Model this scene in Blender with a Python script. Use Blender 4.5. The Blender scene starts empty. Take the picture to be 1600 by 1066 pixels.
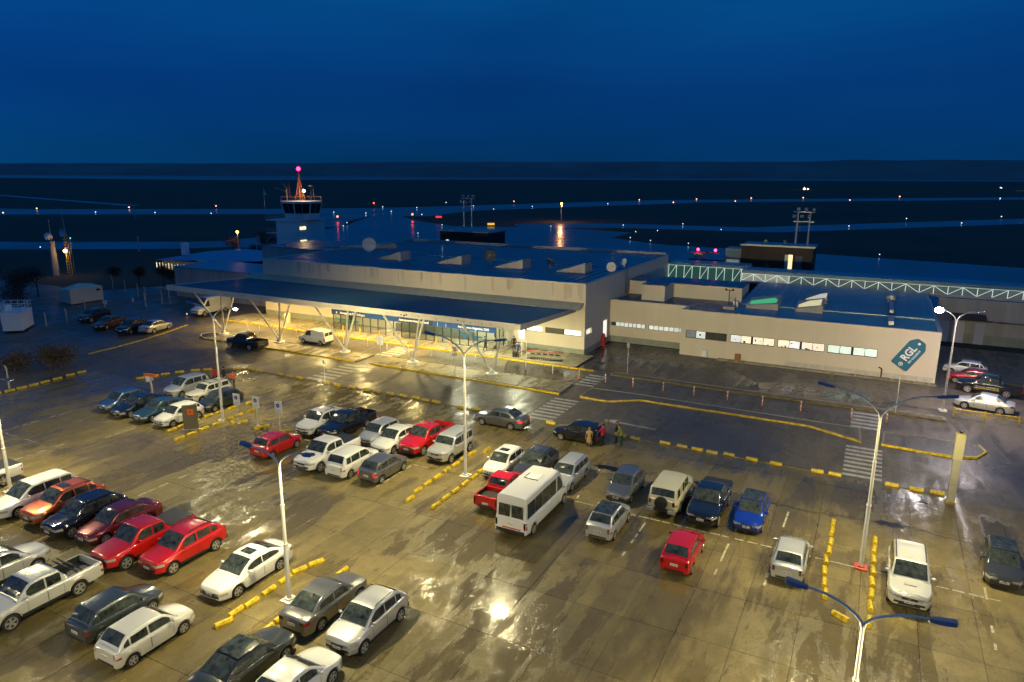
import bpy, bmesh, math, random
from mathutils import Vector, Matrix
R = math.radians
random.seed(7)
S = bpy.context.scene
COL = S.collection

# ------------------------------------------------------------------ camera
cd = bpy.data.cameras.new('camera'); cam = bpy.data.objects.new('camera', cd); COL.objects.link(cam)
cd.sensor_width = 36; cd.lens = 1100 / 1600 * 36; cd.clip_start = .5; cd.clip_end = 40000
cam.matrix_world = (Matrix.Translation((0, 0, 20)) @ Matrix.Rotation(R(27.3), 4, 'Z')
                    @ Matrix.Rotation(R(90) - math.atan(260 / 1100), 4, 'X') @ Matrix.Rotation(R(.3), 4, 'Z'))
S.camera = cam

# ------------------------------------------------------------------ world: dusk sky
w = bpy.data.worlds.new('World'); S.world = w; w.use_nodes = True
nt = w.node_tree; nt.nodes.clear()
def wn(t): return nt.nodes.new(t)
sky = wn('ShaderNodeTexSky'); sky.sky_type = 'NISHITA'; sky.sun_disc = False
sky.sun_elevation = R(4); sky.sun_rotation = R(250); sky.dust_density = .3; sky.ozone_density = 5
tint = wn('ShaderNodeMix'); tint.data_type = 'RGBA'; tint.blend_type = 'MULTIPLY'; tint.inputs[0].default_value = 1
tint.inputs[7].default_value = (0, .012, .05, 1)
tc = wn('ShaderNodeTexCoord'); sp = wn('ShaderNodeSeparateXYZ'); rp = wn('ShaderNodeValToRGB')
# blue hour: the sky behind the hills is dim, deep blue, and brightens towards the zenith
els = [(0.0, (.0008, .0265, .112)), (.045, (.0008, .0235, .094)), (.11, (.001, .0225, .078)), (.16, (.001, .034, .104)), (.235, (.001, .060, .160)), (.5, (.006, .068, .185)), (1.0, (.016, .078, .20))]
cr = rp.color_ramp
while len(cr.elements) < len(els): cr.elements.new(.5)
for e, (p, c) in zip(cr.elements, els): e.position = p; e.color = (*c, 1)
mp = wn('ShaderNodeMapping'); mp.inputs[3].default_value = (1, 1, 4.5)
nz = wn('ShaderNodeTexNoise'); nz.inputs['Scale'].default_value = 1.7; nz.inputs['Detail'].default_value = 3; nz.inputs['Roughness'].default_value = .45
mr = wn('ShaderNodeMapRange'); mr.inputs[1].default_value = .3; mr.inputs[2].default_value = .7; mr.inputs[3].default_value = .68; mr.inputs[4].default_value = 1.28
cl = wn('ShaderNodeMix'); cl.data_type = 'RGBA'; cl.blend_type = 'MULTIPLY'; cl.inputs[0].default_value = 1
ad = wn('ShaderNodeMix'); ad.data_type = 'RGBA'; ad.blend_type = 'ADD'; ad.inputs[0].default_value = 1
bg = wn('ShaderNodeBackground'); bg.inputs[1].default_value = 1.0
out = wn('ShaderNodeOutputWorld')
L = nt.links.new
L(tc.outputs['Generated'], sp.inputs[0]); L(sp.outputs[2], rp.inputs[0]); L(sky.outputs[0], tint.inputs[6])
L(tc.outputs['Generated'], mp.inputs[0]); L(mp.outputs[0], nz.inputs[0]); L(nz.outputs[0], mr.inputs[0])
L(rp.outputs[0], cl.inputs[6]); L(mr.outputs[0], cl.inputs[7]); L(cl.outputs[2], ad.inputs[6]); L(tint.outputs[2], ad.inputs[7]); L(ad.outputs[2], bg.inputs[0]); L(bg.outputs[0], out.inputs[0])
SKY = bg
S.view_settings.view_transform = 'Standard'; S.view_settings.look = 'None'; S.view_settings.gamma = 1; S.view_settings.exposure = 0
S.view_settings.use_curve_mapping = False
S.render.engine = 'CYCLES'; S.cycles.use_denoising = True; S.cycles.max_bounces = 6; S.cycles.diffuse_bounces = 2
S.cycles.glossy_bounces = 3; S.cycles.transmission_bounces = 4; S.cycles.sample_clamp_indirect = 4; S.cycles.caustics_reflective = False
WARM = (1, .86, .43); WARMW = (1, .80, .42); COOL = (.95, .97, 1.0)

# ------------------------------------------------------------------ materials
MATS = {}
def mat(name, col, rough=.5, metal=0, coat=0, var=0, vs=1.0, bump=0, bs=20, emit=None, es=0, spec=.5, alpha=1, stretch=None, world=False, rvar=0, ior=None, trans=0):
    if name in MATS: return MATS[name]
    m = bpy.data.materials.new(name); m.use_nodes = True; t = m.node_tree; b = t.nodes['Principled BSDF']
    b.inputs['Base Color'].default_value = (*col, 1); b.inputs['Roughness'].default_value = rough
    b.inputs['Metallic'].default_value = metal; b.inputs['Coat Weight'].default_value = coat
    b.inputs['Coat Roughness'].default_value = .08; b.inputs['Specular IOR Level'].default_value = spec
    if trans: b.inputs['Transmission Weight'].default_value = trans
    if alpha < 1: b.inputs['Alpha'].default_value = alpha
    if emit: b.inputs['Emission Color'].default_value = (*emit, 1); b.inputs['Emission Strength'].default_value = es
    if var or bump or rvar:
        if world: co = t.nodes.new('ShaderNodeNewGeometry').outputs['Position']
        else: co = t.nodes.new('ShaderNodeTexCoord').outputs['Object']
        mpn = t.nodes.new('ShaderNodeMapping'); t.links.new(co, mpn.inputs[0])
        if stretch: mpn.inputs[3].default_value = stretch
        if var or rvar:
            n = t.nodes.new('ShaderNodeTexNoise'); n.inputs['Scale'].default_value = vs; n.inputs['Detail'].default_value = 6; n.inputs['Roughness'].default_value = .62
            t.links.new(mpn.outputs[0], n.inputs[0])
            if var:
                r = t.nodes.new('ShaderNodeMapRange'); r.inputs[1].default_value = .3; r.inputs[2].default_value = .7; r.inputs[3].default_value = 1 - var; r.inputs[4].default_value = 1 + var * .6
                x = t.nodes.new('ShaderNodeMix'); x.data_type = 'RGBA'; x.blend_type = 'MULTIPLY'; x.inputs[0].default_value = 1; x.inputs[6].default_value = (*col, 1)
                t.links.new(n.outputs[0], r.inputs[0]); t.links.new(r.outputs[0], x.inputs[7]); t.links.new(x.outputs[2], b.inputs['Base Color'])
            if rvar:
                r = t.nodes.new('ShaderNodeMapRange'); r.inputs[1].default_value = .35; r.inputs[2].default_value = .65; r.inputs[3].default_value = max(.03, rough - rvar); r.inputs[4].default_value = rough + rvar
                t.links.new(n.outputs[0], r.inputs[0]); t.links.new(r.outputs[0], b.inputs['Roughness'])
        if bump:
            n2 = t.nodes.new('ShaderNodeTexNoise'); n2.inputs['Scale'].default_value = bs; n2.inputs['Detail'].default_value = 4
            t.links.new(mpn.outputs[0], n2.inputs[0])
            bp = t.nodes.new('ShaderNodeBump'); bp.inputs['Strength'].default_value = bump; bp.inputs['Distance'].default_value = .02
            t.links.new(n2.outputs[0], bp.inputs['Height']); t.links.new(bp.outputs[0], b.inputs['Normal'])
    MATS[name] = m; return m

def wet_ground(name, dry, wet, slab=False, streak=(1, .16, 1), wetness=.5, gloss=.1, dryr=.55, soft=0):
    """wet paving: dark stains, long sweeping streaks, glossy puddled areas and fine grit"""
    m = bpy.data.materials.new(name); m.use_nodes = True; t = m.node_tree; b = t.nodes['Principled BSDF']; N = t.nodes.new; K = t.links.new
    pos = N('ShaderNodeNewGeometry').outputs['Position']
    def noise(scale, det=6, st=None, dist=0, rough=.6, off=(0, 0, 0)):
        mp = N('ShaderNodeMapping'); K(pos, mp.inputs[0]); mp.inputs[1].default_value = off
        if st: mp.inputs[3].default_value = st
        n = N('ShaderNodeTexNoise'); n.inputs['Scale'].default_value = scale; n.inputs['Detail'].default_value = det
        n.inputs['Distortion'].default_value = dist; n.inputs['Roughness'].default_value = rough; K(mp.outputs[0], n.inputs[0]); return n.outputs[0]
    def ramp(x, a, c, lo=0., hi=1.):
        r = N('ShaderNodeMapRange'); r.inputs[1].default_value = a; r.inputs[2].default_value = c; r.inputs[3].default_value = lo; r.inputs[4].default_value = hi
        r.interpolation_type = 'SMOOTHSTEP'; K(x, r.inputs[0]); return r.outputs[0]
    def mth(op, a, c):
        n = N('ShaderNodeMath'); n.operation = op; n.use_clamp = True
        for i, v in enumerate((a, c)):
            if isinstance(v, (int, float)): n.inputs[i].default_value = v
            else: K(v, n.inputs[i])
        return n.outputs[0]
    big = noise(.10, 3, None, .4)
    strk = noise(.9, 7, streak, .6, .65)
    blot = noise(.55, 8, None, 1.4, .68, (31, 7, 0))
    fine = noise(7, 6, None, 0, .7)
    wetm = mth('ADD', mth('MULTIPLY', ramp(big, .36, .62), .65), mth('MULTIPLY', ramp(strk, .40, .66), .55))
    wetm = ramp(wetm, .62 - wetness * .45, 1.02 - wetness * .35)
    pud = mth('MULTIPLY', ramp(blot, .44, .66) if soft else ramp(mth('ADD', mth('MULTIPLY', blot, .5), mth('MULTIPLY', strk, .5)), .465, .53), ramp(big, .36, .60) if soft else ramp(big, .40, .50))          # standing film of water
    mixc = N('ShaderNodeMix'); mixc.data_type = 'RGBA'; mixc.inputs[6].default_value = (*dry, 1); mixc.inputs[7].default_value = (*wet, 1); K(wetm, mixc.inputs[0])
    stain = N('ShaderNodeMix'); stain.data_type = 'RGBA'; stain.blend_type = 'MULTIPLY'; stain.inputs[0].default_value = 1
    K(mixc.outputs[2], stain.inputs[6]); K(ramp(mth('ADD', mth('MULTIPLY', blot, .55), mth('MULTIPLY', strk, .45)), .34, .60, .66, 1.16), stain.inputs[7])
    st2 = N('ShaderNodeMix'); st2.data_type = 'RGBA'; st2.blend_type = 'MULTIPLY'; st2.inputs[0].default_value = 1
    K(stain.outputs[2], st2.inputs[6]); K(ramp(fine, .3, .7, .86, 1.1), st2.inputs[7]); last = st2.outputs[2]
    if slab:
        oi = N('ShaderNodeObjectInfo'); s3 = N('ShaderNodeMix'); s3.data_type = 'RGBA'; s3.blend_type = 'MULTIPLY'; s3.inputs[0].default_value = 1
        K(last, s3.inputs[6]); K(ramp(oi.outputs['Random'], 0, 1, .86, 1.1), s3.inputs[7]); last = s3.outputs[2]
    K(last, b.inputs['Base Color'])
    fr = noise(3.2, 7, (1, .5, 1), 1.0, .72, (5, 3, 0))
    r1 = mth('ADD', mth('SUBTRACT', dryr, mth('MULTIPLY', wetm, dryr - (.19 if not soft else .26))), ramp(fr, .36, .64, 0, .14))
    pud = mth('MULTIPLY', pud, ramp(fr, .30, .52)) if not soft else pud
    r2 = N('ShaderNodeMix'); r2.data_type = 'FLOAT'; K(pud, r2.inputs[0]); K(r1, r2.inputs[2]); r2.inputs[3].default_value = gloss
    K(r2.outputs[0], b.inputs['Roughness'])
    bst = mth('MULTIPLY', mth('SUBTRACT', 1.0, mth('MULTIPLY', pud, .9)), .55)
    bp = N('ShaderNodeBump'); bp.inputs['Distance'].default_value = .02; bp.inputs['Strength'].default_value = .6
    hn = noise(7, 6, None, 0, .72); K(hn, bp.inputs['Height']); K(bst, bp.inputs['Strength'])
    bp2 = N('ShaderNodeBump'); bp2.inputs['Distance'].default_value = .05; bp2.inputs['Strength'].default_value = .55
    K(noise(2.0, 6, (1, .45, 1), .8, .65), bp2.inputs['Height']); K(bst, bp2.inputs['Strength']); K(bp.outputs[0], bp2.inputs['Normal']); K(bp2.outputs[0], b.inputs['Normal'])
    MATS[name] = m; return m

CONC = wet_ground('wet_concrete', (.222, .172, .068), (.136, .105, .042), slab=True, wetness=.62)
CONCB = wet_ground('wet_concrete_base', (.06, .05, .03), (.03, .025, .015))
LANE = wet_ground('wet_lane_surface', (.175, .142, .066), (.115, .094, .046), wetness=.6, gloss=.12)
ASPH = wet_ground('wet_asphalt', (.135, .112, .080), (.090, .076, .056), wetness=.55, gloss=.30, soft=1)
PLAZA = wet_ground('wet_plaza', (.05, .046, .040), (.03, .028, .026), wetness=.9, gloss=.07, dryr=.3)
PAVE = wet_ground('paving', (.33, .28, .17), (.22, .185, .11), slab=True, wetness=.3)
GRASS = mat('dark_steppe', (.045, .042, .02), .95, var=.5, vs=.02, world=True)
APRON = mat('wet_apron', (.05, .055, .06), .22, var=.25, vs=.05, bump=.3, bs=1.2, world=True, rvar=.1, stretch=(1, .3, 1))
STEPPE = mat('hill_scrub', (.18, .18, .18), .95, var=.3, vs=.002, world=True)
WATER = mat('estuary_water', (.02, .03, .04), .12)
YEL = mat('yellow_paint', (.72, .50, .02), .5, var=.7, vs=6, bump=.3, bs=30)
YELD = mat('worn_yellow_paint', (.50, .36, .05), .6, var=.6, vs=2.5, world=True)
WHP = mat('white_road_paint', (.50, .48, .40), .6, var=.45, vs=3, world=True)
WALL = mat('cream_render', (.70, .60, .45), .75, var=.05, vs=.8, stretch=(1, 1, .14), bump=.15, bs=40)
WALLG = mat('grey_render', (.42, .38, .34), .75, var=.2, vs=.8, stretch=(1, 1, .14))
DADO = mat('grey_green_dado', (.30, .31, .25), .7, var=.2, vs=1)
CAP = mat('parapet_capping', (.55, .5, .45), .4, metal=.3)
ROOF = mat('blue_sheet_roof', (.10, .27, .34), .34, var=.2, vs=.3, bump=.15, bs=3)
ROOFD = mat('wet_flat_roof', (.06, .09, .13), .3, var=.3, vs=.5, rvar=.12)
ROOFG = mat('grey_lean_roof', (.44, .42, .30), .45, var=.2, vs=.6)
WSTEEL = mat('white_steel', (.80, .77, .68), .4, var=.06, vs=4)
FASC = mat('canopy_fascia_paint', (.78, .72, .58), .5, var=.10, vs=1.2)
RUST = mat('rust_hole', (.10, .045, .02), .9)
GALV = mat('galvanised_steel', (.50, .50, .48), .42, metal=.4, var=.1, vs=6)
BLK = mat('black_rubber', (.012, .012, .013), .75)
DARKM = mat('dark_frame', (.02, .02, .022), .4)
PLASTIC = mat('black_plastic', (.02, .02, .021), .5)
RIM = mat('alloy_rim', (.62, .60, .56), .3, metal=.7)
RIMH = mat('rim_hollow', (.04, .04, .04), .5)
CGLASS = mat('car_glass', (.045, .055, .050), .07, spec=.6, var=.85, vs=3.5)
TGLASS = mat('tinted_glass', (.03, .008, .008), .06, spec=.8)
HEADL = mat('headlamp_glass', (.55, .55, .52), .12, metal=.35, coat=1)
TAILR = mat('tail_lamp_red', (.35, .01, .015), .18, coat=1)
REDLIT = mat('tail_lamp_lit', (.5, .02, .02), .2, emit=(1, .03, .05), es=1.2)
PLATE = mat('number_plate', (.72, .72, .68), .4); PLATED = mat('plate_letters', (.03, .03, .03), .5)
CHROME = mat('chrome_trim', (.75, .75, .73), .15, metal=1)
BROWN = mat('brown_cladding', (.05, .022, .012), .6, var=.3, vs=1.5)
NAVY = mat('navy_sign_band', (.01, .03, .13), .4); NAVYL = mat('blue_sign_band', (.01, .06, .24), .4)
SIGNW = mat('sign_white', (.82, .82, .80), .45); SIGNB = mat('sign_blue', (.01, .05, .25), .4); LETW = mat('sign_letters', (.85, .85, .80), .5)
TEAL = mat('teal_tag', (.004, .13, .21), .45, var=.12, vs=2)
LITW = mat('lit_window', (.8, .8, .75), .3, emit=(1, .95, .80), es=.95, var=.0); TOWW = mat('tower_white', (.88, .82, .76), .7, var=.1, vs=.6, stretch=(1, 1, .2))
LITG = mat('lit_corridor_glass', (.03, .07, .06), .15, emit=(.09, .26, .21), es=.22); LITG2 = mat('dim_corridor_glass', (.06, .08, .09), .15, emit=(.20, .27, .27), es=.22)
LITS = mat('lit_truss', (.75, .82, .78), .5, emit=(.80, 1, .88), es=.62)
LITB = mat('lit_corridor_panel', (.4, .4, .36), .4, emit=(.75, .74, .62), es=.22, var=.5, vs=2)
GLS = mat('entrance_glass', (.05, .07, .05), .05, alpha=.22, spec=.6)
RED = mat('red_paint', (.5, .02, .02), .4); ORG = mat('orange_paint', (.85, .16, .02), .5)
LENSW = mat('lamp_lens_warm', (1, .9, .6), .3, emit=WARM, es=9); LENSC = mat('lamp_lens_cold', (1, 1, 1), .3, emit=(1, .9, .88), es=160)
LEAF = mat('dark_leaves', (.040, .032, .016), .8, var=.5, vs=4); BARK = mat('bark', (.08, .055, .035), .9, var=.3, vs=8)

# ------------------------------------------------------------------ mesh helpers
class MB:
    def __init__(s): s.v = []; s.f = []; s.m = []; s.cm = 0
    def add(s, vs, fs):
        o = len(s.v); s.v += [tuple(p) for p in vs]
        for f in fs: s.f.append(tuple(i + o for i in f)); s.m.append(s.cm)
        return s
    def box(s, x0, x1, y0, y1, z0, z1):
        return s.add([(x0, y0, z0), (x1, y0, z0), (x1, y1, z0), (x0, y1, z0), (x0, y0, z1), (x1, y0, z1), (x1, y1, z1), (x0, y1, z1)],
                     [(0, 3, 2, 1), (4, 5, 6, 7), (0, 1, 5, 4), (1, 2, 6, 5), (2, 3, 7, 6), (3, 0, 4, 7)])
    def cbox(s, c, size, mx=None):
        hx, hy, hz = [q / 2 for q in size]; vs = []
        for dz in (-hz, hz):
            for dx, dy in ((-hx, -hy), (hx, -hy), (hx, hy), (-hx, hy)):
                p = Vector((dx, dy, dz)); p = (mx @ p) if mx else p; vs.append(tuple(p + Vector(c)))
        return s.add(vs, [(0, 3, 2, 1), (4, 5, 6, 7), (0, 1, 5, 4), (1, 2, 6, 5), (2, 3, 7, 6), (3, 0, 4, 7)])
    def tube(s, a, b, r0, r1=None, n=8, cap=True):
        r1 = r0 if r1 is None else r1; a = Vector(a); b = Vector(b); d = (b - a).normalized()
        u = d.orthogonal().normalized(); w_ = d.cross(u); vs = []
        for p, r in ((a, r0), (b, r1)):
            for k in range(n):
                t = 2 * math.pi * k / n; vs.append(p + u * math.cos(t) * r + w_ * math.sin(t) * r)
        fs = [(k, (k + 1) % n, n + (k + 1) % n, n + k) for k in range(n)]
        if cap: fs += [tuple(range(n))[::-1], tuple(range(n, 2 * n))]
        return s.add(vs, fs)
    def path(s, pts, r, n=8):
        for i in range(len(pts) - 1): s.tube(pts[i], pts[i + 1], r if not isinstance(r, (list, tuple)) else r[i], r if not isinstance(r, (list, tuple)) else r[i + 1], n)
        return s
    def lathe(s, prof, c=(0, 0, 0), axis='Z', n=20):
        vs = []
        for (r, h) in prof:
            for k in range(n):
                t = 2 * math.pi * k / n; x, y = r * math.cos(t), r * math.sin(t)
                p = (x, y, h) if axis == 'Z' else (x, h, y)
                vs.append((p[0] + c[0], p[1] + c[1], p[2] + c[2]))
        fs = []
        for i in range(len(prof) - 1):
            for k in range(n):
                q = (i * n + k, i * n + (k + 1) % n, (i + 1) * n + (k + 1) % n, (i + 1) * n + k)
                fs.append(q if axis == 'Z' else q[::-1])
        return s.add(vs, fs)
    def prism(s, poly, z0, z1):
        n = len(poly)
        return s.add([(x, y, z0) for x, y in poly] + [(x, y, z1) for x, y in poly],
                     [tuple(range(n))[::-1], tuple(range(n, 2 * n))] + [(k, (k + 1) % n, n + (k + 1) % n, n + k) for k in range(n)])
    def sphere(s, c, r, n=10, m=6, sz=1):
        prof = [(max(.0005, r * math.sin(math.pi * i / m)), -r * sz * math.cos(math.pi * i / m)) for i in range(m + 1)]
        return s.lathe(prof, c, 'Z', n)
    def grid(s, rows):
        n = len(rows[0]); vs = [p for r in rows for p in r]
        return s.add(vs, [(i * n + j, i * n + j + 1, (i + 1) * n + j + 1, (i + 1) * n + j) for i in range(len(rows) - 1) for j in range(n - 1)])
    def mesh(s, name, mats, off=(0, 0, 0), smooth=0, norm=False):
        me = bpy.data.meshes.new(name)
        me.from_pydata([(x - off[0], y - off[1], z - off[2]) for x, y, z in s.v], [], s.f)
        for m_ in (mats if isinstance(mats, (list, tuple)) else [mats]): me.materials.append(m_)
        if any(s.m): me.polygons.foreach_set('material_index', s.m)
        if norm:
            bm = bmesh.new(); bm.from_mesh(me); bmesh.ops.remove_doubles(bm, verts=bm.verts, dist=.0004); bmesh.ops.recalc_face_normals(bm, faces=bm.faces); bm.to_mesh(me); bm.free()
        if smooth:
            me.shade_smooth(); me.set_sharp_from_angle(angle=R(smooth))
        me.update(); return me
    def build(s, name, mats, parent=None, world=True, smooth=0, norm=False, kind=None, label=None):
        off = tuple(parent['_o']) if (parent is not None and world and '_o' in parent) else (0, 0, 0)
        o = bpy.data.objects.new(name, s.mesh(name, mats, off, smooth, norm)); COL.objects.link(o)
        if parent is not None:
            o.parent = parent
            if '_o' in parent: o['_o'] = list(parent['_o'])
        if kind: o['kind'] = kind
        if label: o['label'] = label
        return o
ALLO = []
def thing(name, label, cat, loc=(0, 0, 0), rz=0, group=None):
    o = bpy.data.objects.new(name, None); COL.objects.link(o); o.location = loc; o.rotation_euler = (0, 0, rz); o.empty_display_size = .3
    o['label'] = label; o['category'] = cat; o['_o'] = list(loc) if rz == 0 else [0, 0, 0]
    if group: o['group'] = group
    ALLO.append(o); return o
def tag(o, label, cat, group=None):
    o['label'] = label; o['category'] = cat
    if group: o['group'] = group
    return o
def inst(src, parent, loc=None, rz=None, name=None, m=None):
    o = src.copy(); COL.objects.link(o); o.parent = parent
    if loc is not None: o.location = loc
    if rz is not None: o.rotation_euler = (0, 0, rz)
    if m: o.material_slots[0].link = 'OBJECT'; o.material_slots[0].material = m
    return o
def copy_thing(src, loc, rz=0, label=None, group=None):
    r = src.copy(); COL.objects.link(r); r.location = loc; r.rotation_euler = (0, 0, rz)
    if label: r['label'] = label
    if group: r['group'] = group
    for ch in src.children:
        c = ch.copy(); COL.objects.link(c); c.parent = r
        for g in ch.children:
            d = g.copy(); COL.objects.link(d); d.parent = c
    return r
def area(name, loc, size, power, color, rot=(0, 0, 0), parent=None, spread=180):
    l = bpy.data.lights.new(name, 'AREA'); l.shape = 'RECTANGLE'; l.size, l.size_y = size; l.energy = power; l.color = color; l.spread = R(spread)
    o = bpy.data.objects.new(name, l); COL.objects.link(o); o.location = loc; o.rotation_euler = rot
    if parent is not None: o.parent = parent
    return o
def text(body, size, mat_, parent, mx, name='lettering', bold=.0, align='CENTER', sx=1):
    c = bpy.data.curves.new(name, 'FONT'); c.body = body; c.size = size; c.align_x = align; c.align_y = 'CENTER'; c.extrude = .004; c.offset = bold; c.resolution_u = 3
    t = bpy.data.objects.new('tmp', c); COL.objects.link(t); dg = bpy.context.evaluated_depsgraph_get()
    me = bpy.data.meshes.new_from_object(t.evaluated_get(dg)); bpy.data.objects.remove(t)
    me.transform(Matrix.Scale(sx, 4, (1, 0, 0))); me.materials.clear(); me.materials.append(mat_); me.transform(mx)
    o = bpy.data.objects.new(name, me); COL.objects.link(o)
    if parent is not None: o.parent = parent
    return o
def FR(u, v, z, rot=0):   # frame for text on a wall facing -Y
    return Matrix.Translation((u, v, z)) @ Matrix.Rotation(R(90), 4, 'X') @ Matrix.Rotation(R(rot), 4, 'Z')
def rel(parent, p): return (p[0] - parent.location.x, p[1] - parent.location.y, p[2] - parent.location.z)

exec_order = []
# ------------------------------------------------------------------ ground, roads, airfield
def sheet(name, poly, z, m, kind='structure'):
    return MB().add([(x, y, z) for x, y in poly], [tuple(range(len(poly)))]).build(name, m, kind=kind, norm=False)
def strip(pts, wd):
    pts = [Vector(p) for p in pts]; l, r = [], []
    for i, p in enumerate(pts):
        d = (pts[min(i + 1, len(pts) - 1)] - pts[max(i - 1, 0)]).normalized(); n = Vector((-d.y, d.x)) * wd / 2
        l.append(p + n); r.append(p - n)
    return l + r[::-1]
sheet('ground', [(-14000, -200), (9000, -200), (9000, 14000), (-14000, 14000)], -.06, GRASS)
sheet('car_park_asphalt', [(-96, -12), (60, -12), (60, 58), (-92, 58), (-101, 50), (-104, 36)], -.020, ASPH)
sheet('access_road', [(-140, 62), (-106, 49), (-88, 40), (-88, 58), (60, 58), (60, 98), (-20, 98), (-20, 76), (-80, 73), (-84, 100), (-104, 100), (-120, 74), (-150, 74)], -.012, ASPH)
# concrete slabs of the car park, each its own piece
lot = sheet('parking_lot', [(-61.7, 9), (14.9, 9), (14.9, 48.3), (-61.7, 48.3)], -.010, CONCB)
sheet('lot_lane', [(-63.6, 48.3), (5.5, 48.3), (16, 47.6), (16, 48.9), (5.5, 50.1), (-44, 50.45), (-57, 50.4), (-60.8, 48.4)], -.004, LANE)
sheet('lot_lane', [(-70.4, 10), (-61.7, 10), (-61.7, 47.4), (-63.2, 44.8), (-64.0, 42.5), (-70.4, 42.5)], -.0045, LANE)
sheet('lot_lane', [(14.9, 10), (30, 10), (30, 46.5), (14.9, 48.3)], -.0045, LANE)
US, VS = 2.43, 4.03
def slab_proto(wd, dp, m, name='concrete_slab', h=.03):
    b = MB(); e = .012; c = .010
    b.add([(-wd/2+e, -dp/2+e, -h), (wd/2-e, -dp/2+e, -h), (wd/2-e, dp/2-e, -h), (-wd/2+e, dp/2-e, -h),
           (-wd/2+e, -dp/2+e, -c), (wd/2-e, -dp/2+e, -c), (wd/2-e, dp/2-e, -c), (-wd/2+e, dp/2-e, -c),
           (-wd/2+e+c, -dp/2+e+c, 0), (wd/2-e-c, -dp/2+e+c, 0), (wd/2-e-c, dp/2-e-c, 0), (-wd/2+e+c, dp/2-e-c, 0)],
          [(8, 9, 10, 11)] + [(a + 4, (a + 1) % 4 + 4, (a + 1) % 4 + 8, a + 8) for a in range(4)] + [(a, (a + 1) % 4, (a + 1) % 4 + 4, a + 4) for a in range(4)])
    return b.mesh(name, m)
sm = slab_proto(US, VS, CONC); first = True
for i in range(37):
    for j in range(9):
        u = 1.10 - US / 2 + (i - 29) * US + US; v = 14.0 + VS * j
        if u > 14.9 or u < -61.7: continue
        if j == 0 and (u < -34 or u > -8): continue
        o = bpy.data.objects.new('concrete_slab', sm); COL.objects.link(o); o.parent = lot
        o.location = (u, v, random.uniform(-.003, .003)); o.rotation_euler = (random.uniform(-.0006, .0006), random.uniform(-.0006, .0006), 0)
# tar-filled crack running along the edge of the lot
def crack(pts, label):
    b = MB(); P = []
    for (x, y, wd) in pts: P.append((x, y, wd))
    l = [(x, y + wd / 2, .004) for x, y, wd in P]; r = [(x, y - wd / 2, .004) for x, y, wd in P]
    b.grid([r, l]); o = b.build('tar_crack', mat('tar', (.003, .004, .007), .5), kind='stuff'); return o
random.seed(3); pts = []; x = -16.2
while x < 14:
    blob = .55 if (-16 < x < -13.6 or -8.9 < x < -7.9 or 1.6 < x < 3.2) else 0
    pts.append((x, 44.0 + .35 * math.sin(x * .5) + random.uniform(-.12, .12) - (x + 5) * .035, random.uniform(.05, .13) + blob * (.4 + .9 * random.random()))); x += random.uniform(.12, .4)
crack(pts, 'crack')
# stall markings
b = MB()
def line(x0, y0, x1, y1, wd=.11, z=.008):
    d = Vector((x1 - x0, y1 - y0)).normalized(); n = Vector((-d.y, d.x)) * wd / 2
    b.add([(x0 - n.x, y0 - n.y, z), (x1 - n.x, y1 - n.y, z), (x1 + n.x, y1 + n.y, z), (x0 + n.x, y0 + n.y, z)], [(0, 1, 2, 3)])
random.seed(5)
for (xa, ya, xb, yb) in [(-3.05, 42.9, -3.1, 40.7), (-3.1, 38.1, -3.2, 33.0), (-10.4, 38.2, -10.4, 33.0), (-5.55, 38, -5.6, 33.6), (6.64, 38.9, 6.5, 33.2), (4.1, 38, 4.05, 33.9),
        (-15.5, 43.5, -15.2, 38.3), (-13.0, 43.2, -13.0, 38.4), (-10.4, 43, -10.4, 38.4), (-7.9, 38, -7.9, 33.3), (9.0, 38.8, 9, 33.5), (-5.5, 42.8, -5.5, 38.6), (-12.9, 37.8, -12.9, 33.4),
        (-15.2, 38.15, 9.4, 37.8), (-39.8, 38.1, -26, 38.1), (-27.5, 34, -27.5, 38), (-30, 34.2, -30, 38), (-32.4, 34, -32.4, 38), (-35, 35, -35, 38), (-29.9, 42.6, -29.9, 38.4),
        (-56.5, 35, -56.5, 38), (-51.5, 31.2, -51.5, 34), (-60, 27.5, -60, 34), (-53, 24, -53, 29), (-40, 25, -40, 29.5)]:
    n = max(1, int(math.hypot(xb - xa, yb - ya) / .7))
    for k in range(n):
        if random.random() < .25: continue
        t0, t1 = k / n, (k + random.uniform(.55, 1.0)) / n
        line(xa + (xb - xa) * t0, ya + (yb - ya) * t0, xa + (xb - xa) * t1, ya + (yb - ya) * t1)
b.build('stall_marking', mat('faded_stall_paint', (.62, .56, .38), .6, var=.5, vs=5, world=True), kind='structure')
# arrow, crosswalks
def crosswalk(u0, u1, v0, v1, n):
    b_ = MB(); st = (v1 - v0) / n
    for k in range(n): b_.add([(u0, v0 + k * st, -.004), (u1, v0 + k * st, -.004), (u1, v0 + k * st + st * .5, -.004), (u0, v0 + k * st + st * .5, -.004)], [(0, 1, 2, 3)])
    b_.build('crosswalk_marking', WHP, kind='structure')
crosswalk(-49.6, -46.9, 50.9, 57.6, 7); crosswalk(-49.4, -46.8, 61.9, 66.3, 5); crosswalk(-24.9, -23.0, 61.7, 66.2, 5)
crosswalk(-24.9, -22.5, 50.9, 57.4, 8); crosswalk(-.45, 2.0, 50.6, 57.2, 8); crosswalk(-.35, 1.75, 61.4, 66.2, 5)
b = MB(); b.add([(-17.9, 53.2, -.004), (-14.3, 53.0, -.004), (-14.3, 53.2, -.004), (-17.9, 53.5, -.004)], [(0, 1, 2, 3)])
b.add([(-18.9, 53.4, -.003), (-17.7, 52.9, -.003), (-17.7, 53.9, -.003)], [(0, 1, 2)]); b.build('road_arrow', WHP, kind='structure')
b = MB()
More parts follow.
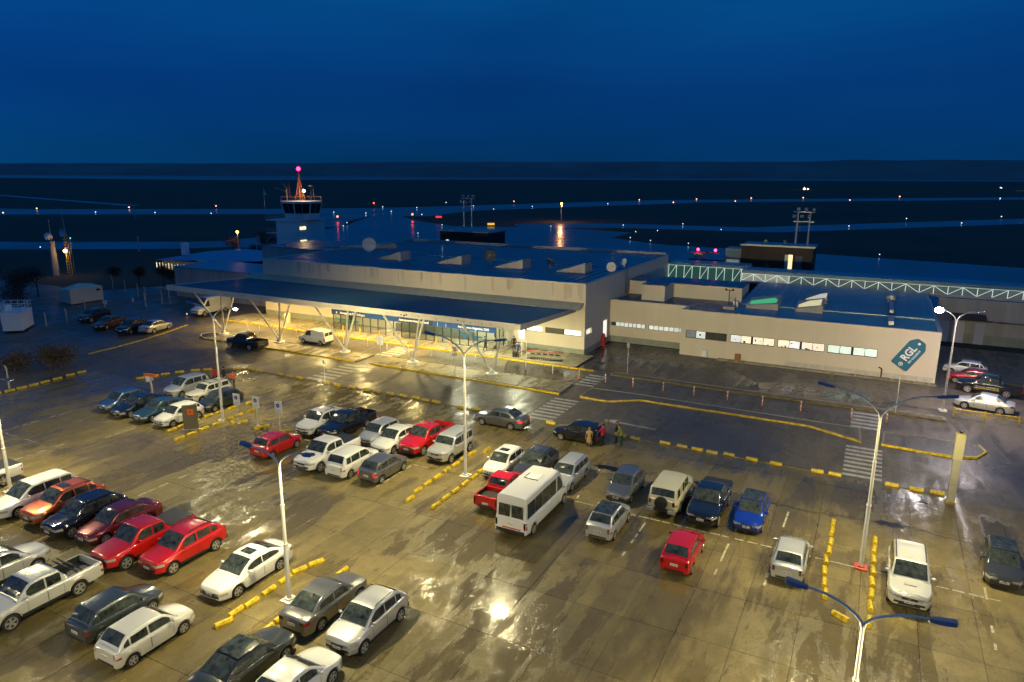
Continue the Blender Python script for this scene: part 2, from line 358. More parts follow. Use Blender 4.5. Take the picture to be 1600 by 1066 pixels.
for (xa, ya, xb, yb) in [(-76.5, 57.0, -74.2, 58.4), (-74.0, 56.0, -58.0, 54.2), (-74.0, 56.0, -76.5, 57.0), (-58, 54.2, -56.5, 57.3)]: line(xa, ya, xb, yb, .12, -.004)
b.build('road_edge_marking', YELD, kind='structure')
# airfield
sheet('wet_plaza', [(-27.6, 67.5), (-10.5, 67.5), (-9.0, 70.5), (-12, 74.5), (-18.9, 77.5), (-19.5, 80.6), (-27.9, 80.6)], -.008, PLAZA)
sheet('wet_lane', [(-8.5, 67.6), (1.5, 67.5), (3.5, 70), (1, 72.5), (-5, 73), (-9, 71)], -.0075, PLAZA)
sheet('wet_lane', [(-27, 61.8), (-23.5, 61.8), (-23.2, 66.2), (-31, 66.8), (-35, 66.6), (-33, 62)], -.0075, PLAZA)
sheet('apron', [(-176, 150), (-165, 141), (-132, 136), (-104, 124), (-100, 108), (-10, 112), (160, 95), (160, 150), (45, 192), (-20, 204), (-55, 207), (-66, 213), (-78, 222), (-79, 246), (-115, 254), (-150, 240), (-185, 262), (-208, 285), (-222, 280), (-200, 240), (-184, 214)], -.040, APRON)
sheet('connecting_taxiway', [(-222, 280), (-208, 285), (-196, 292), (-204, 330), (-206, 420), (-245, 380), (-262, 330), (-258, 282), (-230, 250), (-198, 205), (-184, 214), (-205, 240)], -.036, APRON)
sheet('taxiway', strip([(-420, 25), (-300, 73), (-218, 110), (-176, 136), (-150, 170)], 21), -.044, APRON)
sheet('runway', strip([(-900, 30), (-406, 207), (-300, 280), (-250, 330), (-230, 365), (-146, 570), (120, 850), (400, 1150)], 55), -.048, APRON)
sheet('parallel_taxiway', strip([(-130, 255), (-95, 278), (-40, 285), (5, 340), (60, 408), (150, 520)], 25), -.032, APRON)
sheet('old_road', strip([(-1100, 420), (-691, 355), (-568, 325), (-416, 289)], 9), -.050, APRON)
sheet('river', [(-14000, 900), (-1780, 1500), (-1310, 2700), (-600, 3300), (579, 4100), (2500, 4600), (9000, 5000), (9000, 7400), (2500, 7000), (-1500, 6600), (-5000, 5200), (-14000, 4200)], -.03, WATER)
# far hills as a ridged terrain strip
b = MB(); rows = []
random.seed(11)
def ridge(az, far):
    base = 158 + 4 * math.sin(az * 5 + 1) + 2.5 * math.sin(az * 17)
    if az < -.50: base -= min(70, (-.50 - az) * 120)
    base += 16 * math.exp(-((az + .04) / .035) ** 2) + 8 * math.exp(-((az - .05) / .05) ** 2)
    return base
for D, hf in ((6500, 0), (6800, .45), (7200, .85), (7700, 1.0), (8600, .9), (9800, 1.1), (11500, .8)):
    row = []
    for k in range(241):
        az = -1.35 + 1.75 * k / 240; h = ridge(az, D > 8000) * hf + (1.0 * math.sin(az * 90 + D) if hf else -2)
        row.append((D * math.sin(az), D * math.cos(az), h - (0 if hf else 3)))
    rows.append(row)
b.grid(rows[::-1]); b.build('hills', STEPPE, kind='structure', smooth=60)

# ------------------------------------------------------------------ terminal
TU0, TU1, TV0, TV1, TH_ = -77.6, -28.3, 72.7, 107.0, 8.15
T = thing('terminal_building', 'long cream terminal hall with a blue sheet metal roof behind the canopy', 'building', (-53, 90, 0))
b = MB()
b.box(TU0, -62.6, TV0, TV0 + .35, 0, TH_); b.box(-62.6, -38.3, TV0, TV0 + .35, 2.55, TH_)
b.box(-38.3, -35.75, TV0, TV0 + .35, 0, TH_); b.box(-35.75, -28.65, TV0, TV0 + .35, 0, 2.15); b.box(-35.75, -28.65, TV0, TV0 + .35, 2.82, TH_)
b.box(-28.65, TU1, TV0, TV0 + .35, 0, TH_); b.box(-33.55, -33.2, TV0 + .002, TV0 + .348, 2.15, 2.82)
b.build('front_wall', WALL, T)
b = MB(); b.box(TU1 - .35, TU1 - .001, TV0 + .352, 73.25, 0, TH_ - .002); b.box(TU1 - .35, TU1 - .001, 73.25, 74.9, 0, 2.25); b.box(TU1 - .35, TU1 - .001, 73.25, 74.9, 2.88, TH_ - .002)
b.box(TU1 - .35, TU1 - .001, 74.9, TV1, 0, TH_ - .002); b.build('side_wall', WALL, T)
MB().box(TU0 - .002, TU0 + .3, TV0 + .36, TV1, 0, TH_ - .003).build('side_wall', WALL, T)
MB().box(TU0 + .31, TU1 - .36, TV1 - .3, TV1 - .01, 0, TH_ + .25).build('back_wall', WALLG, T)
MB().box(TU0 - .03, TU1 - .4, TV0 - .04, TV0 + .39, TH_ + .001, TH_ + .07).build('parapet_capping', CAP, T)
MB().box(TU1 - .39, TU1 + .03, TV0 - .04, TV1, TH_ + .001, TH_ + .075).build('parapet_capping', CAP, T)
MB().box(TU0 + .3, TU1 - .36, TV0 + .36, TV1 - .3, TH_ - .35, TH_ - .12).build('roof', ROOF, T)
b = MB(); u = TU0 + .8
while u < TU1 - .8: b.box(u, u + .07, TV0 + .4, TV1 - .35, TH_ - .119, TH_ - .04); u += 1.1
b.build('roof_seam', ROOF, T, kind='stuff')
MB().box(TU0 + .4, TU1 - .4, 88.6, 88.8, TH_ - .118, TH_ - .02).build('roof_ridge', ROOF, T)
MB().box(TU0 + .4, TU1 - .4, TV1 - .32, TV1 + .1, TH_ + .26, TH_ + .33).build('parapet_capping', CAP, T)
# dado and base
MB().box(TU0, -62.6, TV0 - .02, TV0 - .001, 0, .85).build('dado', DADO, T); MB().box(-38.2, TU1 + .02, TV0 - .02, TV0 - .001, 0, .68).build('dado', DADO, T)
MB().box(TU1 + .001, TU1 + .02, TV0, 80.9, 0, .68).build('dado', DADO, T)
# dirt streaks are on the wall as fine run-off marks
STK = mat('run_off_stain', (.22, .17, .12), .8, var=.7, vs=2.2, stretch=(1, 1, .3), alpha=.13)
random.seed(21); b = MB()
for k in range(34):
    u = random.uniform(-77, -29); wd = random.uniform(.1, .7); h = random.uniform(.8, 2.0)
    b.add([(u, TV0 - .004, 8.1), (u + wd, TV0 - .004, 8.1), (u + wd * .8, TV0 - .004, 8.1 - h), (u + wd * .2, TV0 - .004, 8.1 - h * .9)], [(0, 3, 2, 1)])
b.build('run_off_stain', STK, T, kind='stuff')
# clerestory windows right of the entrance
for (u0, u1, lit) in ((-35.7, -33.56, 1), (-33.19, -30.9, 0), (-30.86, -28.7, 1)):
    fr = MB(); fr.box(u0, u1, TV0 + .10, TV0 + .16, 2.15, 2.2); fr.box(u0, u1, TV0 + .10, TV0 + .16, 2.77, 2.82); fr.box(u0, u0 + .05, TV0 + .1, TV0 + .16, 2.2, 2.77); fr.box(u1 - .05, u1, TV0 + .1, TV0 + .16, 2.2, 2.77)
    f = fr.build('window', DARKM, T)
    MB().box(u0 + .05, u1 - .05, TV0 + .12, TV0 + .14, 2.2, 2.77).build('pane', LITW if lit else mat('dim_glass', (.06, .06, .04), .1, emit=(.5, .45, .3), es=.12), f)
f = MB().box(TU1 - .25, TU1 - .2, 73.25, 74.9, 2.25, 2.88).build('window', LITW, T)
D = MB().box(TU1 + .002, TU1 + .05, 78.8, 79.9, .75, 2.9).build('lit_doorway', LITW, T)
tag(MB().box(-28.2, -27.8, 78.0, 78.35, 0, 1.3).box(-28.15, -27.85, 78.05, 78.3, 1.3, 1.55).build('fire_hose_cabinet', RED), 'red fire hose cabinet beside the lit doorway on the terminal end wall', 'fire cabinet')
# glazed entrance front
GV = 70.0; posts = [-62.6 + i * 1.215 for i in range(21)]
E_ = thing('glazed_entrance', 'glazed entrance hall with black mullions and a blue sign band under the canopy', 'entrance', (-50.4, 71.3, 0))
MB().box(-62.7, -38.2, GV - .25, TV0 - .03, 2.72, 2.9).build('roof', ROOFD, E_)
ms = None
for i, u in enumerate(posts):
    MB().box(u - .045, u + .045, GV - .05, GV + .05, .14, 2.05).build('mullion', DARKM, E_)
    if i < 20:
        if i in (7, 8): continue
        MB().box(u + .05, posts[i + 1] - .05, GV - .01, GV + .01, .2, 2.04).build('pane', GLS, E_)
        MB().box(u + .046, posts[i + 1] - .046, GV - .03, GV + .03, .9, .95).build('transom', DARKM, E_)
        MB().box(u + .046, posts[i + 1] - .046, GV - .03, GV + .03, .14, .19).build('bottom_rail', DARKM, E_)
MB().box(-38.4, -38.2, GV - .1, GV + .1, .14, 2.7).build('corner_post', DARKM, E_)
for v in (71, 72): MB().box(-38.35, -38.25, v - .04, v + .04, .14, 2.7).build('mullion', DARKM, E_)
MB().box(-38.31, -38.29, GV + .1, 72.6, .2, 2.65).build('pane', GLS, E_)
for (u0, u1, m_) in ((-62.75, -57.4, NAVY), (-57.38, -51.6, NAVYL), (-51.58, -46.9, NAVY), (-46.88, -42.5, NAVYL), (-42.48, -38.15, NAVYL)):
    MB().box(u0, u1, GV - .14, GV - .06, 2.06, 2.71).build('sign_band', m_, E_)
def etext(s, sz, u, z, sx=1): return text(s, sz, LETW, E_, Matrix.Translation((-E_.location.x, -E_.location.y, 0)) @ FR(u, GV - .15, z), sx=sx, bold=.006)
etext('Aeropuerto Río Gallegos', .42, -59.3, 2.36, .95); etext('Aeropuerto Internacional', .42, -49.7, 2.38, 1.02); etext('Aeropuertos Argentina 2000', .42, -41.2, 2.38, .86)
for u, s in ((-61.9, '«'), (-54.2, '<'), (-46.2, '|'), (-45.0, 'i')): etext(s, .5, u, 2.38)
# inside: back wall, dark counter band, turquoise aeroplane posters, floor
MB().box(-62.4, -38.4, TV0 + .9, TV0 + 1.0, .1, 2.5).build('interior_wall', mat('interior_wall', (.6, .55, .38), .8), E_)
MB().box(-54.5, -43.0, TV0 - .1, TV0 + .5, .14, 1.15).build('counter', mat('counter_grey', (.12, .13, .12), .5), E_)
MB().box(-62.5, -38.3, GV - .06, TV0 + .9, .10, .135).build('floor', mat('lobby_floor', (.35, .38, .30), .15), E_)
TURQ = mat('turquoise_print', (.01, .30, .42), .5); BLUEP = mat('bright_blue_print', (.01, .25, .65), .5)
for (u, z, m_) in ((-61.6, 1.45, TURQ), (-59.4, 1.35, TURQ), (-42.6, 1.4, BLUEP), (-41.0, 1.35, BLUEP)):
    p = MB(); y = GV + .03
    p.add([(u - .6, y, z - .05), (u + .9, y, z - .12), (u + 1.0, y, z), (u + .8, y, z + .1), (u - .4, y, z + .08), (u - .7, y, z + .45), (u - .8, y, z + .45)], [(0, 1, 2, 3, 4, 5, 6)])
    p.add([(u + .1, y, z - .08), (u + .5, y, z - .1), (u - .2, y, z - .6), (u - .35, y, z - .6)], [(0, 1, 2, 3)])
    p.build('aeroplane_decal', m_, E_)
tag(MB().box(-46.8, -45.9, TV0 + .80, TV0 + .88, 1.5, 2.3).build('wall_poster', RED), 'red poster on the lobby wall behind the glass', 'poster')
area('bulb', rel(E_, (-56.5, 71.3, 2.6)), (10, 1.2), 420, (1, .86, .55), parent=E_)
area('bulb', rel(E_, (-43.5, 71.3, 2.6)), (9, 1.2), 520, (.92, 1, .74), parent=E_)
# sidewalk
SW = thing('terminal_sidewalk', 'raised concrete sidewalk with a yellow kerb along the terminal front', 'pavement', (-52, 70, 0))
MB().box(-80.4, -27.2, 67.25, TV0 - .03, -.05, .12).build('bed', CONCB, SW)
pm = slab_proto(2.4, 1.78, PAVE, 'paving_slab', .04)
for i in range(22):
    for j in range(3):
        o = bpy.data.objects.new('paving_slab', pm); COL.objects.link(o); o.parent = SW; o.location = rel(SW, (-79.1 + 2.42 * i, 68.2 + 1.8 * j, .14))
def kerbs(parent, pts, m=YEL, ln=1.0, h=.15, wd=.17, z=0.0):
    """a run of single kerb stones along a polyline"""
    P = [Vector(p) for p in pts]
    for a, c in zip(P, P[1:]):
        d = c - a; n = max(1, round(d.length / ln)); st = d.length / n; an = math.atan2(d.y, d.x); key = ('kerb', m.name, round(st, 2), h)
        if key not in KM:
            k = MB(); hl = st / 2 - .008; e = .02
            k.add([(-hl, -wd/2, -.05), (hl, -wd/2, -.05), (hl, wd/2, -.05), (-hl, wd/2, -.05), (-hl, -wd/2, h - e), (hl, -wd/2, h - e), (hl, wd/2, h - e), (-hl, wd/2, h - e),
                   (-hl + e, -wd/2 + e, h), (hl - e, -wd/2 + e, h), (hl - e, wd/2 - e, h), (-hl + e, wd/2 - e, h)],
                  [(8, 9, 10, 11)] + [(q + 4, (q + 1) % 4 + 4, (q + 1) % 4 + 8, q + 8) for q in range(4)] + [(q, (q + 1) % 4, (q + 1) % 4 + 4, q + 4) for q in range(4)])
            KM[key] = k.mesh('kerb_stone', m)
        for i in range(n):
            p = a + d * ((i + .5) / n)
            o = bpy.data.objects.new('kerb_stone', KM[key]); COL.objects.link(o); o.parent = parent; o.location = rel(parent, (p.x, p.y, z + random.uniform(-.006, .006))); o.rotation_euler = (0, 0, an + random.uniform(-.006, .006))
KM = {}
kerbs(SW, [(-80.6, 67.2), (-80.4, 67.1), (-26, 66.95), (-25.0, 67.0)])
def island(name, label, poly, runs, slabs=None):
    cx = sum(p[0] for p in poly) / len(poly); cy = sum(p[1] for p in poly) / len(poly)
    t = thing(name, label, 'traffic island', (cx, cy, 0)); MB().prism(poly, -.05, .115).build('bed', CONCB if slabs else ASPH, t)
    for pts, m_ in runs: kerbs(t, pts, m_)
    if slabs:
        u0, u1, v0, v1 = slabs; n = round((u1 - u0) / 2.45); ws = (u1 - u0) / n; me = slab_proto(ws, v1 - v0, PAVE, 'paving_slab', .04)
        for i in range(n):
            o = bpy.data.objects.new('paving_slab', me); COL.objects.link(o); o.parent = t; o.location = rel(t, (u0 + ws * (i + .5), (v0 + v1) / 2, .135))
    return t
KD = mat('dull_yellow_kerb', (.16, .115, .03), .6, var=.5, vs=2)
KG = mat('grey_kerb', (.30, .26, .18), .6, var=.3, vs=2)
island('canopy_island', 'long pale island with yellow kerb carrying the three left V columns of the canopy', [(-72.5, 58.1), (-49.4, 58.1), (-49.1, 61.2), (-73, 61.2), (-74.6, 60.4), (-74.9, 59.3), (-74, 58.4)],
       [([(-49.2, 58.05), (-72.6, 58.0), (-74.0, 58.35), (-74.9, 59.3), (-74.7, 60.5), (-73.4, 61.2)], YEL), ([(-73.4, 61.25), (-49.2, 61.25), (-49.1, 58.2)], KG)], (-73, -49.4, 58.25, 61.1))
island('canopy_island', 'island with yellow kerb under the two right V columns of the canopy', [(-47.2, 58.3), (-25.0, 58.1), (-25.1, 61.5), (-46.9, 61.6)],
       [([(-24.9, 58.0), (-47.3, 58.3)], YEL), ([(-47.1, 58.5), (-46.9, 61.7), (-25.1, 61.6), (-25.0, 58.2)], KG)], (-46.9, -25.15, 58.4, 61.45))
island('traffic_island', 'long dark island with bent yellow kerb in front of the office wing', [(-22.8, 58.1), (-20.1, 58.0), (-17.7, 59.7), (-3.5, 59.7), (.4, 57.9), (.3, 60.9), (-18.9, 61.2), (-22.7, 61.0)],
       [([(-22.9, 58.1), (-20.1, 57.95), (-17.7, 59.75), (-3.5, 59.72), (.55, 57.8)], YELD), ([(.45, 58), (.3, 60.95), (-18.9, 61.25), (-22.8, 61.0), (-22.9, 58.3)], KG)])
island('traffic_island', 'short island with rounded yellow end behind the cream pylon', [(2.0, 58.0), (6.8, 57.8), (8.2, 58.5), (8.8, 59.8), (8.5, 61.0), (2.2, 60.9)],
       [([(1.9, 57.9), (6.7, 57.65), (8.2, 58.4), (8.85, 59.8), (8.5, 61.1)], YEL), ([(8.4, 61.1), (2.1, 61.0), (2.0, 58.1)], KG)])
island('kerb_strip', 'narrow raised strip between the two lanes in front of the office wing', [(-22.6, 66.6), (6.4, 66.5), (6.6, 67.2), (-22.8, 67.3)],
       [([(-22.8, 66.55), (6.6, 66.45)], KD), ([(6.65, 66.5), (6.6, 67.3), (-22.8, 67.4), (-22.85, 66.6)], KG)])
# ------------------------------------------------------------------ canopy
CN = thing('entrance_canopy', 'huge dark blue drop-off canopy with a cream fascia on V shaped white columns', 'canopy', (-54.5, 64.5, 0))
CU0, CU1, CV0, CV1 = -79.6, -29.3, 58.5, 71.2
def cz(v): return 6.15 - (v - CV0) * .05
b = MB(); b.add([(CU0 + .15, CV0 + .15, cz(CV0) - .12), (CU1 - .15, CV0 + .15, cz(CV0) - .12), (CU1 - .15, CV1, cz(CV1) - .12), (CU0 + .15, CV1, cz(CV1) - .12),
       (CU0 + .15, CV0 + .15, cz(CV0) - .2), (CU1 - .15, CV0 + .15, cz(CV0) - .2), (CU1 - .15, CV1, cz(CV1) - .2), (CU0 + .15, CV1, cz(CV1) - .2)],
      [(0, 1, 2, 3), (7, 6, 5, 4)]); b.build('roof_sheet', ROOF, CN)
b = MB(); u = CU0 + .5
while u < CU1 - .3:
    b.add([(u, CV0 + .2, cz(CV0) - .119), (u + .05, CV0 + .2, cz(CV0) - .119), (u + .05, CV1, cz(CV1) - .119), (u, CV1, cz(CV1) - .119),
           (u, CV0 + .2, cz(CV0) - .05), (u + .05, CV0 + .2, cz(CV0) - .05), (u + .05, CV1, cz(CV1) - .05), (u, CV1, cz(CV1) - .05)],
          [(4, 5, 6, 7), (0, 1, 5, 4), (1, 2, 6, 5), (3, 0, 4, 7)]); u += .42
b.build('roof_seam', ROOF, CN, kind='stuff')
MB().box(CU0, CU1, CV0, CV0 + .14, cz(CV0) - .62, cz(CV0)).build('front_fascia', FASC, CN)
def side_fascia(u0, u1, m_):
    b = MB(); y0 = CV0 + .141
    b.add([(u0, y0, cz(y0) - .62), (u1, y0, cz(y0) - .62), (u1, CV1 + 1.2, cz(CV1) - .5), (u0, CV1 + 1.2, cz(CV1) - .5), (u0, y0, cz(y0) - .002), (u1, y0, cz(y0) - .002), (u1, CV1 + 1.2, cz(CV1) - .06), (u0, CV1 + 1.2, cz(CV1) - .06)],
          [(0, 3, 2, 1), (4, 5, 6, 7), (0, 1, 5, 4), (1, 2, 6, 5), (2, 3, 7, 6), (3, 0, 4, 7)]); b.build('side_fascia', m_, CN)
side_fascia(CU1 - .14, CU1, WALLG); side_fascia(CU0, CU0 + .14, FASC)
MB().add([(CU0 + .15, CV0 + .15, cz(CV0) - .5), (CU1 - .15, CV0 + .15, cz(CV0) - .5), (CU1 - .15, CV1, cz(CV1) - .45), (CU0 + .15, CV1, cz(CV1) - .45)], [(3, 2, 1, 0)]).build('soffit', mat('soffit', (.6, .55, .42), .7), CN)
random.seed(9); b = MB()                                  # rusted holes in the fascia
for u, z, r in [(-66.2, 5.85, .10), (-65.7, 5.88, .10), (-62.9, 5.86, .09), (-69, 5.8, .05), (-45.0, 5.8, .06), (-43.2, 5.78, .09), (-42.8, 5.72, .14), (-42.5, 5.84, .12), (-41.0, 5.82, .06), (-38.8, 5.75, .07), (-36.3, 5.85, .1), (-35.9, 5.82, .06), (-35.6, 5.83, .07), (-34.8, 5.76, .07), (-33.5, 5.78, .07), (-32.5, 5.8, .06), (-78.9, 5.85, .08), (-58, 5.86, .05), (-51.3, 5.9, .06), (-48, 5.76, .04)]:
    n = 7; b.add([(u + r * random.uniform(.7, 1.3) * math.cos(k * 2 * math.pi / n), CV0 - .003, z + r * .8 * random.uniform(.7, 1.3) * math.sin(k * 2 * math.pi / n)) for k in range(n)], [tuple(range(n))])
b.build('rust_hole', RUST, CN, kind='stuff')
# lean-to panels between canopy and wall
n = 42; wd = (TU1 - .1 - CU0) / n; lm = None
for i in range(n):
    u = CU0 + wd * (i + .5)
    if lm is None:
        q = MB(); h = wd / 2 - .02
        q.add([(-h, -.78, -.27), (h, -.78, -.27), (h, .74, .25), (-h, .74, .25), (-h, -.78, -.33), (h, -.78, -.33), (h, .74, .19), (-h, .74, .19)], [(0, 1, 2, 3), (4, 7, 6, 5), (0, 4, 5, 1), (1, 5, 6, 2), (3, 7, 4, 0)])
        lm = q.mesh('lean_to_panel', ROOFG)
    o = bpy.data.objects.new('lean_to_panel', lm); COL.objects.link(o); o.parent = CN; o.location = rel(CN, (u, 71.9, 5.80 + random.uniform(-.006, .006)))
MB().box(CU0, TU1 - .2, CV1 - .08, CV1 + .03, cz(CV1) - .12, cz(CV1) - .01).build('gutter', GALV, CN)
vc = 60.65; cols = [-72.5, -62.9, -52.8, -43.4, -33.6]
for k, u in enumerate(cols):
    t = thing('v_column', ['leftmost', 'second from left', 'middle', 'second from right', 'rightmost'][k] + ' white V shaped column under the canopy edge', 'column', (u, vc, .13), group='V columns carrying the canopy')
    MB().lathe([(.01, 0), (.62, 0), (.62, .10), (.30, .16), (.26, .42), (.2, .5), (.01, .5)], (0, 0, 0), n=16).build('footing', WSTEEL, t, world=False, smooth=40)
    for sx, sy in ((-2.35, -1.95), (2.4, -1.95), (.5, 1.95)):
        MB().tube((.1 * (1 if sx > 0 else -1), 0, .4), (sx, sy, cz(vc + sy) - .13 - .52), .105, .105, 10).build('strut', WSTEEL, t, world=False, smooth=40)
        MB().cbox((sx, sy, cz(vc + sy) - .13 - .56), (.34, .34, .05)).build('top_plate', WSTEEL, t, world=False)
# lamps recessed under the canopy
for i, u in enumerate((-75, -68, -61, -54, -47, -40, -33)):
    t = thing('canopy_downlight', ('first', 'second', 'third', 'fourth', 'fifth', 'sixth', 'seventh')[i] + ' downlight from the left under the canopy soffit', 'light', (u, 65.5, 5.28), group='downlights under the canopy')
    MB().box(-.4, .4, -.2, .2, -.02, .06).build('housing', GALV, t, world=False)
    area('bulb', (0, 0, -.04), (.7, .35), 1250 if i < 5 else 850, (1, .74, .28) if i < 5 else (.95, .95, .62), parent=t)
# roof things
def wedge(u0, u1, v0, v1, h, label, nm='roof_skylight', z=TH_ - .12, glaze=None, grp='wedge skylights on the terminal roof'):
    t = thing(nm, label, 'skylight', ((u0 + u1) / 2, (v0 + v1) / 2, z), group=grp)
    b = MB(); b.add([(u0, v0, z), (u1, v0, z), (u1, v1, z), (u0, v1, z), (u0, v0, z + .15), (u1, v0, z + h), (u1, v1, z + h), (u0, v1, z + .15)], [(0, 1, 5, 4), (2, 3, 7, 6), (1, 2, 6, 5), (3, 0, 4, 7)]); b.build('side', WALLG, t)
    MB().add([(u0 - .08, v0 - .08, z + .16), (u1 + .08, v0 - .08, z + h + .012), (u1 + .08, v1 + .08, z + h + .012), (u0 - .08, v1 + .08, z + .16), (u0 - .08, v0 - .08, z + .1), (u1 + .08, v0 - .08, z + h - .05), (u1 + .08, v1 + .08, z + h - .05), (u0 - .08, v1 + .08, z + .1)],
         [(0, 1, 2, 3), (7, 6, 5, 4), (0, 4, 5, 1), (1, 5, 6, 2), (2, 6, 7, 3), (3, 7, 4, 0)]).build('top', glaze or ROOF, t)
    return t
for i, (u0, u1) in enumerate(((-63.5, -59.7), (-53.6, -49.6), (-44.4, -40.4), (-35.6, -31.8))):
    wedge(u0, u1, 81.2, 83.6, 1.35, ('leftmost', 'second from left', 'second from right', 'rightmost')[i] + ' pale wedge shaped skylight on the blue terminal roof')
t = thing('roof_upstand', 'long low pale wedge wall near the left end of the terminal roof', 'roof upstand', (-76, 92, TH_ - .12))
MB().add([(-82, 89.4, 8.05), (-70, 94, 8.05), (-70, 94.3, 8.05), (-82, 89.7, 8.05), (-82, 89.4, 8.15), (-70, 94, 9.0), (-70, 94.3, 9.0), (-82, 89.7, 8.15)], [(0, 1, 5, 4), (2, 3, 7, 6), (1, 2, 6, 5), (3, 0, 4, 7), (4, 5, 6, 7)]).build('wall', WALLG, t)
def dish(u, v, z, r, az, el, m_, label, stem=1.0):
    t = thing('satellite_dish', label, 'dish', (u, v, z), az)
    MB().tube((0, 0, 0), (0, 0, stem), .06, .05).build('stand', GALV, t, world=False)
    mx = Matrix.Translation((0, 0, stem + r * .55)) @ Matrix.Rotation(el, 4, 'X')
    b = MB(); b.lathe([(.01, 0), (r * .5, .05 * r), (r * .85, .16 * r), (r, .24 * r), (r * .99, .26 * r), (r * .84, .18 * r), (r * .5, .075 * r), (.01, .03)], n=22)
    b.v = [tuple(mx @ Vector(p)) for p in b.v]; b.build('reflector', m_, t, world=False, smooth=40)
    b = MB(); tip = (0, 0, .75 * r)
    for a in (0, 2.1, 4.2): b.tube((math.cos(a) * r * .9, math.sin(a) * r * .9, .2 * r), tip, .02)
    b.lathe([(.01, .7 * r), (.09, .7 * r), (.09, .82 * r), (.01, .82 * r)], n=8); b.v = [tuple(mx @ Vector(p)) for p in b.v]; b.build('feed_horn', GALV, t, world=False)
    return t
DW = mat('dish_white', (.65, .63, .56), .5); DD = mat('dish_dark_mesh', (.03, .05, .06), .6)
dish(-68.2, 85, 8.03, 1.05, R(30), R(80), DW, 'big cream satellite dish standing on the left part of the blue roof')
dish(-46.8, 84.0, 8.03, .85, R(25), R(85), DD, 'dark round dish between two wedge skylights on the terminal roof', .8)
dish(-37.9, 84.2, 8.03, .65, R(70), R(55), DD, 'small tilted black dish near the rightmost skylight', .5)
dish(-29.6, 84.7, 8.03, .62, R(10), R(75), DW, 'pale dish standing just inside the right edge of the terminal roof', .3)
dish(-29.2, 88.5, 8.03, .5, R(-20), R(60), DW, 'smaller pale dish behind the other at the right roof edge', .6)
for i, (u, v, h, lb) in enumerate([(-63, 95.5, 1.6, 'thin aerial behind the cream roof dish'), (-30.1, 86.5, 2.4, 'thin black aerial mast at the right roof edge'), (-54.5, 84, 2.2, 'thin roof pole left of the second skylight'), (-41, 84.4, .7, 'stubby vent pipe beside a roof skylight')]):
    b = MB(); b.tube((u, v, 8), (u, v, 8 + h), .035, .02); b.tube((u - .25, v, 8 + h * .8), (u + .25, v, 8 + h * .8), .015); tag(b.build('roof_aerial', GALV), lb, 'aerial')
b = MB()                                                       # ladder on the end wall
for v in (86.2, 86.8): b.tube((TU1 + .15, v, 5.3), (TU1 + .15, v, 8.9), .03)
for k in range(9): b.tube((TU1 + .15, 86.2, 5.5 + k * .38), (TU1 + .15, 86.8, 5.5 + k * .38), .02)
tag(b.build('wall_ladder', DARKM), 'black ladder up the terminal end wall above the office roof', 'ladder')

# ------------------------------------------------------------------ office wing
Wg = thing('office_wing', 'low cream office wing with a band of lit windows and a flat blue roof', 'building', (-6, 84, 0))
WU0, WU1, WV, WH = -18.9, 6.5, 78.6, 5.2
groups = [(-18.3, -13.75), (-13.4, -8.75), (-8.42, -3.76), (-3.47, 1.2)]
b = MB(); b.box(WU0, WU1, WV, WV + .3, 0, 2.03); b.box(WU0, WU1, WV, WV + .3, 2.93, WH); x = WU0
for (u0, u1) in groups + [(WU1, WU1)]:
    if u0 > x: b.box(x, u0, WV + .0005, WV + .2995, 2.03, 2.93)
    x = u1
b.build('front_wall', WALL, Wg)
b = MB(); b.box(-28.29, WU0 - .01, 81.0, 81.3, 0, 1.96); b.box(-28.29, WU0 - .01, 81.0, 81.3, 2.49, WH - .02); b.box(-28.29, -28.1, 81.001, 81.299, 1.96, 2.49); b.box(-23.75, -23.4, 81.001, 81.299, 1.96, 2.49)
b.build('front_wall', WALL, Wg)
MB().box(WU0 - .001, WU0 + .3, WV + .31, 81.29, 0, WH - .004).build('side_wall', WALL, Wg)
MB().box(WU1 - .3, WU1 + .001, WV + .31, 100, 0, WH - .004).build('side_wall', WALL, Wg)
MB().box(WU0 - .04, WU1 + .04, WV - .04, WV + .34, WH + .001, WH + .06).build('parapet_capping', CAP, Wg)
MB().box(-28.2, WU0 - .05, 80.96, 81.34, WH - .018, WH + .04).build('parapet_capping', CAP, Wg)
MB().box(WU1 - .34, WU1 + .04, WV + .35, 100, WH - .003, WH + .06).build('parapet_capping', CAP, Wg)
b = MB(); b.box(-28.0, WU1 - .32, 81.31, 88, 4.6, 4.98); b.box(WU0 + .31, WU1 - .32, WV + .32, 81.309, 4.6, 4.98); b.build('flat_roof', ROOFD, Wg)
b = MB(); b.add([(-13.6, 79.0, 5.0), (6.15, 79.0, 5.0), (6.15, 84.5, 5.35), (-13.6, 84.5, 5.35), (6.15, 84.52, 5.5), (-13.6, 84.52, 5.5), (6.15, 100, 6.0), (-13.6, 100, 6.0)], [(0, 1, 2, 3), (3, 2, 4, 5), (5, 4, 6, 7)]); b.build('roof_sheet', ROOF, Wg)
b = MB(); u = -13.5
while u < 6.1:
    b.add([(u, 79, 5.0), (u + .04, 79, 5.0), (u + .04, 84.5, 5.35), (u, 84.5, 5.35), (u, 79, 5.05), (u + .04, 79, 5.05), (u + .04, 84.5, 5.4), (u, 84.5, 5.4)], [(4, 5, 6, 7), (0, 1, 5, 4), (1, 2, 6, 5), (3, 0, 4, 7)])
    b.add([(u, 84.53, 5.5), (u + .04, 84.53, 5.5), (u + .04, 99.9, 6.0), (u, 99.9, 6.0), (u, 84.53, 5.55), (u + .04, 84.53, 5.55), (u + .04, 99.9, 6.05), (u, 99.9, 6.05)], [(4, 5, 6, 7), (0, 1, 5, 4), (1, 2, 6, 5), (3, 0, 4, 7)]); u += .62
b.build('roof_seam', ROOF, Wg, kind='stuff')
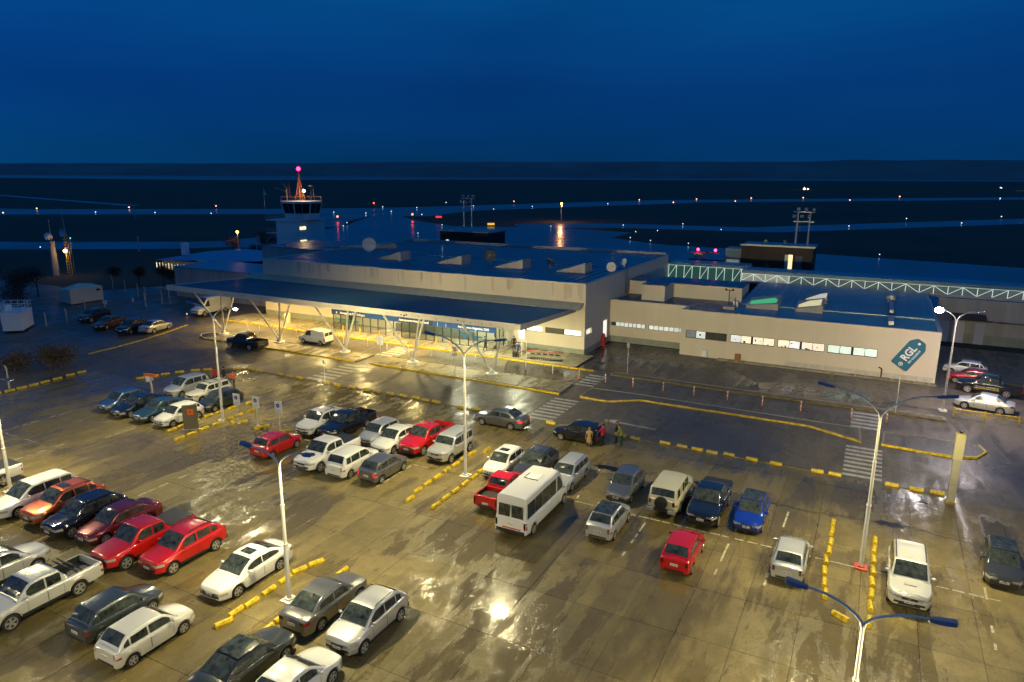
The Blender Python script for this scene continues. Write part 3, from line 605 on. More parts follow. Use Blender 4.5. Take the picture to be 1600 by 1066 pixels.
INT = [mat('lit_office_%d' % i, c, .6, emit=c, es=e * .52, var=.0) for i, (c, e) in enumerate([((.80, .88, .9), 1.0), ((1, .90, .68), 1.25), ((.76, .90, .82), 1.05), ((.9, .92, .95), 1.2), ((1, .86, .72), 1.1), ((.25, .28, .34), .30)])]
seq = [[5, 0, None, None], [0, 1, 1, 1], [1, 3, 4, 4], [2, 2, 2, 2]]
BL = mat('window_clutter', (.10, .09, .08), .7)
random.seed(4)
for (u0, u1), sq in zip(groups, seq):
    f = MB(); st = (u1 - u0) / 4
    f.box(u0, u1, WV + .1, WV + .17, 2.03, 2.1); f.box(u0, u1, WV + .1, WV + .17, 2.86, 2.93)
    for k in range(5):
        wdt = .22 if k == 2 else .05; x = min(max(u0 + st * k, u0 + wdt / 2), u1 - wdt / 2); f.box(x - wdt / 2, x + wdt / 2, WV + .09, WV + .18, 2.1, 2.86)
    f = f.build('window', DARKM, Wg)
    for k, c in enumerate(sq):
        a0 = u0 + st * k + (.12 if k == 2 else .03); a1 = u0 + st * (k + 1) - (.12 if k == 1 else .03)
        MB().box(a0, a1, WV + .13, WV + .15, 2.1, 2.86).build('pane', INT[c] if c is not None else DARKM, f)
        if c is not None and c != 2:
            q = MB()
            for r_ in range(random.randint(1, 2)):
                x = random.uniform(a0 + .05, a1 - .3); z = 2.1 + random.choice((0, 0, .25, .4)); q.box(x, x + random.uniform(.08, .28), WV + .115, WV + .125, z + .01, z + random.uniform(.08, .3))
            q.build('shelf_clutter', BL, f)
for (u0, u1, n) in ((-28.05, -23.8, 8), (-23.35, -19.1, 7)):
    f = MB().box(u0, u1, 81.1, 81.16, 1.97, 2.02).box(u0, u1, 81.1, 81.16, 2.44, 2.485).build('window', GALV, Wg); st = (u1 - u0) / n
    for k in range(n):
        if k == 0 and u0 < -25: m_ = DARKM
        else: m_ = INT[0] if k % 3 else INT[3]
        MB().box(u0 + st * k + .05, u0 + st * (k + 1) - .05, 81.12, 81.14, 2.02, 2.44).build('pane', m_, f)
        MB().box(u0 + st * k - .02, u0 + st * k + .04, 81.09, 81.17, 2.02, 2.44).build('mullion', DARKM, f)
MB().box(-28.25, WU0 - .02, 80.97, 80.995, 0, .75).build('dado', DADO, Wg)
b = MB()                                                                # base course blocks at the right end
for k in range(11): b.box(-7.5 + k * 1.26, -7.5 + k * 1.26 + 1.22, WV - .03, WV - .002, 0, .62)
b.build('base_panel', mat('base_panel', (.55, .50, .40), .7, var=.2, vs=2), Wg)
MB().box(-14.5, 6.6, WV - .75, WV - .04, -.03, .12).build('footpath', PAVE, Wg)
# upper volume on the wing
b = MB(); b.box(-28.2, -14.0, 88.0, 93, 4.7, 6.7); b.build('upper_wall', WALL, Wg)
b = MB(); b.box(-25.3, -22.4, 83.9, 87.99, 4.7, 6.9); b.build('upper_wall', WALL, Wg)
MB().box(-28.25, -13.95, 87.95, 93.05, 6.701, 6.76).build('upper_roof', ROOFD, Wg)
MB().box(-25.35, -22.35, 83.85, 87.94, 6.901, 6.96).build('upper_roof', ROOFD, Wg)
GRG = mat('lit_green_skylight', (.15, .6, .25), .4, emit=(.12, .75, .22), es=.45); YLG = mat('lit_yellow_skylight', (.8, .7, .35), .4, emit=(1, .85, .40), es=.6)
def monitor(u0, u1, v0, v1, h, g, lb):
    t = thing('roof_lantern', lb, 'skylight', ((u0 + u1) / 2, v0, 5.2)); z = 4.95
    MB().add([(u0, v0, z), (u1, v0, z), (u1, v1, z), (u0, v1, z), (u0, v0, z + h * .55), (u1, v0, z + h), (u1, v1, z + h + .5), (u0, v1, z + h * .55 + .5)], [(0, 1, 5, 4), (2, 3, 7, 6), (1, 2, 6, 5), (3, 0, 4, 7), (4, 5, 6, 7)]).build('side', WALLG, t)
    MB().add([(u0 + .25, v0 + .3, z + h * .6 + .06), (u1 - .25, v0 + .3, z + h * .96 + .06), (u1 - .25, v1 - .5, z + h + .38), (u0 + .25, v1 - .5, z + h * .6 + .38)], [(0, 1, 2, 3)]).build('pane', g, t)
monitor(-12.6, -9.2, 83.0, 86.2, 1.1, GRG, 'roof lantern with a glowing green pane on the office wing')
monitor(-7.4, -4.6, 83.3, 86.0, 1.2, YLG, 'roof lantern with a glowing yellow pane, nearer the front of the roof')
monitor(-7.1, -4.4, 88.0, 91.0, 1.2, mat('lit_cream_skylight', (.8, .72, .45), .4, emit=(1, .9, .6), es=.5), 'roof lantern with a dimmer cream pane, behind the yellow one')
t = thing('roof_vent', 'round grey ventilator with a duct on the office roof', 'vent', (2.1, 92, 5.7)); MB().lathe([(.01, 0), (.4, 0), (.4, .5), (.62, .55), (.62, 1.0), (.01, 1.15)], (2.1, 92, 5.6), n=16).build('cowl', GALV, t, smooth=40)
MB().box(1.9, 2.3, 84.8, 91.3, 5.75, 6.1).build('duct', GALV, t); MB().box(1.85, 2.35, 80.5, 83.5, 5.2, 5.6).build('duct', GALV, t)
t = thing('weather_mast', 'small mast with instruments on a plinth at the office roof edge', 'mast', (-14.4, 83.0, 5.0)); b = MB(); b.tube((-14.6, 83, 5), (-14.6, 83, 7.2), .05); b.tube((-13.9, 83.2, 5), (-13.9, 83.2, 6.3), .05); b.tube((-15, 83, 7.1), (-14.2, 83, 7.1), .04); b.sphere((-15, 83, 7.2), .13); b.sphere((-14.2, 83, 7.2), .13); b.build('mast', DARKM, t)
MB().box(-15.1, -13.8, 82.3, 83.4, 4.98, 5.35).build('plinth', WALLG, t); MB().box(-14.2, -13.6, 83.3, 83.9, 4.98, 5.9).build('cabinet', GALV, t)
# tag shaped airport sign
Tg = thing('tag_sign', 'teal luggage tag sign with white letters RGL on the office wing wall', 'sign', (4.2, WV, 2.8))
ax = Vector((math.cos(R(58)), 0, math.sin(R(58)))); pr = Vector((math.sin(R(58)), 0, -math.cos(R(58)))); o0 = Vector((3.18, WV - .1, 1.44))
def tp(a, c, y=0): q = o0 + ax * a + pr * c; return (q.x, WV - .1 - y, q.z)
out2 = [(0.1, -.87), (0.0, -.78), (0, .78), (.1, .87), (2.55, .87), (2.75, .83), (3.25, .45), (3.3, .3), (3.3, -.3), (3.25, -.45), (2.75, -.83), (2.55, -.87)]
b = MB(); n = len(out2); b.add([tp(a, c, 0) for a, c in out2] + [tp(a, c, -.09) for a, c in out2], [tuple(range(n)), tuple(range(n, 2 * n))[::-1]] + [(k, n + k, n + (k + 1) % n, (k + 1) % n) for k in range(n)]); b.build('tag_plate', TEAL, Tg, norm=True)
def ring_(a0, c0, r0, r1, m_, nm, y=.006):
    b = MB(); n = 24
    b.add([tp(a0 + r0 * math.cos(k * 2 * math.pi / n), c0 + r0 * math.sin(k * 2 * math.pi / n), y) for k in range(n)] + [tp(a0 + r1 * math.cos(k * 2 * math.pi / n), c0 + r1 * math.sin(k * 2 * math.pi / n), y) for k in range(n)],
          [(k, (k + 1) % n, n + (k + 1) % n, n + k) for k in range(n)]); b.build(nm, m_, Tg)
ring_(2.93, 0, .02, .13, SIGNW, 'tag_hole'); ring_(.34, -.02, .14, .20, SIGNW, 'round_emblem'); ring_(.34, -.02, .02, .08, SIGNW, 'round_emblem')
q = o0 + ax * 1.62 + pr * -.12
text('RGL', 1.0, SIGNW, Tg, Matrix.Translation((q.x - 4.2, -.112, q.z - 2.8)) @ Matrix.Rotation(R(90), 4, 'X') @ Matrix.Rotation(R(58), 4, 'Z'), bold=.03, sx=.88)
q = o0 + ax * 1.62 + pr * .48
text('RÍO GALLEGOS', .235, SIGNW, Tg, Matrix.Translation((q.x - 4.2, -.112, q.z - 2.8)) @ Matrix.Rotation(R(90), 4, 'X') @ Matrix.Rotation(R(58), 4, 'Z'), bold=.008)
tag(MB().box(-16.3, -15.75, WV - .35, WV - .05, .12, .95).build('meter_box', SIGNW), 'white meter box at the foot of the office wing wall', 'box')
tag(MB().box(-12.7, -12.1, WV - .3, WV - .05, .12, .85).build('meter_box', mat('rusty_box', (.35, .14, .05), .7)), 'rust orange box at the foot of the office wing wall', 'box')
b = MB(); b.tube((1.75, WV - .12, .1), (1.75, WV - .12, 1.0), .07); b.tube((1.75, WV - .12, 1.0), (1.45, WV - .12, 1.15), .07); tag(b.build('downpipe', RUST), 'rusty bent pipe on the wall left of the tag sign', 'pipe')

# ------------------------------------------------------------------ boarding corridor behind
Cr = thing('boarding_corridor', 'glazed boarding corridor with lit white truss behind the terminal', 'corridor', (-5, 104, 0))
def corridor(u0, u1, v, z0, z1, step, zr, flip=False, panels=None, wallz=0):
    MB().box(u0, u1, v - .3, v + 3.8, zr, zr + .14).build('roof', ROOF, Cr); MB().box(u0, u1, v - .35, v - .3, z1 + .08, zr + .16).build('gutter', ROOF, Cr)
    MB().box(u0, u1, v - .05, v + 3.5, z0 - .3, z0).build('floor_beam', WALLG, Cr); MB().box(u0, u1, v - .06, v + .04, z1, z1 + .08).build('top_chord', LITS, Cr)
    u = u0; i = 0
    while u < u1 - .1:
        nx = min(u + step, u1); MB().box(u, u + .07, v - .06, v + .04, z0, z1).build('truss_post', LITS, Cr)
        g = panels(u) if panels else LITG
        MB().box(u + .09, nx, v + .06, v + .08, z0, z1).build('pane', g, Cr)
        if (u + nx) / 2 > u0 and i % 2 == 0 or flip:
            a, c = ((u + .1, z0 + .05), (nx - .05, z1 - .05)); 
            if flip and u < 12 and i % 2: a, c = ((u + .1, z1 - .05), (nx - .05, z0 + .05))
            MB().tube((a[0], v - .02, a[1]), (c[0], v - .02, c[1]), .035, .035, 6).build('truss_brace', LITS, Cr)
        u = nx; i += 1
    MB().box(u0, u1, v + 3.4, v + 3.5, z0, zr).build('rear_wall', LITG, Cr)
corridor(-28.2, -16.5, 107.0, 4.8, 6.65, 1.2, 7.0)
corridor(-16.45, 32, 102.0, 5.72, 6.72, 1.55, 7.1, True, lambda u: LITB if u < -11.5 else LITG2)
for u in range(-26, 32, 6):
    v = 107.4 if u < -17 else 102.4
    if u > 5: continue
    MB().box(u, u + .4, v, v + .4, 0, 4.7 if u < -17 else 5.4).build('pier', WALLG, Cr)
St = thing('service_block', 'grey service wing with pale doors at the right beyond the parked cars', 'building', (20, 104, 0))
MB().box(7.5, 34, 101.0, 101.9, 0, 5.35).build('wall', WALLG, St)
MB().box(7.4, 34, 100.95, 101.0, 0, 1.2).build('dado', DADO, St)
MB().add([(9, 98.7, 3.3), (12.6, 98.7, 3.3), (12.6, 101, 3.7), (9, 101, 3.7), (9, 98.7, 3.2), (12.6, 98.7, 3.2), (12.6, 101, 3.6), (9, 101, 3.6)], [(0, 1, 2, 3), (7, 6, 5, 4), (0, 4, 5, 1), (1, 5, 6, 2), (3, 7, 4, 0)]).build('awning', DARKM, St)
for u0, u1 in ((7.9, 9.0), (9.4, 10.6), (11.7, 12.7)): MB().box(u0, u1, 100.9, 100.949, 0, 2.6).build('door', mat('pale_door', (.5, .5, .55), .5), St)
MB().box(12.7, 34, 100.3, 100.94, 2.9, 3.0).build('ledge', ROOFD, St)
# brown rotundas with lattice masts
def rotunda(u0, u1, v0, dep, z1, label, z0=0):
    t = thing('boarding_rotunda', label, 'building', ((u0 + u1) / 2, v0, 0))
    MB().box(u0, u1, v0, v0 + dep, z0, z1).build('wall', BROWN, t)
    b = MB(); b.box(u0 - .15, u1 + .15, v0 - .15, v0 + dep + .15, z1 + .001, z1 + .1); b.build('roof', mat('teal_roof', (.10, .25, .28), .4), t)
    b = MB()
    b.box(u0 - .2, u1 + .2, v0 - .2, v0 - .151, z1 - .05, z1 + .2); b.box(u1 + .151, u1 + .2, v0 - .15, v0 + dep, z1 - .05, z1 + .2); b.build('roof_edge', GALV, t)
    return t
r1 = rotunda(-77, -66.2, 118, 7, 9.15, 'dark brown rotunda box behind the middle of the terminal roof')
MB().box(-75.6, -75.0, 117.93, 117.99, 7.1, 7.5).build('window', LITW, r1)
r2 = rotunda(-19.4, -8.7, 118, 6, 9.2, 'dark brown rotunda box with a lit doorway behind the boarding corridor')
MB().box(-12.2, -11.6, 117.9, 117.97, 5.6, 8.0).build('lit_doorway', mat('lit_gold', (1, .7, .3), .5, emit=(1, .75, .35), es=1.3), r2)
MB().box(-12.75, -12.25, 117.9, 117.98, 5.6, 8.0).build('door', GALV, r2); MB().box(-11.2, -10.2, 117.9, 117.98, 5.6, 7.9).build('door', mat('grey_door', (.12, .12, .14), .6), r2)
for u in (-16.2, -13.3): MB().lathe([(.01, 9.3), (.2, 9.3), (.2, 9.85), (.25, 9.9), (.01, 10)], (u, 121, 0), n=10).build('roof_cowl', mat('cowl_green', (.4, .45, .3), .6), r2)
def goal_mast(u0, u1, v, z0, z1, label, lights=True):
    t = thing('floodlight_mast', label, 'mast', ((u0 + u1) / 2, v, z0))
    for u in (u0, u1): MB().tube((u, v, z0), (u, v, z1), .16, .13, 8).build('leg', GALV, t)
    for z in (z1 - .1, z1 - 1.6): MB().box(u0 - .6, u1 + .6, v - .1, v + .1, z - .08, z + .08).build('crossbar', GALV, t)
    for k in range(6):
        u = u0 - .5 + (u1 - u0 + 1) * k / 5
        b = MB(); b.cbox((u, v - .25, z1 + .35 if k % 2 else z1 - .75), (.5, .25, .4), Matrix.Rotation(R(25), 3, 'X')); b.build('floodlight', GALV, t)
    return t
goal_mast(-73.3, -71.5, 121, 9.3, 15.5, 'twin legged floodlight mast on the brown box behind the terminal roof')
goal_mast(-11.7, -9.9, 121, 9.3, 14.6, 'twin legged floodlight mast with many lamps on the right brown box')
t = thing('boarding_bridge', 'pale boarding bridge cab with two red lights left of the brown box', 'boarding bridge', (-27, 122, 0))
MB().box(-28.6, -22.2, 121, 123.6, 5.6, 6.2).build('tunnel', ROOFD, t); MB().box(-22.2, -19.6, 119.5, 123.5, 4.5, 8.4).build('cab', WALLG, t)
MB().box(-21.9, -19.9, 119.44, 119.49, 7.1, 8.1).build('window', ROOF, t); MB().box(-21.9, -19.9, 119.44, 119.49, 5.9, 6.6).build('window', LITB, t)
MB().box(-27.6, -26.0, 120.5, 122.5, 6.2, 7.2).build('machine_box', GALV, t); MB().box(-28.6, -23.5, 121.4, 121.6, 7.2, 7.4).build('red_rail', RED, t)
RB = mat('red_beacon', (1, .05, .1), .3, emit=(1, .02, .07), es=22)
for u in (-27.1, -24.2): MB().sphere((u, 121.5, 7.75), .22).build('beacon', RB, t)

# ------------------------------------------------------------------ control tower
CT = thing('control_tower', 'white control tower with glazed cab, lit roof gear and a red beacon mast', 'tower', (-108, 119, 0))
MB().box(-117.8, -111.9, 115.0, 123.8, 0, 9.9).build('shaft', TOWW, CT)
MB().box(-120.6, -111.6, 114.7, 124.1, 9.901, 10.1).build('balcony', TOWW, CT)
b = MB()
for (p, q) in (((-120.5, 114.8), (-111.7, 114.8)), ((-111.7, 114.8), (-111.7, 124)), ((-120.5, 114.8), (-120.5, 124))):
    d = Vector(q) - Vector(p); n = 14
    for k in range(n + 1): x = Vector(p) + d * k / n; b.tube((x.x, x.y, 10.1), (x.x, x.y, 11.2), .03, .03, 4)
    for z in (10.6, 11.2): b.tube((*p, z), (*q, z), .035, .035, 5)
b.build('balcony_railing', GALV, CT)
def octo(cx, cy, r, z): return [(cx + r * math.cos(R(22.5 + 45 * k)), cy + r * math.sin(R(22.5 + 45 * k)), z) for k in range(8)]
cx, cy = -114.4, 119.6
def frus(r0, z0, r1, z1, m_, nm, par=CT):
    b = MB(); b.add(octo(cx, cy, r0, z0) + octo(cx, cy, r1, z1), [(k, (k + 1) % 8, 8 + (k + 1) % 8, 8 + k) for k in range(8)] + [tuple(range(8))[::-1], tuple(range(8, 16))]); return b.build(nm, m_, par)
frus(4.0, 10.1, 4.0, 11.5, TOWW, 'cab_base'); frus(4.6, 13.65, 4.75, 14.1, TOWW, 'cab_roof'); frus(3.95, 11.52, 4.5, 13.64, mat('cab_glass', (.015, .03, .035), .08), 'cab_glazing')
a0, a1 = octo(cx, cy, 4.03, 11.5), octo(cx, cy, 4.6, 13.66)
for k in range(8):
    MB().tube(a0[k], a1[k], .13, .13, 6).build('cab_mullion', WSTEEL, CT)
    j = (k + 1) % 8; m0 = [(a0[k][i] + a0[j][i]) / 2 for i in range(3)]; m1 = [(a1[k][i] + a1[j][i]) / 2 for i in range(3)]
    MB().tube(m0, m1, .05, .05, 5).build('cab_mullion', GALV, CT)
b = MB(); r8 = octo(cx, cy, 4.6, 15.0)
for k in range(8): b.tube(r8[k], r8[(k + 1) % 8], .03, .03, 5); b.tube((r8[k][0], r8[k][1], 14.1), r8[k], .03, .03, 5)
b.build('roof_railing', mat('railing_cream', (.7, .55, .3), .5), CT)
b = MB()
for (x, y, h) in ((-3.3, -1, 2.4), (-2.6, -1.5, 3), (3.4, -.5, 3.4), (3.0, .8, 2.8), (1.6, -2, 1.6), (-1.5, 2, 2.0)): b.tube((cx + x, cy + y, 14.1), (cx + x, cy + y, 14.1 + h), .05, .03, 5)
b.box(cx + 2.9, cx + 3.9, cy - .7, cy - .3, 17.3, 17.5); b.tube((cx - 3.3, cy - 1, 16.2), (cx - 6.2, cy - 1.4, 16.9), .03); b.tube((cx - 2.6, cy - 1.5, 16.6), (cx - 4.4, cy - 1.5, 18.6), .03)
b.build('roof_aerial', mat('aerial_cream', (.6, .5, .3), .5), CT)
b = MB(); z0, z1 = 14.1, 20.6
def lat(z): s = .75 * (1 - (z - z0) / (z1 - z0)) ** 1.6 + .07; return [(cx - .3 - s, cy - s, z), (cx - .3 + s, cy - s, z), (cx - .3 + s, cy + s, z), (cx - .3 - s, cy + s, z)]
zs = [z0 + (z1 - z0) * k / 11 for k in range(12)]
for a, c in zip(zs, zs[1:]):
    A, B_ = lat(a), lat(c)
    for k in range(4): b.tube(A[k], B_[k], .04, .04, 4, False); b.tube(A[k], B_[(k + 1) % 4], .025, .025, 4, False)
b.build('lattice_mast', mat('mast_orange', (.55, .16, .07), .5), CT)
MB().sphere((cx - .3, cy, 21.0), .42).build('beacon', mat('pink_beacon', (1, .02, .2), .3, emit=(1, .01, .06), es=22), CT)
MB().sphere((cx + 1.3, cy - .4, 16.3), .26).build('roof_lamp', mat('green_lamp', (.9, 1, .5), .3, emit=(.85, 1, .42), es=40), CT)
l = bpy.data.lights.new('bulb', 'POINT'); l.energy = 420; l.color = (1, .66, .28); l.shadow_soft_size = .3; o = bpy.data.objects.new('bulb', l); COL.objects.link(o); o.parent = CT; o.location = rel(CT, (cx + 1.3, cy - 1.1, 16.0))
for z in (8.4, 5.5):
    for v, s in ((116.3, .28), (117.3, .5)): MB().box(-111.89, -111.82, v - s, v + s, z - .3, z + .3).build('window', mat('lit_tower_window', (1, .9, .5), .4, emit=(1, .92, .45), es=1.6), CT)
MB().box(-120.8, -117.81, 114.8, 117.5, 7.0, 7.15).build('landing', GALV, CT); b = MB()
for k in range(9): b.tube((-120.7 + k * .35, 114.85, 7.15), (-120.7 + k * .35, 114.85, 8.2), .03, .03, 4)
b.tube((-120.7, 114.85, 8.2), (-117.8, 114.85, 8.2), .035); b.build('landing_railing', GALV, CT)
t = thing('flagpole', 'tall pole with a limp flag at the tower balcony corner', 'flagpole', (-120.4, 114.6, 10.1)); MB().tube((-120.4, 114.6, 10.1), (-120.4, 114.6, 16.9), .06, .04).build('pole', GALV, t)
MB().add([(-120.35, 114.6, 16.8), (-119.7, 114.65, 15.6), (-119.9, 114.6, 15.3), (-120.35, 114.6, 15.2)], [(0, 1, 2, 3)]).build('flag', mat('flag_cloth', (.6, .6, .5), .8), t)
tag(MB().tube((-116, 118, 10.1), (-116.2, 118, 18.6), .05, .02).build('whip_aerial', RED), 'thin red whip aerial rising from the tower balcony', 'aerial')
# left annex of the terminal and huts
An = thing('terminal_annex', 'low pale annex stepping down at the left end of the terminal', 'building', (-90, 84, 0))
MB().box(-92.3, -77.7, 86.6, 100, 0, 8.0).build('wall', WALLG, An); MB().box(-92.4, -77.7, 86.5, 100, 8.001, 8.08).build('roof', ROOFD, An)
MB().box(-103, -79.8, 77.5, 86.5, 0, 4.9).build('wall', WALLG, An); MB().box(-103.1, -79.8, 77.4, 86.49, 4.901, 5.0).build('roof', ROOF, An)
MB().box(-79.6, -77.62, 74.5, 86, 0, 6.2).build('wall', WALLG, An)
Bh = thing('blue_roofed_hall', 'hall with a low hipped bright blue roof left of the terminal', 'building', (-117, 100, 0))
MB().box(-131, -104, 96, 107, 0, 2.6).build('wall', WALLG, Bh)
MB().add([(-132, 95, 2.5), (-103, 95, 3.9), (-103, 108, 3.9), (-132, 108, 2.5), (-124, 101.5, 4.1), (-113, 101.5, 5.2)], [(0, 1, 5, 4), (1, 2, 5), (2, 3, 4, 5), (3, 0, 4)]).build('roof', mat('bright_blue_roof', (.04, .28, .50), .35), Bh)
MB().box(-118.5, -110, 94.2, 95.9, 0, 3.2).build('porch', WALL, Bh)
MB().box(-114.2, -112.7, 94.12, 94.19, 1.6, 2.4).build('window', mat('lit_amber', (1, .6, .2), .4, emit=(1, .5, .12), es=2.2), Bh)
random.seed(14)
for k in range(13):
    u = -131.5 + k * .92; MB().box(u, u + .12 + .2 * random.random(), 94.9, 94.98, .7 + random.random() * .5, 1.8 + random.random() * .4).build('window', random.choice([mat('fairy_a', (1, .8, .4), .4, emit=(1, .8, .35), es=1.5), mat('fairy_b', (.6, .9, .5), .4, emit=(.6, .8, .4), es=.8), mat('fairy_c', (1, .5, .2), .4, emit=(1, .45, .2), es=1.5)]), Bh)
MB().box(-127.5, -126.3, 98, 99, 3.5, 6.0).build('water_tank', SIGNW, Bh)
Hu = thing('arched_shed', 'pale shed with a curved top beyond the dark parked cars', 'shed', (-109.8, 67, 0))
b = MB(); pts = [(-112.4, 64.0), (-107.4, 64.0), (-106.4, 70), (-111.4, 71)]
b.add([(-109.7, 63.95, .1), (-109.9, 69.3, .1), (-114.5, 70.5, .1), (-114.0, 64.8, .1), (-109.7, 63.95, 2.35), (-109.9, 69.3, 2.3), (-114.5, 70.5, 2.2), (-114.0, 64.8, 2.0), (-112.0, 66.8, 2.9)], [(0, 1, 5, 4), (1, 2, 6, 5), (2, 3, 7, 6), (3, 0, 4, 7), (4, 5, 8), (5, 6, 8), (6, 7, 8), (7, 4, 8)]); b.build('wall', WALL, Hu)
MB().box(-109.75, -109.62, 68.2, 68.7, 1.7, 1.95).build('vent_hole', DARKM, Hu)
Gb = thing('guard_booth', 'white booth with a railed roof cut by the left edge of the photo', 'booth', (-98.2, 48.6, 0))
b = MB(); b.add([(-97.7, 48.0, .25), (-95.9, 49.4, .25), (-99, 52.5, .25), (-101.5, 50.5, .25), (-97.9, 48.0, 2.55), (-96.0, 49.4, 2.55), (-99, 52.5, 2.55), (-101.7, 50.5, 2.55)], [(0, 1, 5, 4), (1, 2, 6, 5), (2, 3, 7, 6), (3, 0, 4, 7), (4, 5, 6, 7)]); b.build('wall', SIGNW, Gb)
b = MB()
P4 = [(-98.0, 48.1), (-96.1, 49.4), (-98.9, 52.4), (-101.6, 50.6)]
for k in range(4):
    p, q = Vector(P4[k]), Vector(P4[(k + 1) % 4])
    for i in range(5): x = p.lerp(q, i / 4); b.tube((x.x, x.y, 2.55), (x.x, x.y, 3.5), .035, .035, 5)
    for z in (3.05, 3.5): b.tube((p.x, p.y, z), (q.x, q.y, z), .035, .035, 5)
b.build('roof_railing', SIGNW, Gb); MB().box(-99.6, -98.8, 49.2, 50.0, 2.56, 3.3).build('roof_box', SIGNW, Gb)
# radar and beacon towers far left
t = thing('beacon_tower', 'pale concrete tower with dishes beyond the dark shrubs at far left', 'tower', (-145.3, 82.6, 0)); MB().tube((-145.3, 82.6, -2), (-145.3, 82.6, 6.7), .7, .5, 10).build('shaft', WALLG, t); MB().sphere((-145.9, 82.4, 7.6), .75).build('radome', SIGNW, t); MB().tube((-145.3, 82.6, 6.7), (-145.4, 82.6, 11.0), .07, .04).build('aerial', GALV, t)
t = thing('beacon_tower', 'lattice ladder tower lit by an orange lamp at far left', 'tower', (-142.5, 84, 0)); b = MB()
for du in (-.5, .5):
    for dv in (-.5, .5): b.tube((-142.5 + du, 84 + dv, -2), (-142.5 + du * .6, 84 + dv * .6, 8.0), .07)
for k in range(14): b.tube((-143, 83.5, k * .55), (-142, 83.5, k * .55), .05)
b.build('lattice', mat('lattice_yellow', (.55, .4, .1), .5), t); MB().tube((-142.6, 84, 8), (-143.4, 84, 13.3), .06, .03).build('aerial', GALV, t)
dm = MB(); dm.lathe([(.01, 0), (.6, .1), (1.0, .35)], n=16); mx = Matrix.Translation((-142.0, 83.3, 8.6)) @ Matrix.Rotation(R(80), 4, 'X'); dm.v = [tuple(mx @ Vector(p)) for p in dm.v]; dm.build('dish', GALV, t)
MB().sphere((-142.3, 83.2, 4.9), .35).build('lamp', mat('sodium_lamp', (1, .6, .2), .3, emit=(1, .52, .12), es=14), t)
l = bpy.data.lights.new('bulb', 'POINT'); l.energy = 160; l.color = (1, .6, .2); o = bpy.data.objects.new('bulb', l); COL.objects.link(o); o.parent = t; o.location = rel(t, (-142.2, 82.7, 4.5))

# ------------------------------------------------------------------ vehicles
def interp(P, x):
    if x <= P[0][0]: return P[0][1]
    for (a, p), (c, q) in zip(P, P[1:]):
        if x <= c: t = (x - a) / (c - a); t = t * t * (3 - 2 * t) if False else t; return p + (q - p) * t
    return P[-1][1]
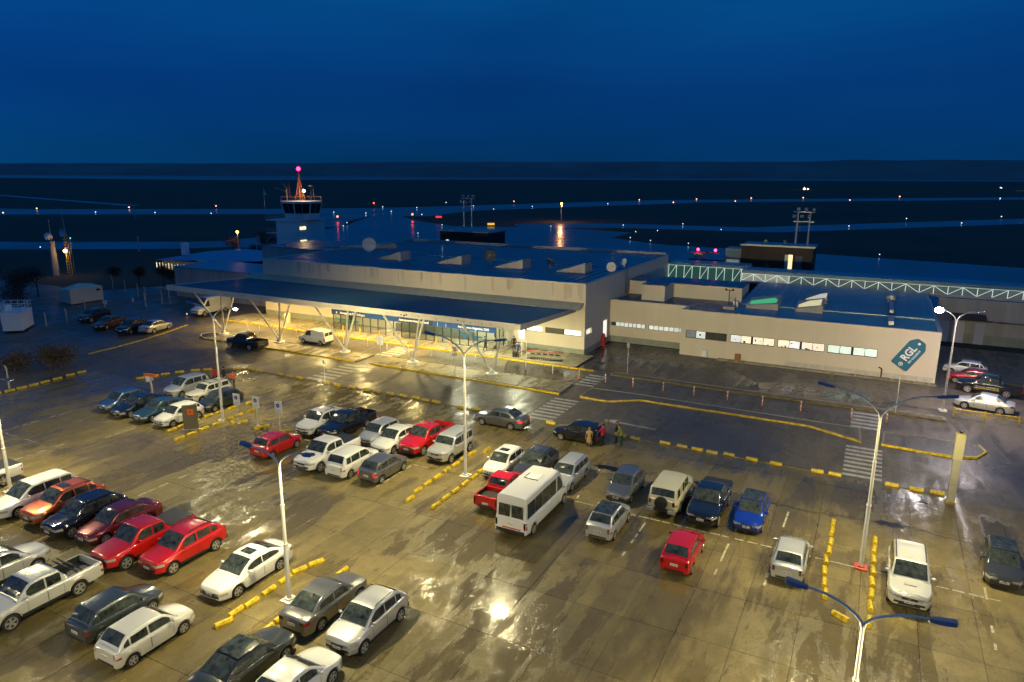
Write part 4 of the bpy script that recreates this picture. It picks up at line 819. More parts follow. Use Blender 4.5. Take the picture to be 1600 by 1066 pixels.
# d = distance from the nose; top: lower-body top line; cabin: a windscreen base, b roof front, c roof rear, e rear base
BASE = dict(sill=.24, clr=.20, cr=.05, side=[(0, 1)], doors=4, rails=0, roofw=.76, sunroof=0, bed=None, rear='hatch', grille=.5, mir=1, trim=0)
PRE = {
 'hatch': dict(L=3.85, W=1.66, H=1.46, wb=2.44, fo=.74, r=.29, top=[(0, .66), (.10, .74), (.95, .93), (3.4, .97), (3.85, .93)], cab=(.92, 1.62, 3.15, 3.70), win=[(1.30, 2.28), (2.36, 3.12), (3.2, 3.45)]),
 'mini_hatch': dict(L=3.62, W=1.64, H=1.50, wb=2.42, fo=.66, r=.29, top=[(0, .68), (.10, .78), (.80, .95), (3.3, .98), (3.62, .94)], cab=(.78, 1.45, 3.10, 3.52), win=[(1.15, 2.15), (2.23, 3.2)]),
 'sedan': dict(L=4.45, W=1.74, H=1.46, wb=2.64, fo=.84, r=.31, top=[(0, .62), (.10, .72), (1.15, .93), (3.5, .99), (4.1, 1.02), (4.45, .95)], cab=(1.12, 1.92, 3.05, 3.85), win=[(1.58, 2.45), (2.53, 3.42)], rear='boot'),
 'coupe': dict(L=4.70, W=1.80, H=1.45, wb=2.72, fo=.95, r=.33, top=[(0, .60), (.12, .72), (1.25, .93), (3.6, .99), (4.3, 1.03), (4.70, .95)], cab=(1.15, 2.1, 3.15, 4.15), win=[(1.72, 2.6), (2.66, 3.7)], rear='boot', sunroof=1),
 'suv': dict(L=4.32, W=1.82, H=1.68, wb=2.64, fo=.84, r=.35, sill=.34, clr=.28, top=[(0, .80), (.10, .94), (1.15, 1.08), (3.7, 1.15), (4.32, 1.08)], cab=(1.10, 1.90, 3.35, 4.16), win=[(1.55, 2.40), (2.48, 3.25), (3.33, 3.72)], rails=1, trim=1),
 'crossover': dict(L=4.08, W=1.75, H=1.58, wb=2.59, fo=.76, r=.33, sill=.32, clr=.25, top=[(0, .76), (.10, .90), (1.0, 1.03), (3.5, 1.09), (4.08, 1.03)], cab=(.98, 1.75, 3.22, 3.92), win=[(1.42, 2.30), (2.38, 3.1), (3.17, 3.5)], rails=1, trim=1),
 'big_suv': dict(L=4.75, W=1.86, H=1.84, wb=2.75, fo=.92, r=.39, sill=.42, clr=.34, top=[(0, .92), (.10, 1.05), (1.3, 1.18), (4.2, 1.22), (4.75, 1.14)], cab=(1.22, 1.9, 4.05, 4.62), win=[(1.62, 2.5), (2.58, 3.42), (3.5, 4.25)], rails=1, trim=1, scoop=1),
 'jeep': dict(L=4.24, W=1.81, H=1.69, wb=2.57, fo=.80, r=.35, sill=.34, clr=.28, roofw=.84, top=[(0, .88), (.06, .99), (1.15, 1.06), (3.9, 1.08), (4.24, 1.05)], cab=(1.12, 1.55, 3.95, 4.18), win=[(1.42, 2.3), (2.4, 3.2), (3.3, 3.8)], rails=1, trim=1),
 'box_suv': dict(L=4.60, W=1.88, H=1.82, wb=2.69, fo=.85, r=.39, sill=.42, clr=.34, roofw=.84, top=[(0, .95), (.06, 1.06), (1.3, 1.14), (4.2, 1.16), (4.60, 1.12)], cab=(1.3, 1.68, 4.25, 4.52), win=[(1.6, 2.45), (2.55, 2.95), (3.55, 4.1)], trim=1, spare=1),
 'wagon': dict(L=4.25, W=1.68, H=1.47, wb=2.46, fo=.80, r=.30, top=[(0, .64), (.10, .73), (1.0, .92), (3.8, .96), (4.25, .92)], cab=(.98, 1.68, 3.75, 4.12), win=[(1.38, 2.2), (2.28, 2.98), (3.06, 3.75)], rails=1),
 'long_wagon': dict(L=4.82, W=1.88, H=1.66, wb=2.85, fo=.95, r=.34, sill=.28, top=[(0, .72), (.12, .84), (1.2, 1.02), (4.3, 1.08), (4.82, 1.0)], cab=(1.1, 2.05, 4.15, 4.66), win=[(1.65, 2.6), (2.68, 3.55), (3.63, 4.25)]),
 'minivan': dict(L=4.08, W=1.73, H=1.64, wb=2.54, fo=.80, r=.31, sill=.26, roofw=.80, top=[(0, .74), (.10, .84), (.88, 1.02), (3.7, 1.05), (4.08, 1.0)], cab=(.85, 1.65, 3.55, 3.98), win=[(1.25, 2.2), (2.28, 3.1), (3.18, 3.6)]),
 'old_wagon': dict(L=4.1, W=1.60, H=1.45, wb=2.44, fo=.72, r=.29, roofw=.80, top=[(0, .76), (.06, .84), (1.2, .91), (3.8, .92), (4.1, .90)], cab=(1.15, 1.62, 3.72, 4.02), win=[(1.5, 2.2), (2.28, 2.95), (3.05, 3.75)], rails=1),
 'pickup': dict(L=5.25, W=1.86, H=1.80, wb=3.08, fo=.92, r=.39, sill=.44, clr=.36, roofw=.80, top=[(0, .92), (.10, 1.04), (1.35, 1.17), (3.4, 1.17), (3.6, 1.17), (5.25, 1.19)], cab=(1.32, 2.02, 3.2, 3.52), win=[(1.75, 2.55), (2.63, 3.28)], bed=(3.70, 5.12), trim=1, rear='pickup'),
 'small_pickup': dict(L=4.55, W=1.70, H=1.58, wb=2.78, fo=.80, r=.32, sill=.32, clr=.25, roofw=.80, top=[(0, .72), (.10, .84), (1.05, .98), (2.9, 1.0), (4.55, 1.03)], cab=(1.02, 1.75, 2.75, 3.0), win=[(1.42, 2.3), (2.38, 2.72)], bed=(3.15, 4.44), rear='pickup'),
 'oroch': dict(L=4.7, W=1.82, H=1.70, wb=2.83, fo=.84, r=.35, sill=.36, clr=.28, roofw=.80, top=[(0, .82), (.10, .95), (1.15, 1.09), (3.3, 1.10), (4.7, 1.12)], cab=(1.1, 1.78, 2.95, 3.35), win=[(1.48, 2.3), (2.38, 3.02)], bed=(3.45, 4.58), rails=1, trim=1, rear='pickup'),
 'panel_van': dict(L=4.15, W=1.72, H=1.80, wb=2.69, fo=.78, r=.31, sill=.28, roofw=.86, top=[(0, .78), (.10, .88), (.78, 1.06), (3.9, 1.08), (4.15, 1.06)], cab=(.78, 1.45, 3.95, 4.10), win=[(1.15, 2.0)], rear='van'),
 'minibus': dict(L=6.20, W=2.05, H=2.52, wb=4.33, fo=.85, r=.35, sill=.34, clr=.28, roofw=.89, top=[(0, .92), (.10, 1.02), (.62, 1.18), (5.9, 1.20), (6.20, 1.20)], cab=(.62, 1.55, 6.02, 6.16), win=[(1.05, 1.80), (1.98, 2.92), (2.95, 3.9), (3.93, 4.9), (4.93, 5.9)], rear='van', wtop=.26),
 'cargo_van': dict(L=5.95, W=2.02, H=2.60, wb=3.67, fo=1.0, r=.36, sill=.36, clr=.28, roofw=.89, top=[(0, .90), (.12, 1.02), (.95, 1.30), (5.7, 1.34), (5.95, 1.34)], cab=(.9, 1.75, 5.8, 5.9), win=[(1.25, 2.0)], rear='van', wtop=.30),
}
CAR = {}
def car_meshes(key):
    if key in CAR: return CAR[key]
    p = dict(BASE); p.update(PRE[key]); L_, W, H, r = p['L'], p['W'], p['H'], p['r']; hw = W / 2
    ax = [p['fo'], p['fo'] + p['wb']]; RA = r + .065; out = {}; P = []
    X = lambda d: L_ / 2 - d
    def plan(d):
        t0 = max(0, 1 - d / .75); t1 = max(0, 1 - (L_ - d) / .55)
        return 1 - (.27 if p['rear'] != 'van' else .16) * t0 ** 2.3 - (.14 if p['rear'] in ('hatch', 'boot') else .05) * t1 ** 2.2
    def ztop(d): return interp(p['top'], d)
    def zbot(d):
        z = p['sill']
        e = min(d, L_ - d)
        if e < .5: z = p['sill'] + .03 * (1 - e / .5)
        for a in ax:
            if abs(d - a) < RA: z = max(z, r * .98 + math.sqrt(RA * RA - (d - a) ** 2))
        return z
    ds = {0, .03, .08, .16, .28, .42, .6, L_ - .03, L_ - .09, L_ - .2, L_ - .35, L_}
    for a in ax:
        for q in (-1.001, -.985, -.9, -.72, -.45, -.15, .15, .45, .72, .9, .985, 1.001): ds.add(a + q * RA)
    d = .8
    while d < L_ - .3: ds.add(d); d += .22
    for q, _ in p['top']: ds.add(q)
    if p['bed']:
        for q in p['bed']: ds.add(q); ds.add(q + .012)
    ds = sorted(x for x in ds if 0 <= x <= L_)
    d2 = [ds[0]]
    for x in ds[1:]:
        if x - d2[-1] > .008: d2.append(x)
    ds = d2
    def ring(d):
        wf = hw * plan(d); zt = ztop(d); zb = zbot(d); inbed = p['bed'] and p['bed'][0] + .005 < d < p['bed'][1]
        nose = max(0, 1 - d / .08) * .10 + max(0, 1 - (L_ - d) / .06) * .05; zt -= nose
        fl = p['sill'] + .40
        cr = p['cr'] * (0 if p['bed'] and d > p['bed'][0] - .3 else 1)
        zs = zt - .20
        flare = 1.0
        for a in ax:
            if abs(d - a) < RA * 1.25: flare = 1.0 + .022 * (1 - abs(d - a) / (RA * 1.25)) ** .5
        zm = max(zb + .04, (zb + zs) / 2 + .05); zl = max(zb + .015, min(zb + .13, zm - .02))
        zs = max(zs, zm + .02)
        pts = [(0, fl if inbed else zt + cr), (.45 * wf, fl if inbed else zt + cr * .75), (.82 * wf, fl if inbed else zt + cr * .1), (.835 * wf, zt - (0 if p['bed'] else .002)), (.93 * wf, zt - .02), (.975 * wf, zt - .07),
               (.995 * wf, zs), (1.0 * wf * flare, zm), (.99 * wf * flare, zl), (.965 * wf * flare, zb), (.80 * wf, zb + .0)]
        return pts
    rows = []
    for d in ds:
        h = ring(d); x = X(d)
        rows.append([(x, y, z) for y, z in h] )
    def half(sgn):
        b = MB(); b.grid([[(x, y * sgn, z) for x, y, z in row] for row in rows]); return b
    b = MB()
    for sgn in (1, -1): b.grid([[(x, y * sgn, z) for x, y, z in row] for row in rows])
    for row in (rows[0], rows[-1]): n = len(row); b.add([(x, y, z) for x, y, z in row] + [(x, -y, z) for x, y, z in row[1:]][::-1], [tuple(range(2 * n - 1))])
    # cabin shell
    ca, cb, cc, ce = p['cab']; wb_ = .905 * hw; wr = p['roofw'] * hw
    za, ze = ztop(ca) - .01, ztop(ce) - .01
    def zc(d):
        if d <= cb: t = (d - ca) / (cb - ca); return za + (H - .04 - za) * (1 - (1 - t) ** 1.25)
        if d >= cc: t = (ce - d) / (ce - cc); return ze + (H - .05 - ze) * (1 - (1 - t) ** 1.5)
        t = (d - cb) / (cc - cb); return H - .04 + .03 * math.sin(math.pi * min(1, t * 1.3 + .0)) * (1 if t < .77 else 1) - .01 * t
    def zbelt(d): return ztop(d) - .03
    def edge(d):
        t = max(0, min(1, (zc(d) - zbelt(d)) / (H - zbelt(d)))); pl = plan(d)
        tap = 1 - .03 * max(0, (d - cc) / (ce - cc)) - .04 * max(0, 1 - (d - ca) / (cb - ca))
        return (wb_ + (wr - wb_) * t) * min(1, pl + .06) * tap
    def wbelt(d): return wb_ * min(1, plan(d) + .06)
    cds = sorted(set([ca + (cb - ca) * k / 8 for k in range(9)] + [cb + (cc - cb) * k / 8 for k in range(9)] + [cc + (ce - cc) * k / 6 for k in range(7)]))
    crn = .045
    def ctop(d, y): e = edge(d); return zc(d) + crn * max(0, min(1, (zc(d) - zbelt(d)) / .3)) * (1 - (y / e) ** 2)
    crow = []
    for d in cds:
        e = edge(d); z = zc(d); zb2 = zbelt(d); wbt = wbelt(d); drop = min(.07, (z - zb2) * .35)
        ys = [0, .3 * e, .58 * e, .80 * e, .93 * e]
        row = [(y, ctop(d, y)) for y in ys] + [(e * .985, z - drop * .45), (e + (wbt - e) * (drop / max(.02, z - zb2)), z - drop), (e + (wbt - e) * .55, z + (zb2 - z) * .55), (wbt, zb2 - .02)]
        crow.append([(X(d), y, zz) for y, zz in row])
    for sgn in (1, -1): b.grid([[(x, y * sgn, z) for x, y, z in row] for row in crow])
    last = crow[-1]; n = len(last); b.add([q for q in last] + [(x, -y, z) for x, y, z in last[1:]][::-1], [tuple(range(2 * n - 1))])
    PM = 'PAINT'
    out['body'] = ('body', b.mesh('car_body', mat('paint_default', (.5, .5, .5), .3), smooth=38, norm=True), PM)
    # undertray
    u = MB(); u.box(X(L_ - .15), X(.15), -hw + .26, hw - .26, p['clr'] - .05, p['sill'] + .35); u.box(X(ax[1] - RA - .02), X(ax[0] + RA + .02), -hw * .94, hw * .94, p['clr'], p['sill'] + .06)
    out['underbody'] = ('underbody', u.mesh('car_underbody', BLK), None)
    # glass
    def side_pt(d, t, sgn, off=.009):   # t: 0 belt..1 roof edge
        e = edge(d); z = zc(d); zb2 = zbelt(d); drop = min(.07, (z - zb2) * .35); zhi = z - drop; yhi = e + (wbelt(d) - e) * (drop / max(.02, z - zb2))
        return (X(d), sgn * (wbelt(d) + (yhi - wbelt(d)) * t + off), zb2 + (zhi - zb2) * t)
    P_ = []
    wt = p.get('wtop', .035)
    for (d0, d1) in p['win']:
        for sgn in (1, -1):
            g = MB(); lo, hi = [], []; n = 6
            for k in range(n + 1):
                d = d0 + (d1 - d0) * k / n; z = zc(d); zb2 = zbelt(d); drop = min(.07, (z - zb2) * .35); span = z - drop - zb2
                t0 = .055 / max(.06, span); t1 = max(t0 + .02, 1 - wt / max(.06, span)); 
                if k == 0 and d0 > cb - .1: t1 = t1
                lo.append(side_pt(d, t0, sgn)); hi.append(side_pt(d, t1, sgn))
            g.grid([lo, hi]); P_.append(('side_window', g.mesh('side_window', CGLASS), 'GLASS'))
    def top_patch(d0, d1, f, nm, off=.012, yf=.88, m_=CGLASS, role='GLASS'):
        g = MB(); rr = []
        for k in range(7):
            d = d0 + (d1 - d0) * k / 6; e = edge(d) * (yf if not callable(yf) else yf(k / 6))
            rr.append([(X(d) + off * .6 * f, e * s, ctop(d, e * s) + off) for s in (-1, -.66, -.33, 0, .33, .66, 1)])
        g.grid(rr); return (nm, g.mesh(nm, m_), role)
    P_.append(top_patch(ca + .07, cb - .05, 1, 'windscreen', yf=.92))
    if p['rear'] in ('hatch', 'boot'): P_.append(top_patch(cc + .06, cc + (ce - cc) * (.80 if p['rear'] == 'hatch' else .93), -1, 'rear_window', yf=.86))
    elif p['rear'] == 'pickup': P_.append(top_patch(cc + .03, cc + (ce - cc) * .8, -1, 'rear_window', yf=.85))
    else:
        g = MB(); zz0, zz1 = ztop(ce) + .10, min(H - .22, ztop(ce) + .85)
        for sgn in (-1, 1): g.add([(X(ce) - .012, sgn * .05, zz0), (X(ce) - .012, sgn * edge(ce) * .86, zz0), (X(ce) - .012, sgn * edge(ce) * .82, zz1), (X(ce) - .012, sgn * .05, zz1)], [(0, 1, 2, 3)])
        # van tail closes the shell behind the cabin
        P_.append(('rear_window', g.mesh('rear_window', CGLASS), 'GLASS'))
    if p['sunroof']:
        g = MB(); g.grid([[(X(cb + .15 + .1 * k), hw * .40 * s, H + .036) for s in (-1, 0, 1)] for k in range(6)]); P_.append(('sunroof', g.mesh('sunroof', CGLASS), None))
    if p['rails']:
        for sgn in (1, -1):
            g = MB(); pts = [(X(cb + .12), sgn * wr * .90, H + .0), (X(cb + .22), sgn * wr * .91, H + .055), (X(cc - .15), sgn * wr * .91, H + .045), (X(cc), sgn * wr * .88, H - .03)]
            g.path(pts, .022, 6); P_.append(('roof_rail', g.mesh('roof_rail', PLASTIC), None))
    # patches on lower body
    def ring_y(d, z):
        h = ring(d)[3:10]; 
        for (y0, z0), (y1, z1) in zip(h, h[1:]):
            if z1 <= z <= z0: t = (z0 - z) / max(.0001, z0 - z1); return y0 + (y1 - y0) * t
        return h[0][0] if z > h[0][1] else h[-1][0]
    def corner(d0, d1, z0, z1, wrap, m_, nm, role=None, slope=0):
        for sgn in (1, -1):
            g = MB(); rr = []
            xs = [d0 + (d1 - d0) * k / 5 for k in range(6)]
            front = d0 < L_ / 2
            col_ = []
            yw = ring_y(xs[0], (z0 + z1) / 2)
            ex = X(xs[0]) + (.012 if front else -.012)
            for k, y in enumerate((yw - wrap, yw - wrap * .5, yw - .02)): col_.append([(ex, sgn * y, z0 + slope * (1 - k / 2) * .3), (ex, sgn * y, z1 - slope * (1 - k / 2))])
            for d in xs: col_.append([(X(d), sgn * (ring_y(d, z) + .009), z) for z in (z0 + slope * .5 * ((d - d0) / (d1 - d0 + 1e-6)), z1)])
            g.grid(col_); P_.append((nm, g.mesh(nm, m_), role))
    fz = ztop(.05); 
    corner(.012, .38, fz - .19, fz - .055, .26 * hw, HEADL, 'headlight')
    rz_ = ztop(L_ - .05)
    if p['rear'] in ('van', 'pickup'): corner(L_ - .012, L_ - .14, rz_ - .52, rz_ - .10, .14 * hw, TAILR, 'tail_light', 'TAIL')
    elif p['rear'] == 'boot': corner(L_ - .012, L_ - .30, rz_ - .24, rz_ - .07, .30 * hw, TAILR, 'tail_light', 'TAIL')
    else: corner(L_ - .012, L_ - .22, rz_ - .30, rz_ - .03, .17 * hw, TAILR, 'tail_light', 'TAIL')
    fw = ring_y(.0, fz - .3)
    g = MB(); g.cbox((X(0) + .006, 0, fz - .17), (.02, fw * 1.0, .13)); P_.append(('grille', g.mesh('grille', DARKM), None))
    g = MB(); g.cbox((X(0) + .014, 0, fz - .12), (.02, fw * .9, .018)); g.cbox((X(0) + .014, 0, fz - .20), (.02, fw * .9, .012)); g.lathe([(.001, -.01), (.055, -.01), (.055, .03), (.001, .03)], (0, 0, 0), 'Y', 10)
    g.v[-40:] = [(X(0) + .012 + y, x, z + fz - .165) for x, y, z in g.v[-40:]]; P_.append(('grille_trim', g.mesh('grille_trim', CHROME), None))
    g = MB(); g.cbox((X(0) + .008, 0, p['sill'] + .14), (.03, fw * 1.35, .17 if p['trim'] else .12)); 
    for sgn in (1, -1): g.cbox((X(.02) + .008, sgn * fw * .82, p['sill'] + .17), (.03, .2, .11))
    P_.append(('lower_grille', g.mesh('lower_grille', PLASTIC), None))
    g = MB(); g.cbox((X(0) + .03, 0, p['sill'] + .25), (.012, .40, .13)); P_.append(('number_plate', g.mesh('number_plate', PLATE), None)); g = MB(); g.cbox((X(L_) - .016, 0, (rz_ - .28 if p['rear'] not in ('pickup',) else p['sill'] + .24)), (.012, .40, .13)); P_.append(('number_plate', g.mesh('number_plate', PLATE), None))
    g = MB(); 
    for sx, zz in ((X(0) + .037, p['sill'] + .25), (X(L_) - .023, (rz_ - .28 if p['rear'] not in ('pickup',) else p['sill'] + .24))):
        for k in range(7):
            if k != 3: g.cbox((sx, -.14 + k * .047, zz - .012), (.002, .028, .06))
    P_.append(('plate_characters', g.mesh('plate_characters', PLATED), None))
    if p['trim'] or p['rear'] == 'van':
        g = MB(); g.cbox((X(L_) - .012, 0, p['sill'] + .12), (.07, W * .86, .2)); P_.append(('rear_bumper', g.mesh('rear_bumper', PLASTIC), None))
        g = MB()
        for sgn in (1, -1): g.cbox((X((ax[0] + ax[1]) / 2), sgn * (hw * .99), p['sill'] + .05), (p['wb'] - 2 * RA - .05, .03, .11))
        P_.append(('sill_trim', g.mesh('sill_trim', PLASTIC), None))
    else:
        g = MB(); g.cbox((X(L_) - .006, 0, p['sill'] + .10), (.02, W * .62, .09)); P_.append(('rear_bumper', g.mesh('rear_bumper', PLASTIC), None))
    # door gaps and handles
    g = MB(); ch = MB()
    doors = [w_ for w_ in p['win'] if w_[1] - w_[0] > .6][:2 if p['rear'] != 'van' or key == 'minibus' else 1]
    for (d0, d1) in doors:
        for sgn in (1, -1):
            for dd in (d0 - .06, d1 + .04):
                zz = [p['sill'] + .12 + (ztop(dd) - .05 - p['sill'] - .12) * k / 5 for k in range(6)]
                if any(abs(dd - a) < RA for a in ax): zz = [z for z in zz if z > r + RA + .02] or [ztop(dd) - .1, ztop(dd) - .06]
                g.grid([[(X(dd) - .007, sgn * (ring_y(dd, z) + .005), z) for z in zz], [(X(dd) + .007, sgn * (ring_y(dd, z) + .005), z) for z in zz]])
            dd = d1 - .10; zz = ztop(dd) - .13; ch.cbox((X(dd), sgn * (ring_y(dd, zz) + .022), zz), (.17, .028, .028))
    if g.v: P_.append(('door_gap', g.mesh('door_gap', BLK), None))
    if ch.v: P_.append(('door_handle', ch.mesh('door_handle', mat('paint_default', (.5, .5, .5), .3)), PM))
    # hood shut line
    g = MB(); g.path([(X(ca - .03), s * wb_ * .93, ztop(ca - .03) + .012) for s in (-1, -.5, 0, .5, 1)], .012, 5); P_.append(('wiper_cowl', g.mesh('wiper_cowl', BLK), None))
    for sgn in (1, -1):
        g = MB(); dm = p['win'][0][0] - .02; zz = zbelt(dm) + .10
        g.cbox((X(dm), sgn * (wbelt(dm) + .05), zz - .02), (.06, .12, .04)); g.sphere((0, 0, 0), .1, 10, 6); n = 70
        g.v[-n:] = [(X(dm) + .02 + x * .75, sgn * (wbelt(dm) + .145) + y * 1.15, zz + .02 + z * .78) for x, y, z in g.v[-n:]]
        P_.append(('wing_mirror', g.mesh('wing_mirror', mat('paint_default', (.5, .5, .5), .3), smooth=40), PM))
    if p['bed']:
        b0, b1 = p['bed']; g = MB(); g.box(X(b1), X(b0 + .02), -hw * .80, hw * .80, p['sill'] + .401, p['sill'] + .43)
        for sgn in (1, -1): g.box(X(b1), X(b0 + .02), sgn * hw * .805 - .006, sgn * hw * .805 + .006, p['sill'] + .40, ztop(4) - .03)
        P_.append(('bed_liner', g.mesh('bed_liner', PLASTIC), None))
    if p.get('scoop'): g = MB(); g.cbox((X(.75), 0, ztop(.75) + .065), (.22, .5, .05)); P_.append(('bonnet_scoop', g.mesh('bonnet_scoop', mat('paint_default', (.5, .5, .5), .3)), PM))
    if p.get('spare'):
        g = MB(); g.lathe([(.01, -.13), (.33, -.13), (.385, -.09), (.385, .09), (.33, .12), (.01, .12)], n=20); g.v = [(X(L_) - .16 + z, x, y + 1.0) for x, y, z in g.v]; P_.append(('spare_wheel', g.mesh('spare_wheel', BLK, smooth=40), None))
        g = MB(); 
        for sgn in (1, -1): g.cbox((X(L_) - .1, sgn * hw * .7, p['sill'] + .1), (.18, .45, .2))
        P_.append(('bumper_corner', g.mesh('bumper_corner', GALV), None))
    # wheels
    ty = MB(); ty.lathe([(r * .66, -.10), (r * .93, -.105), (r * .99, -.08), (r, -.04), (r, .04), (r * .99, .08), (r * .93, .105), (r * .66, .10)], axis='Y', n=22)
    rm = MB(); rm.lathe([(.001, -.045), (r * .60, -.045), (r * .66, -.10), (r * .70, -.10)], axis='Y', n=22)
    rim_in = len(rm.f); 
    rm.cm = 1
    ns = 5 if key not in ('minibus', 'cargo_van', 'panel_van', 'mini_hatch') else 8
    for k in range(ns):
        a = 2 * math.pi * k / ns; c_, s_ = math.cos(a), math.sin(a); w0, w1 = .030 * r / .3, .046 * r / .3
        q = [(-w0, r * .05), (w0, r * .05), (w1, r * .63), (-w1, r * .63)]
        vs = [(x * c_ - z * s_, y, x * s_ + z * c_) for y in (-.10, -.085) for x, z in q]
        rm.add(vs, [(0, 1, 2, 3), (0, 4, 5, 1), (1, 5, 6, 2), (3, 7, 4, 0)])
    rm.lathe([(.001, -.108), (r * .16, -.106), (r * .19, -.09)], axis='Y', n=10); rm.lathe([(r * .60, -.10), (r * .69, -.108), (r * .72, -.09)], axis='Y', n=22)
    CAR[key] = dict(p=p, parts=[out['body'], out['underbody']] + P_, tyre=ty.mesh('wheel', BLK, smooth=40), rim=rm.mesh('rim', [RIMH, RIM]), axles=[X(a) for a in ax], r=r, hw=hw, X=X)
    return CAR[key]
PAINTS = {'white': ((.78, .77, .72), 0, .25), 'pearl': ((.66, .65, .60), .25, .3), 'silver': ((.60, .60, .57), .5, .30), 'grey': ((.20, .20, .19), .7, .30), 'dgrey': ((.060, .063, .062), .35, .28), 'black': ((.010, .010, .011), .0, .12),
          'red': ((.55, .010, .008), .1, .25), 'dred': ((.16, .012, .016), .4, .25), 'orange': ((.62, .13, .035), .5, .28), 'blue': ((.012, .05, .42), .4, .22), 'navy': ((.010, .014, .024), .15, .2), 'teal': ((.05, .12, .16), .6, .28), 'steel': ((.10, .17, .28), .6, .3), 'beige': ((.60, .55, .36), .05, .35), 'slate': ((.065, .080, .085), .5, .28), 'brown': ((.10, .045, .025), .4, .3), 'green': ((.028, .034, .030), .2, .3), 'cream': ((.72, .68, .56), 0, .4)}
def paint(c):
    col, me, ro = PAINTS[c]; return mat('car_paint_' + c, col, ro, metal=me, coat=1.0, bump=.10, bs=45)
def car(key, color, near, heading, label, front=None, name=None, cat='car', glass=None, lit=False, extras=(), detail=1, group=None, wheel='f', ctr=None):
    M = car_meshes(key); p = M['p']; h = R(heading); fx = Vector((math.cos(h), math.sin(h)))
    if ctr: c = Vector(ctr)
    else:
        away = Vector((0, 1)) if abs(fx.x) > .7 else Vector((-1, 0))
        side = Vector((-fx.y, fx.x)); 
        if side.dot(away) < 0: side = -side
        c = Vector(near) + side * (M['hw'] - .03) - fx * (M['axles'][0] if wheel == 'f' else M['axles'][1])
    t = thing(name or 'parked_car', label, cat, (c.x, c.y, 0), h, group); pm = paint(color)
    for nm, me, role in M['parts']:
        if detail < 1 and nm in ('plate_characters', 'door_handle', 'grille_trim', 'wiper_cowl'): continue
        o = bpy.data.objects.new(nm, me); COL.objects.link(o); o.parent = t
        if role == 'PAINT': o.material_slots[0].link = 'OBJECT'; o.material_slots[0].material = pm
        elif role == 'GLASS' and glass: o.material_slots[0].link = 'OBJECT'; o.material_slots[0].material = glass
        elif role == 'TAIL' and lit: o.material_slots[0].link = 'OBJECT'; o.material_slots[0].material = REDLIT
        if color == 'white' and nm == 'sunroof': pass
    for i, x in enumerate(M['axles']):
        for sgn in (1, -1):
            wl = bpy.data.objects.new('wheel', M['tyre']); COL.objects.link(wl); wl.parent = t; wl.location = (x, sgn * (M['hw'] - .115), M['r'])
            wl.rotation_euler = (0, 0, 0 if sgn < 0 else math.pi); rr = bpy.data.objects.new('rim', M['rim']); COL.objects.link(rr); rr.parent = wl; rr.rotation_euler = (0, random.uniform(0, 6), 0)
    for e in extras: e(t, M)
    return t
def cover(t, M):
    b0, b1 = M['p']['bed']; X = M['X']; z = interp(M['p']['top'], b0 + .3)
    MB().box(X(b1 + .06), X(b0 - .02), -M['hw'] * .86, M['hw'] * .86, z + .002, z + .035).build('tonneau_cover', mat('tonneau', (.03, .035, .045), .5), t, world=False)
def rollbar(t, M):
    b0, b1 = M['p']['bed']; X = M['X']; z = interp(M['p']['top'], b0 + .3); w_ = M['hw'] * .84; b = MB()
    for dx in (.08, .3): b.path([(X(b0 + dx + .3), -w_, z), (X(b0 + dx), -w_ * .86, z + .38), (X(b0 + dx), w_ * .86, z + .38), (X(b0 + dx + .3), w_, z)], .035, 6)
    b.build('roll_bar', DARKM, t, world=False)
def lightbar(t, M):
    ca, cb, cc, ce = M['p']['cab']; X = M['X']; MB().box(X(cb + .55), X(cb + .28), -.6, .6, M['p']['H'] + .02, M['p']['H'] + .14).build('light_bar', SIGNW, t, world=False)
def stripe(t, M):
    X = M['X']; MB().box(X(3.4), X(1.4), M['hw'] * 1.0, M['hw'] * 1.0 + .012, .60, .66).build('yellow_stripe', YEL, t, world=False)
    w_ = M['hw'] * 1.0 + .015; text('SEGURIDAD  AEROPUERTO', .15, SIGNW, t, Matrix.Translation((X(2.4), w_, .80)) @ Matrix.Rotation(R(180), 4, 'Z') @ Matrix.Rotation(R(90), 4, 'X'))
def sunroof_(t, M):
    ca, cb, cc, ce = M['p']['cab']; X = M['X']; g = MB(); H = M['p']['H']; w_ = M['hw'] * .40; g.grid([[(X(cb + .15 + .1 * k), w_ * s, H + .038) for s in (-1, 0, 1)] for k in range(6)]); g.build('sunroof', CGLASS, t, world=False)
def hatch_vent(t, M):
    z = M['p']['H'] + .03; b = MB(); b.box(-.45, .35, -.4, .4, z - .04, z + .02); b.build('roof_hatch', mat('paint_default', (.5, .5, .5), .3), t, world=False).data.materials[0] = SIGNW
    b = MB(); b.path([(-.45, -.45, z + .02), (-.5, -.2, z + .03), (-.5, .2, z + .03), (-.45, .45, z + .02), (.3, .45, z + .02)], .02, 5); b.build('hatch_frame', PLASTIC, t, world=False)
def redline(t, M):
    L_ = M['p']['L']; MB().box(-L_ / 2 - .03, -L_ / 2 - .012, -.65, .5, .62, .68).build('reflective_strip', RED, t, world=False)
def darkroof(t, M):
    ca, cb, cc, ce = M['p']['cab']; X = M['X']; g = MB(); H = M['p']['H']; w_ = M['hw'] * .70; g.grid([[(X(cb + (cc - cb) * k / 5), w_ * s, H + .022 * (1 - s * s) * 1.0 + .012) for s in (-1, -.5, 0, .5, 1)] for k in range(6)]); g.build('glass_roof', CGLASS, t, world=False)
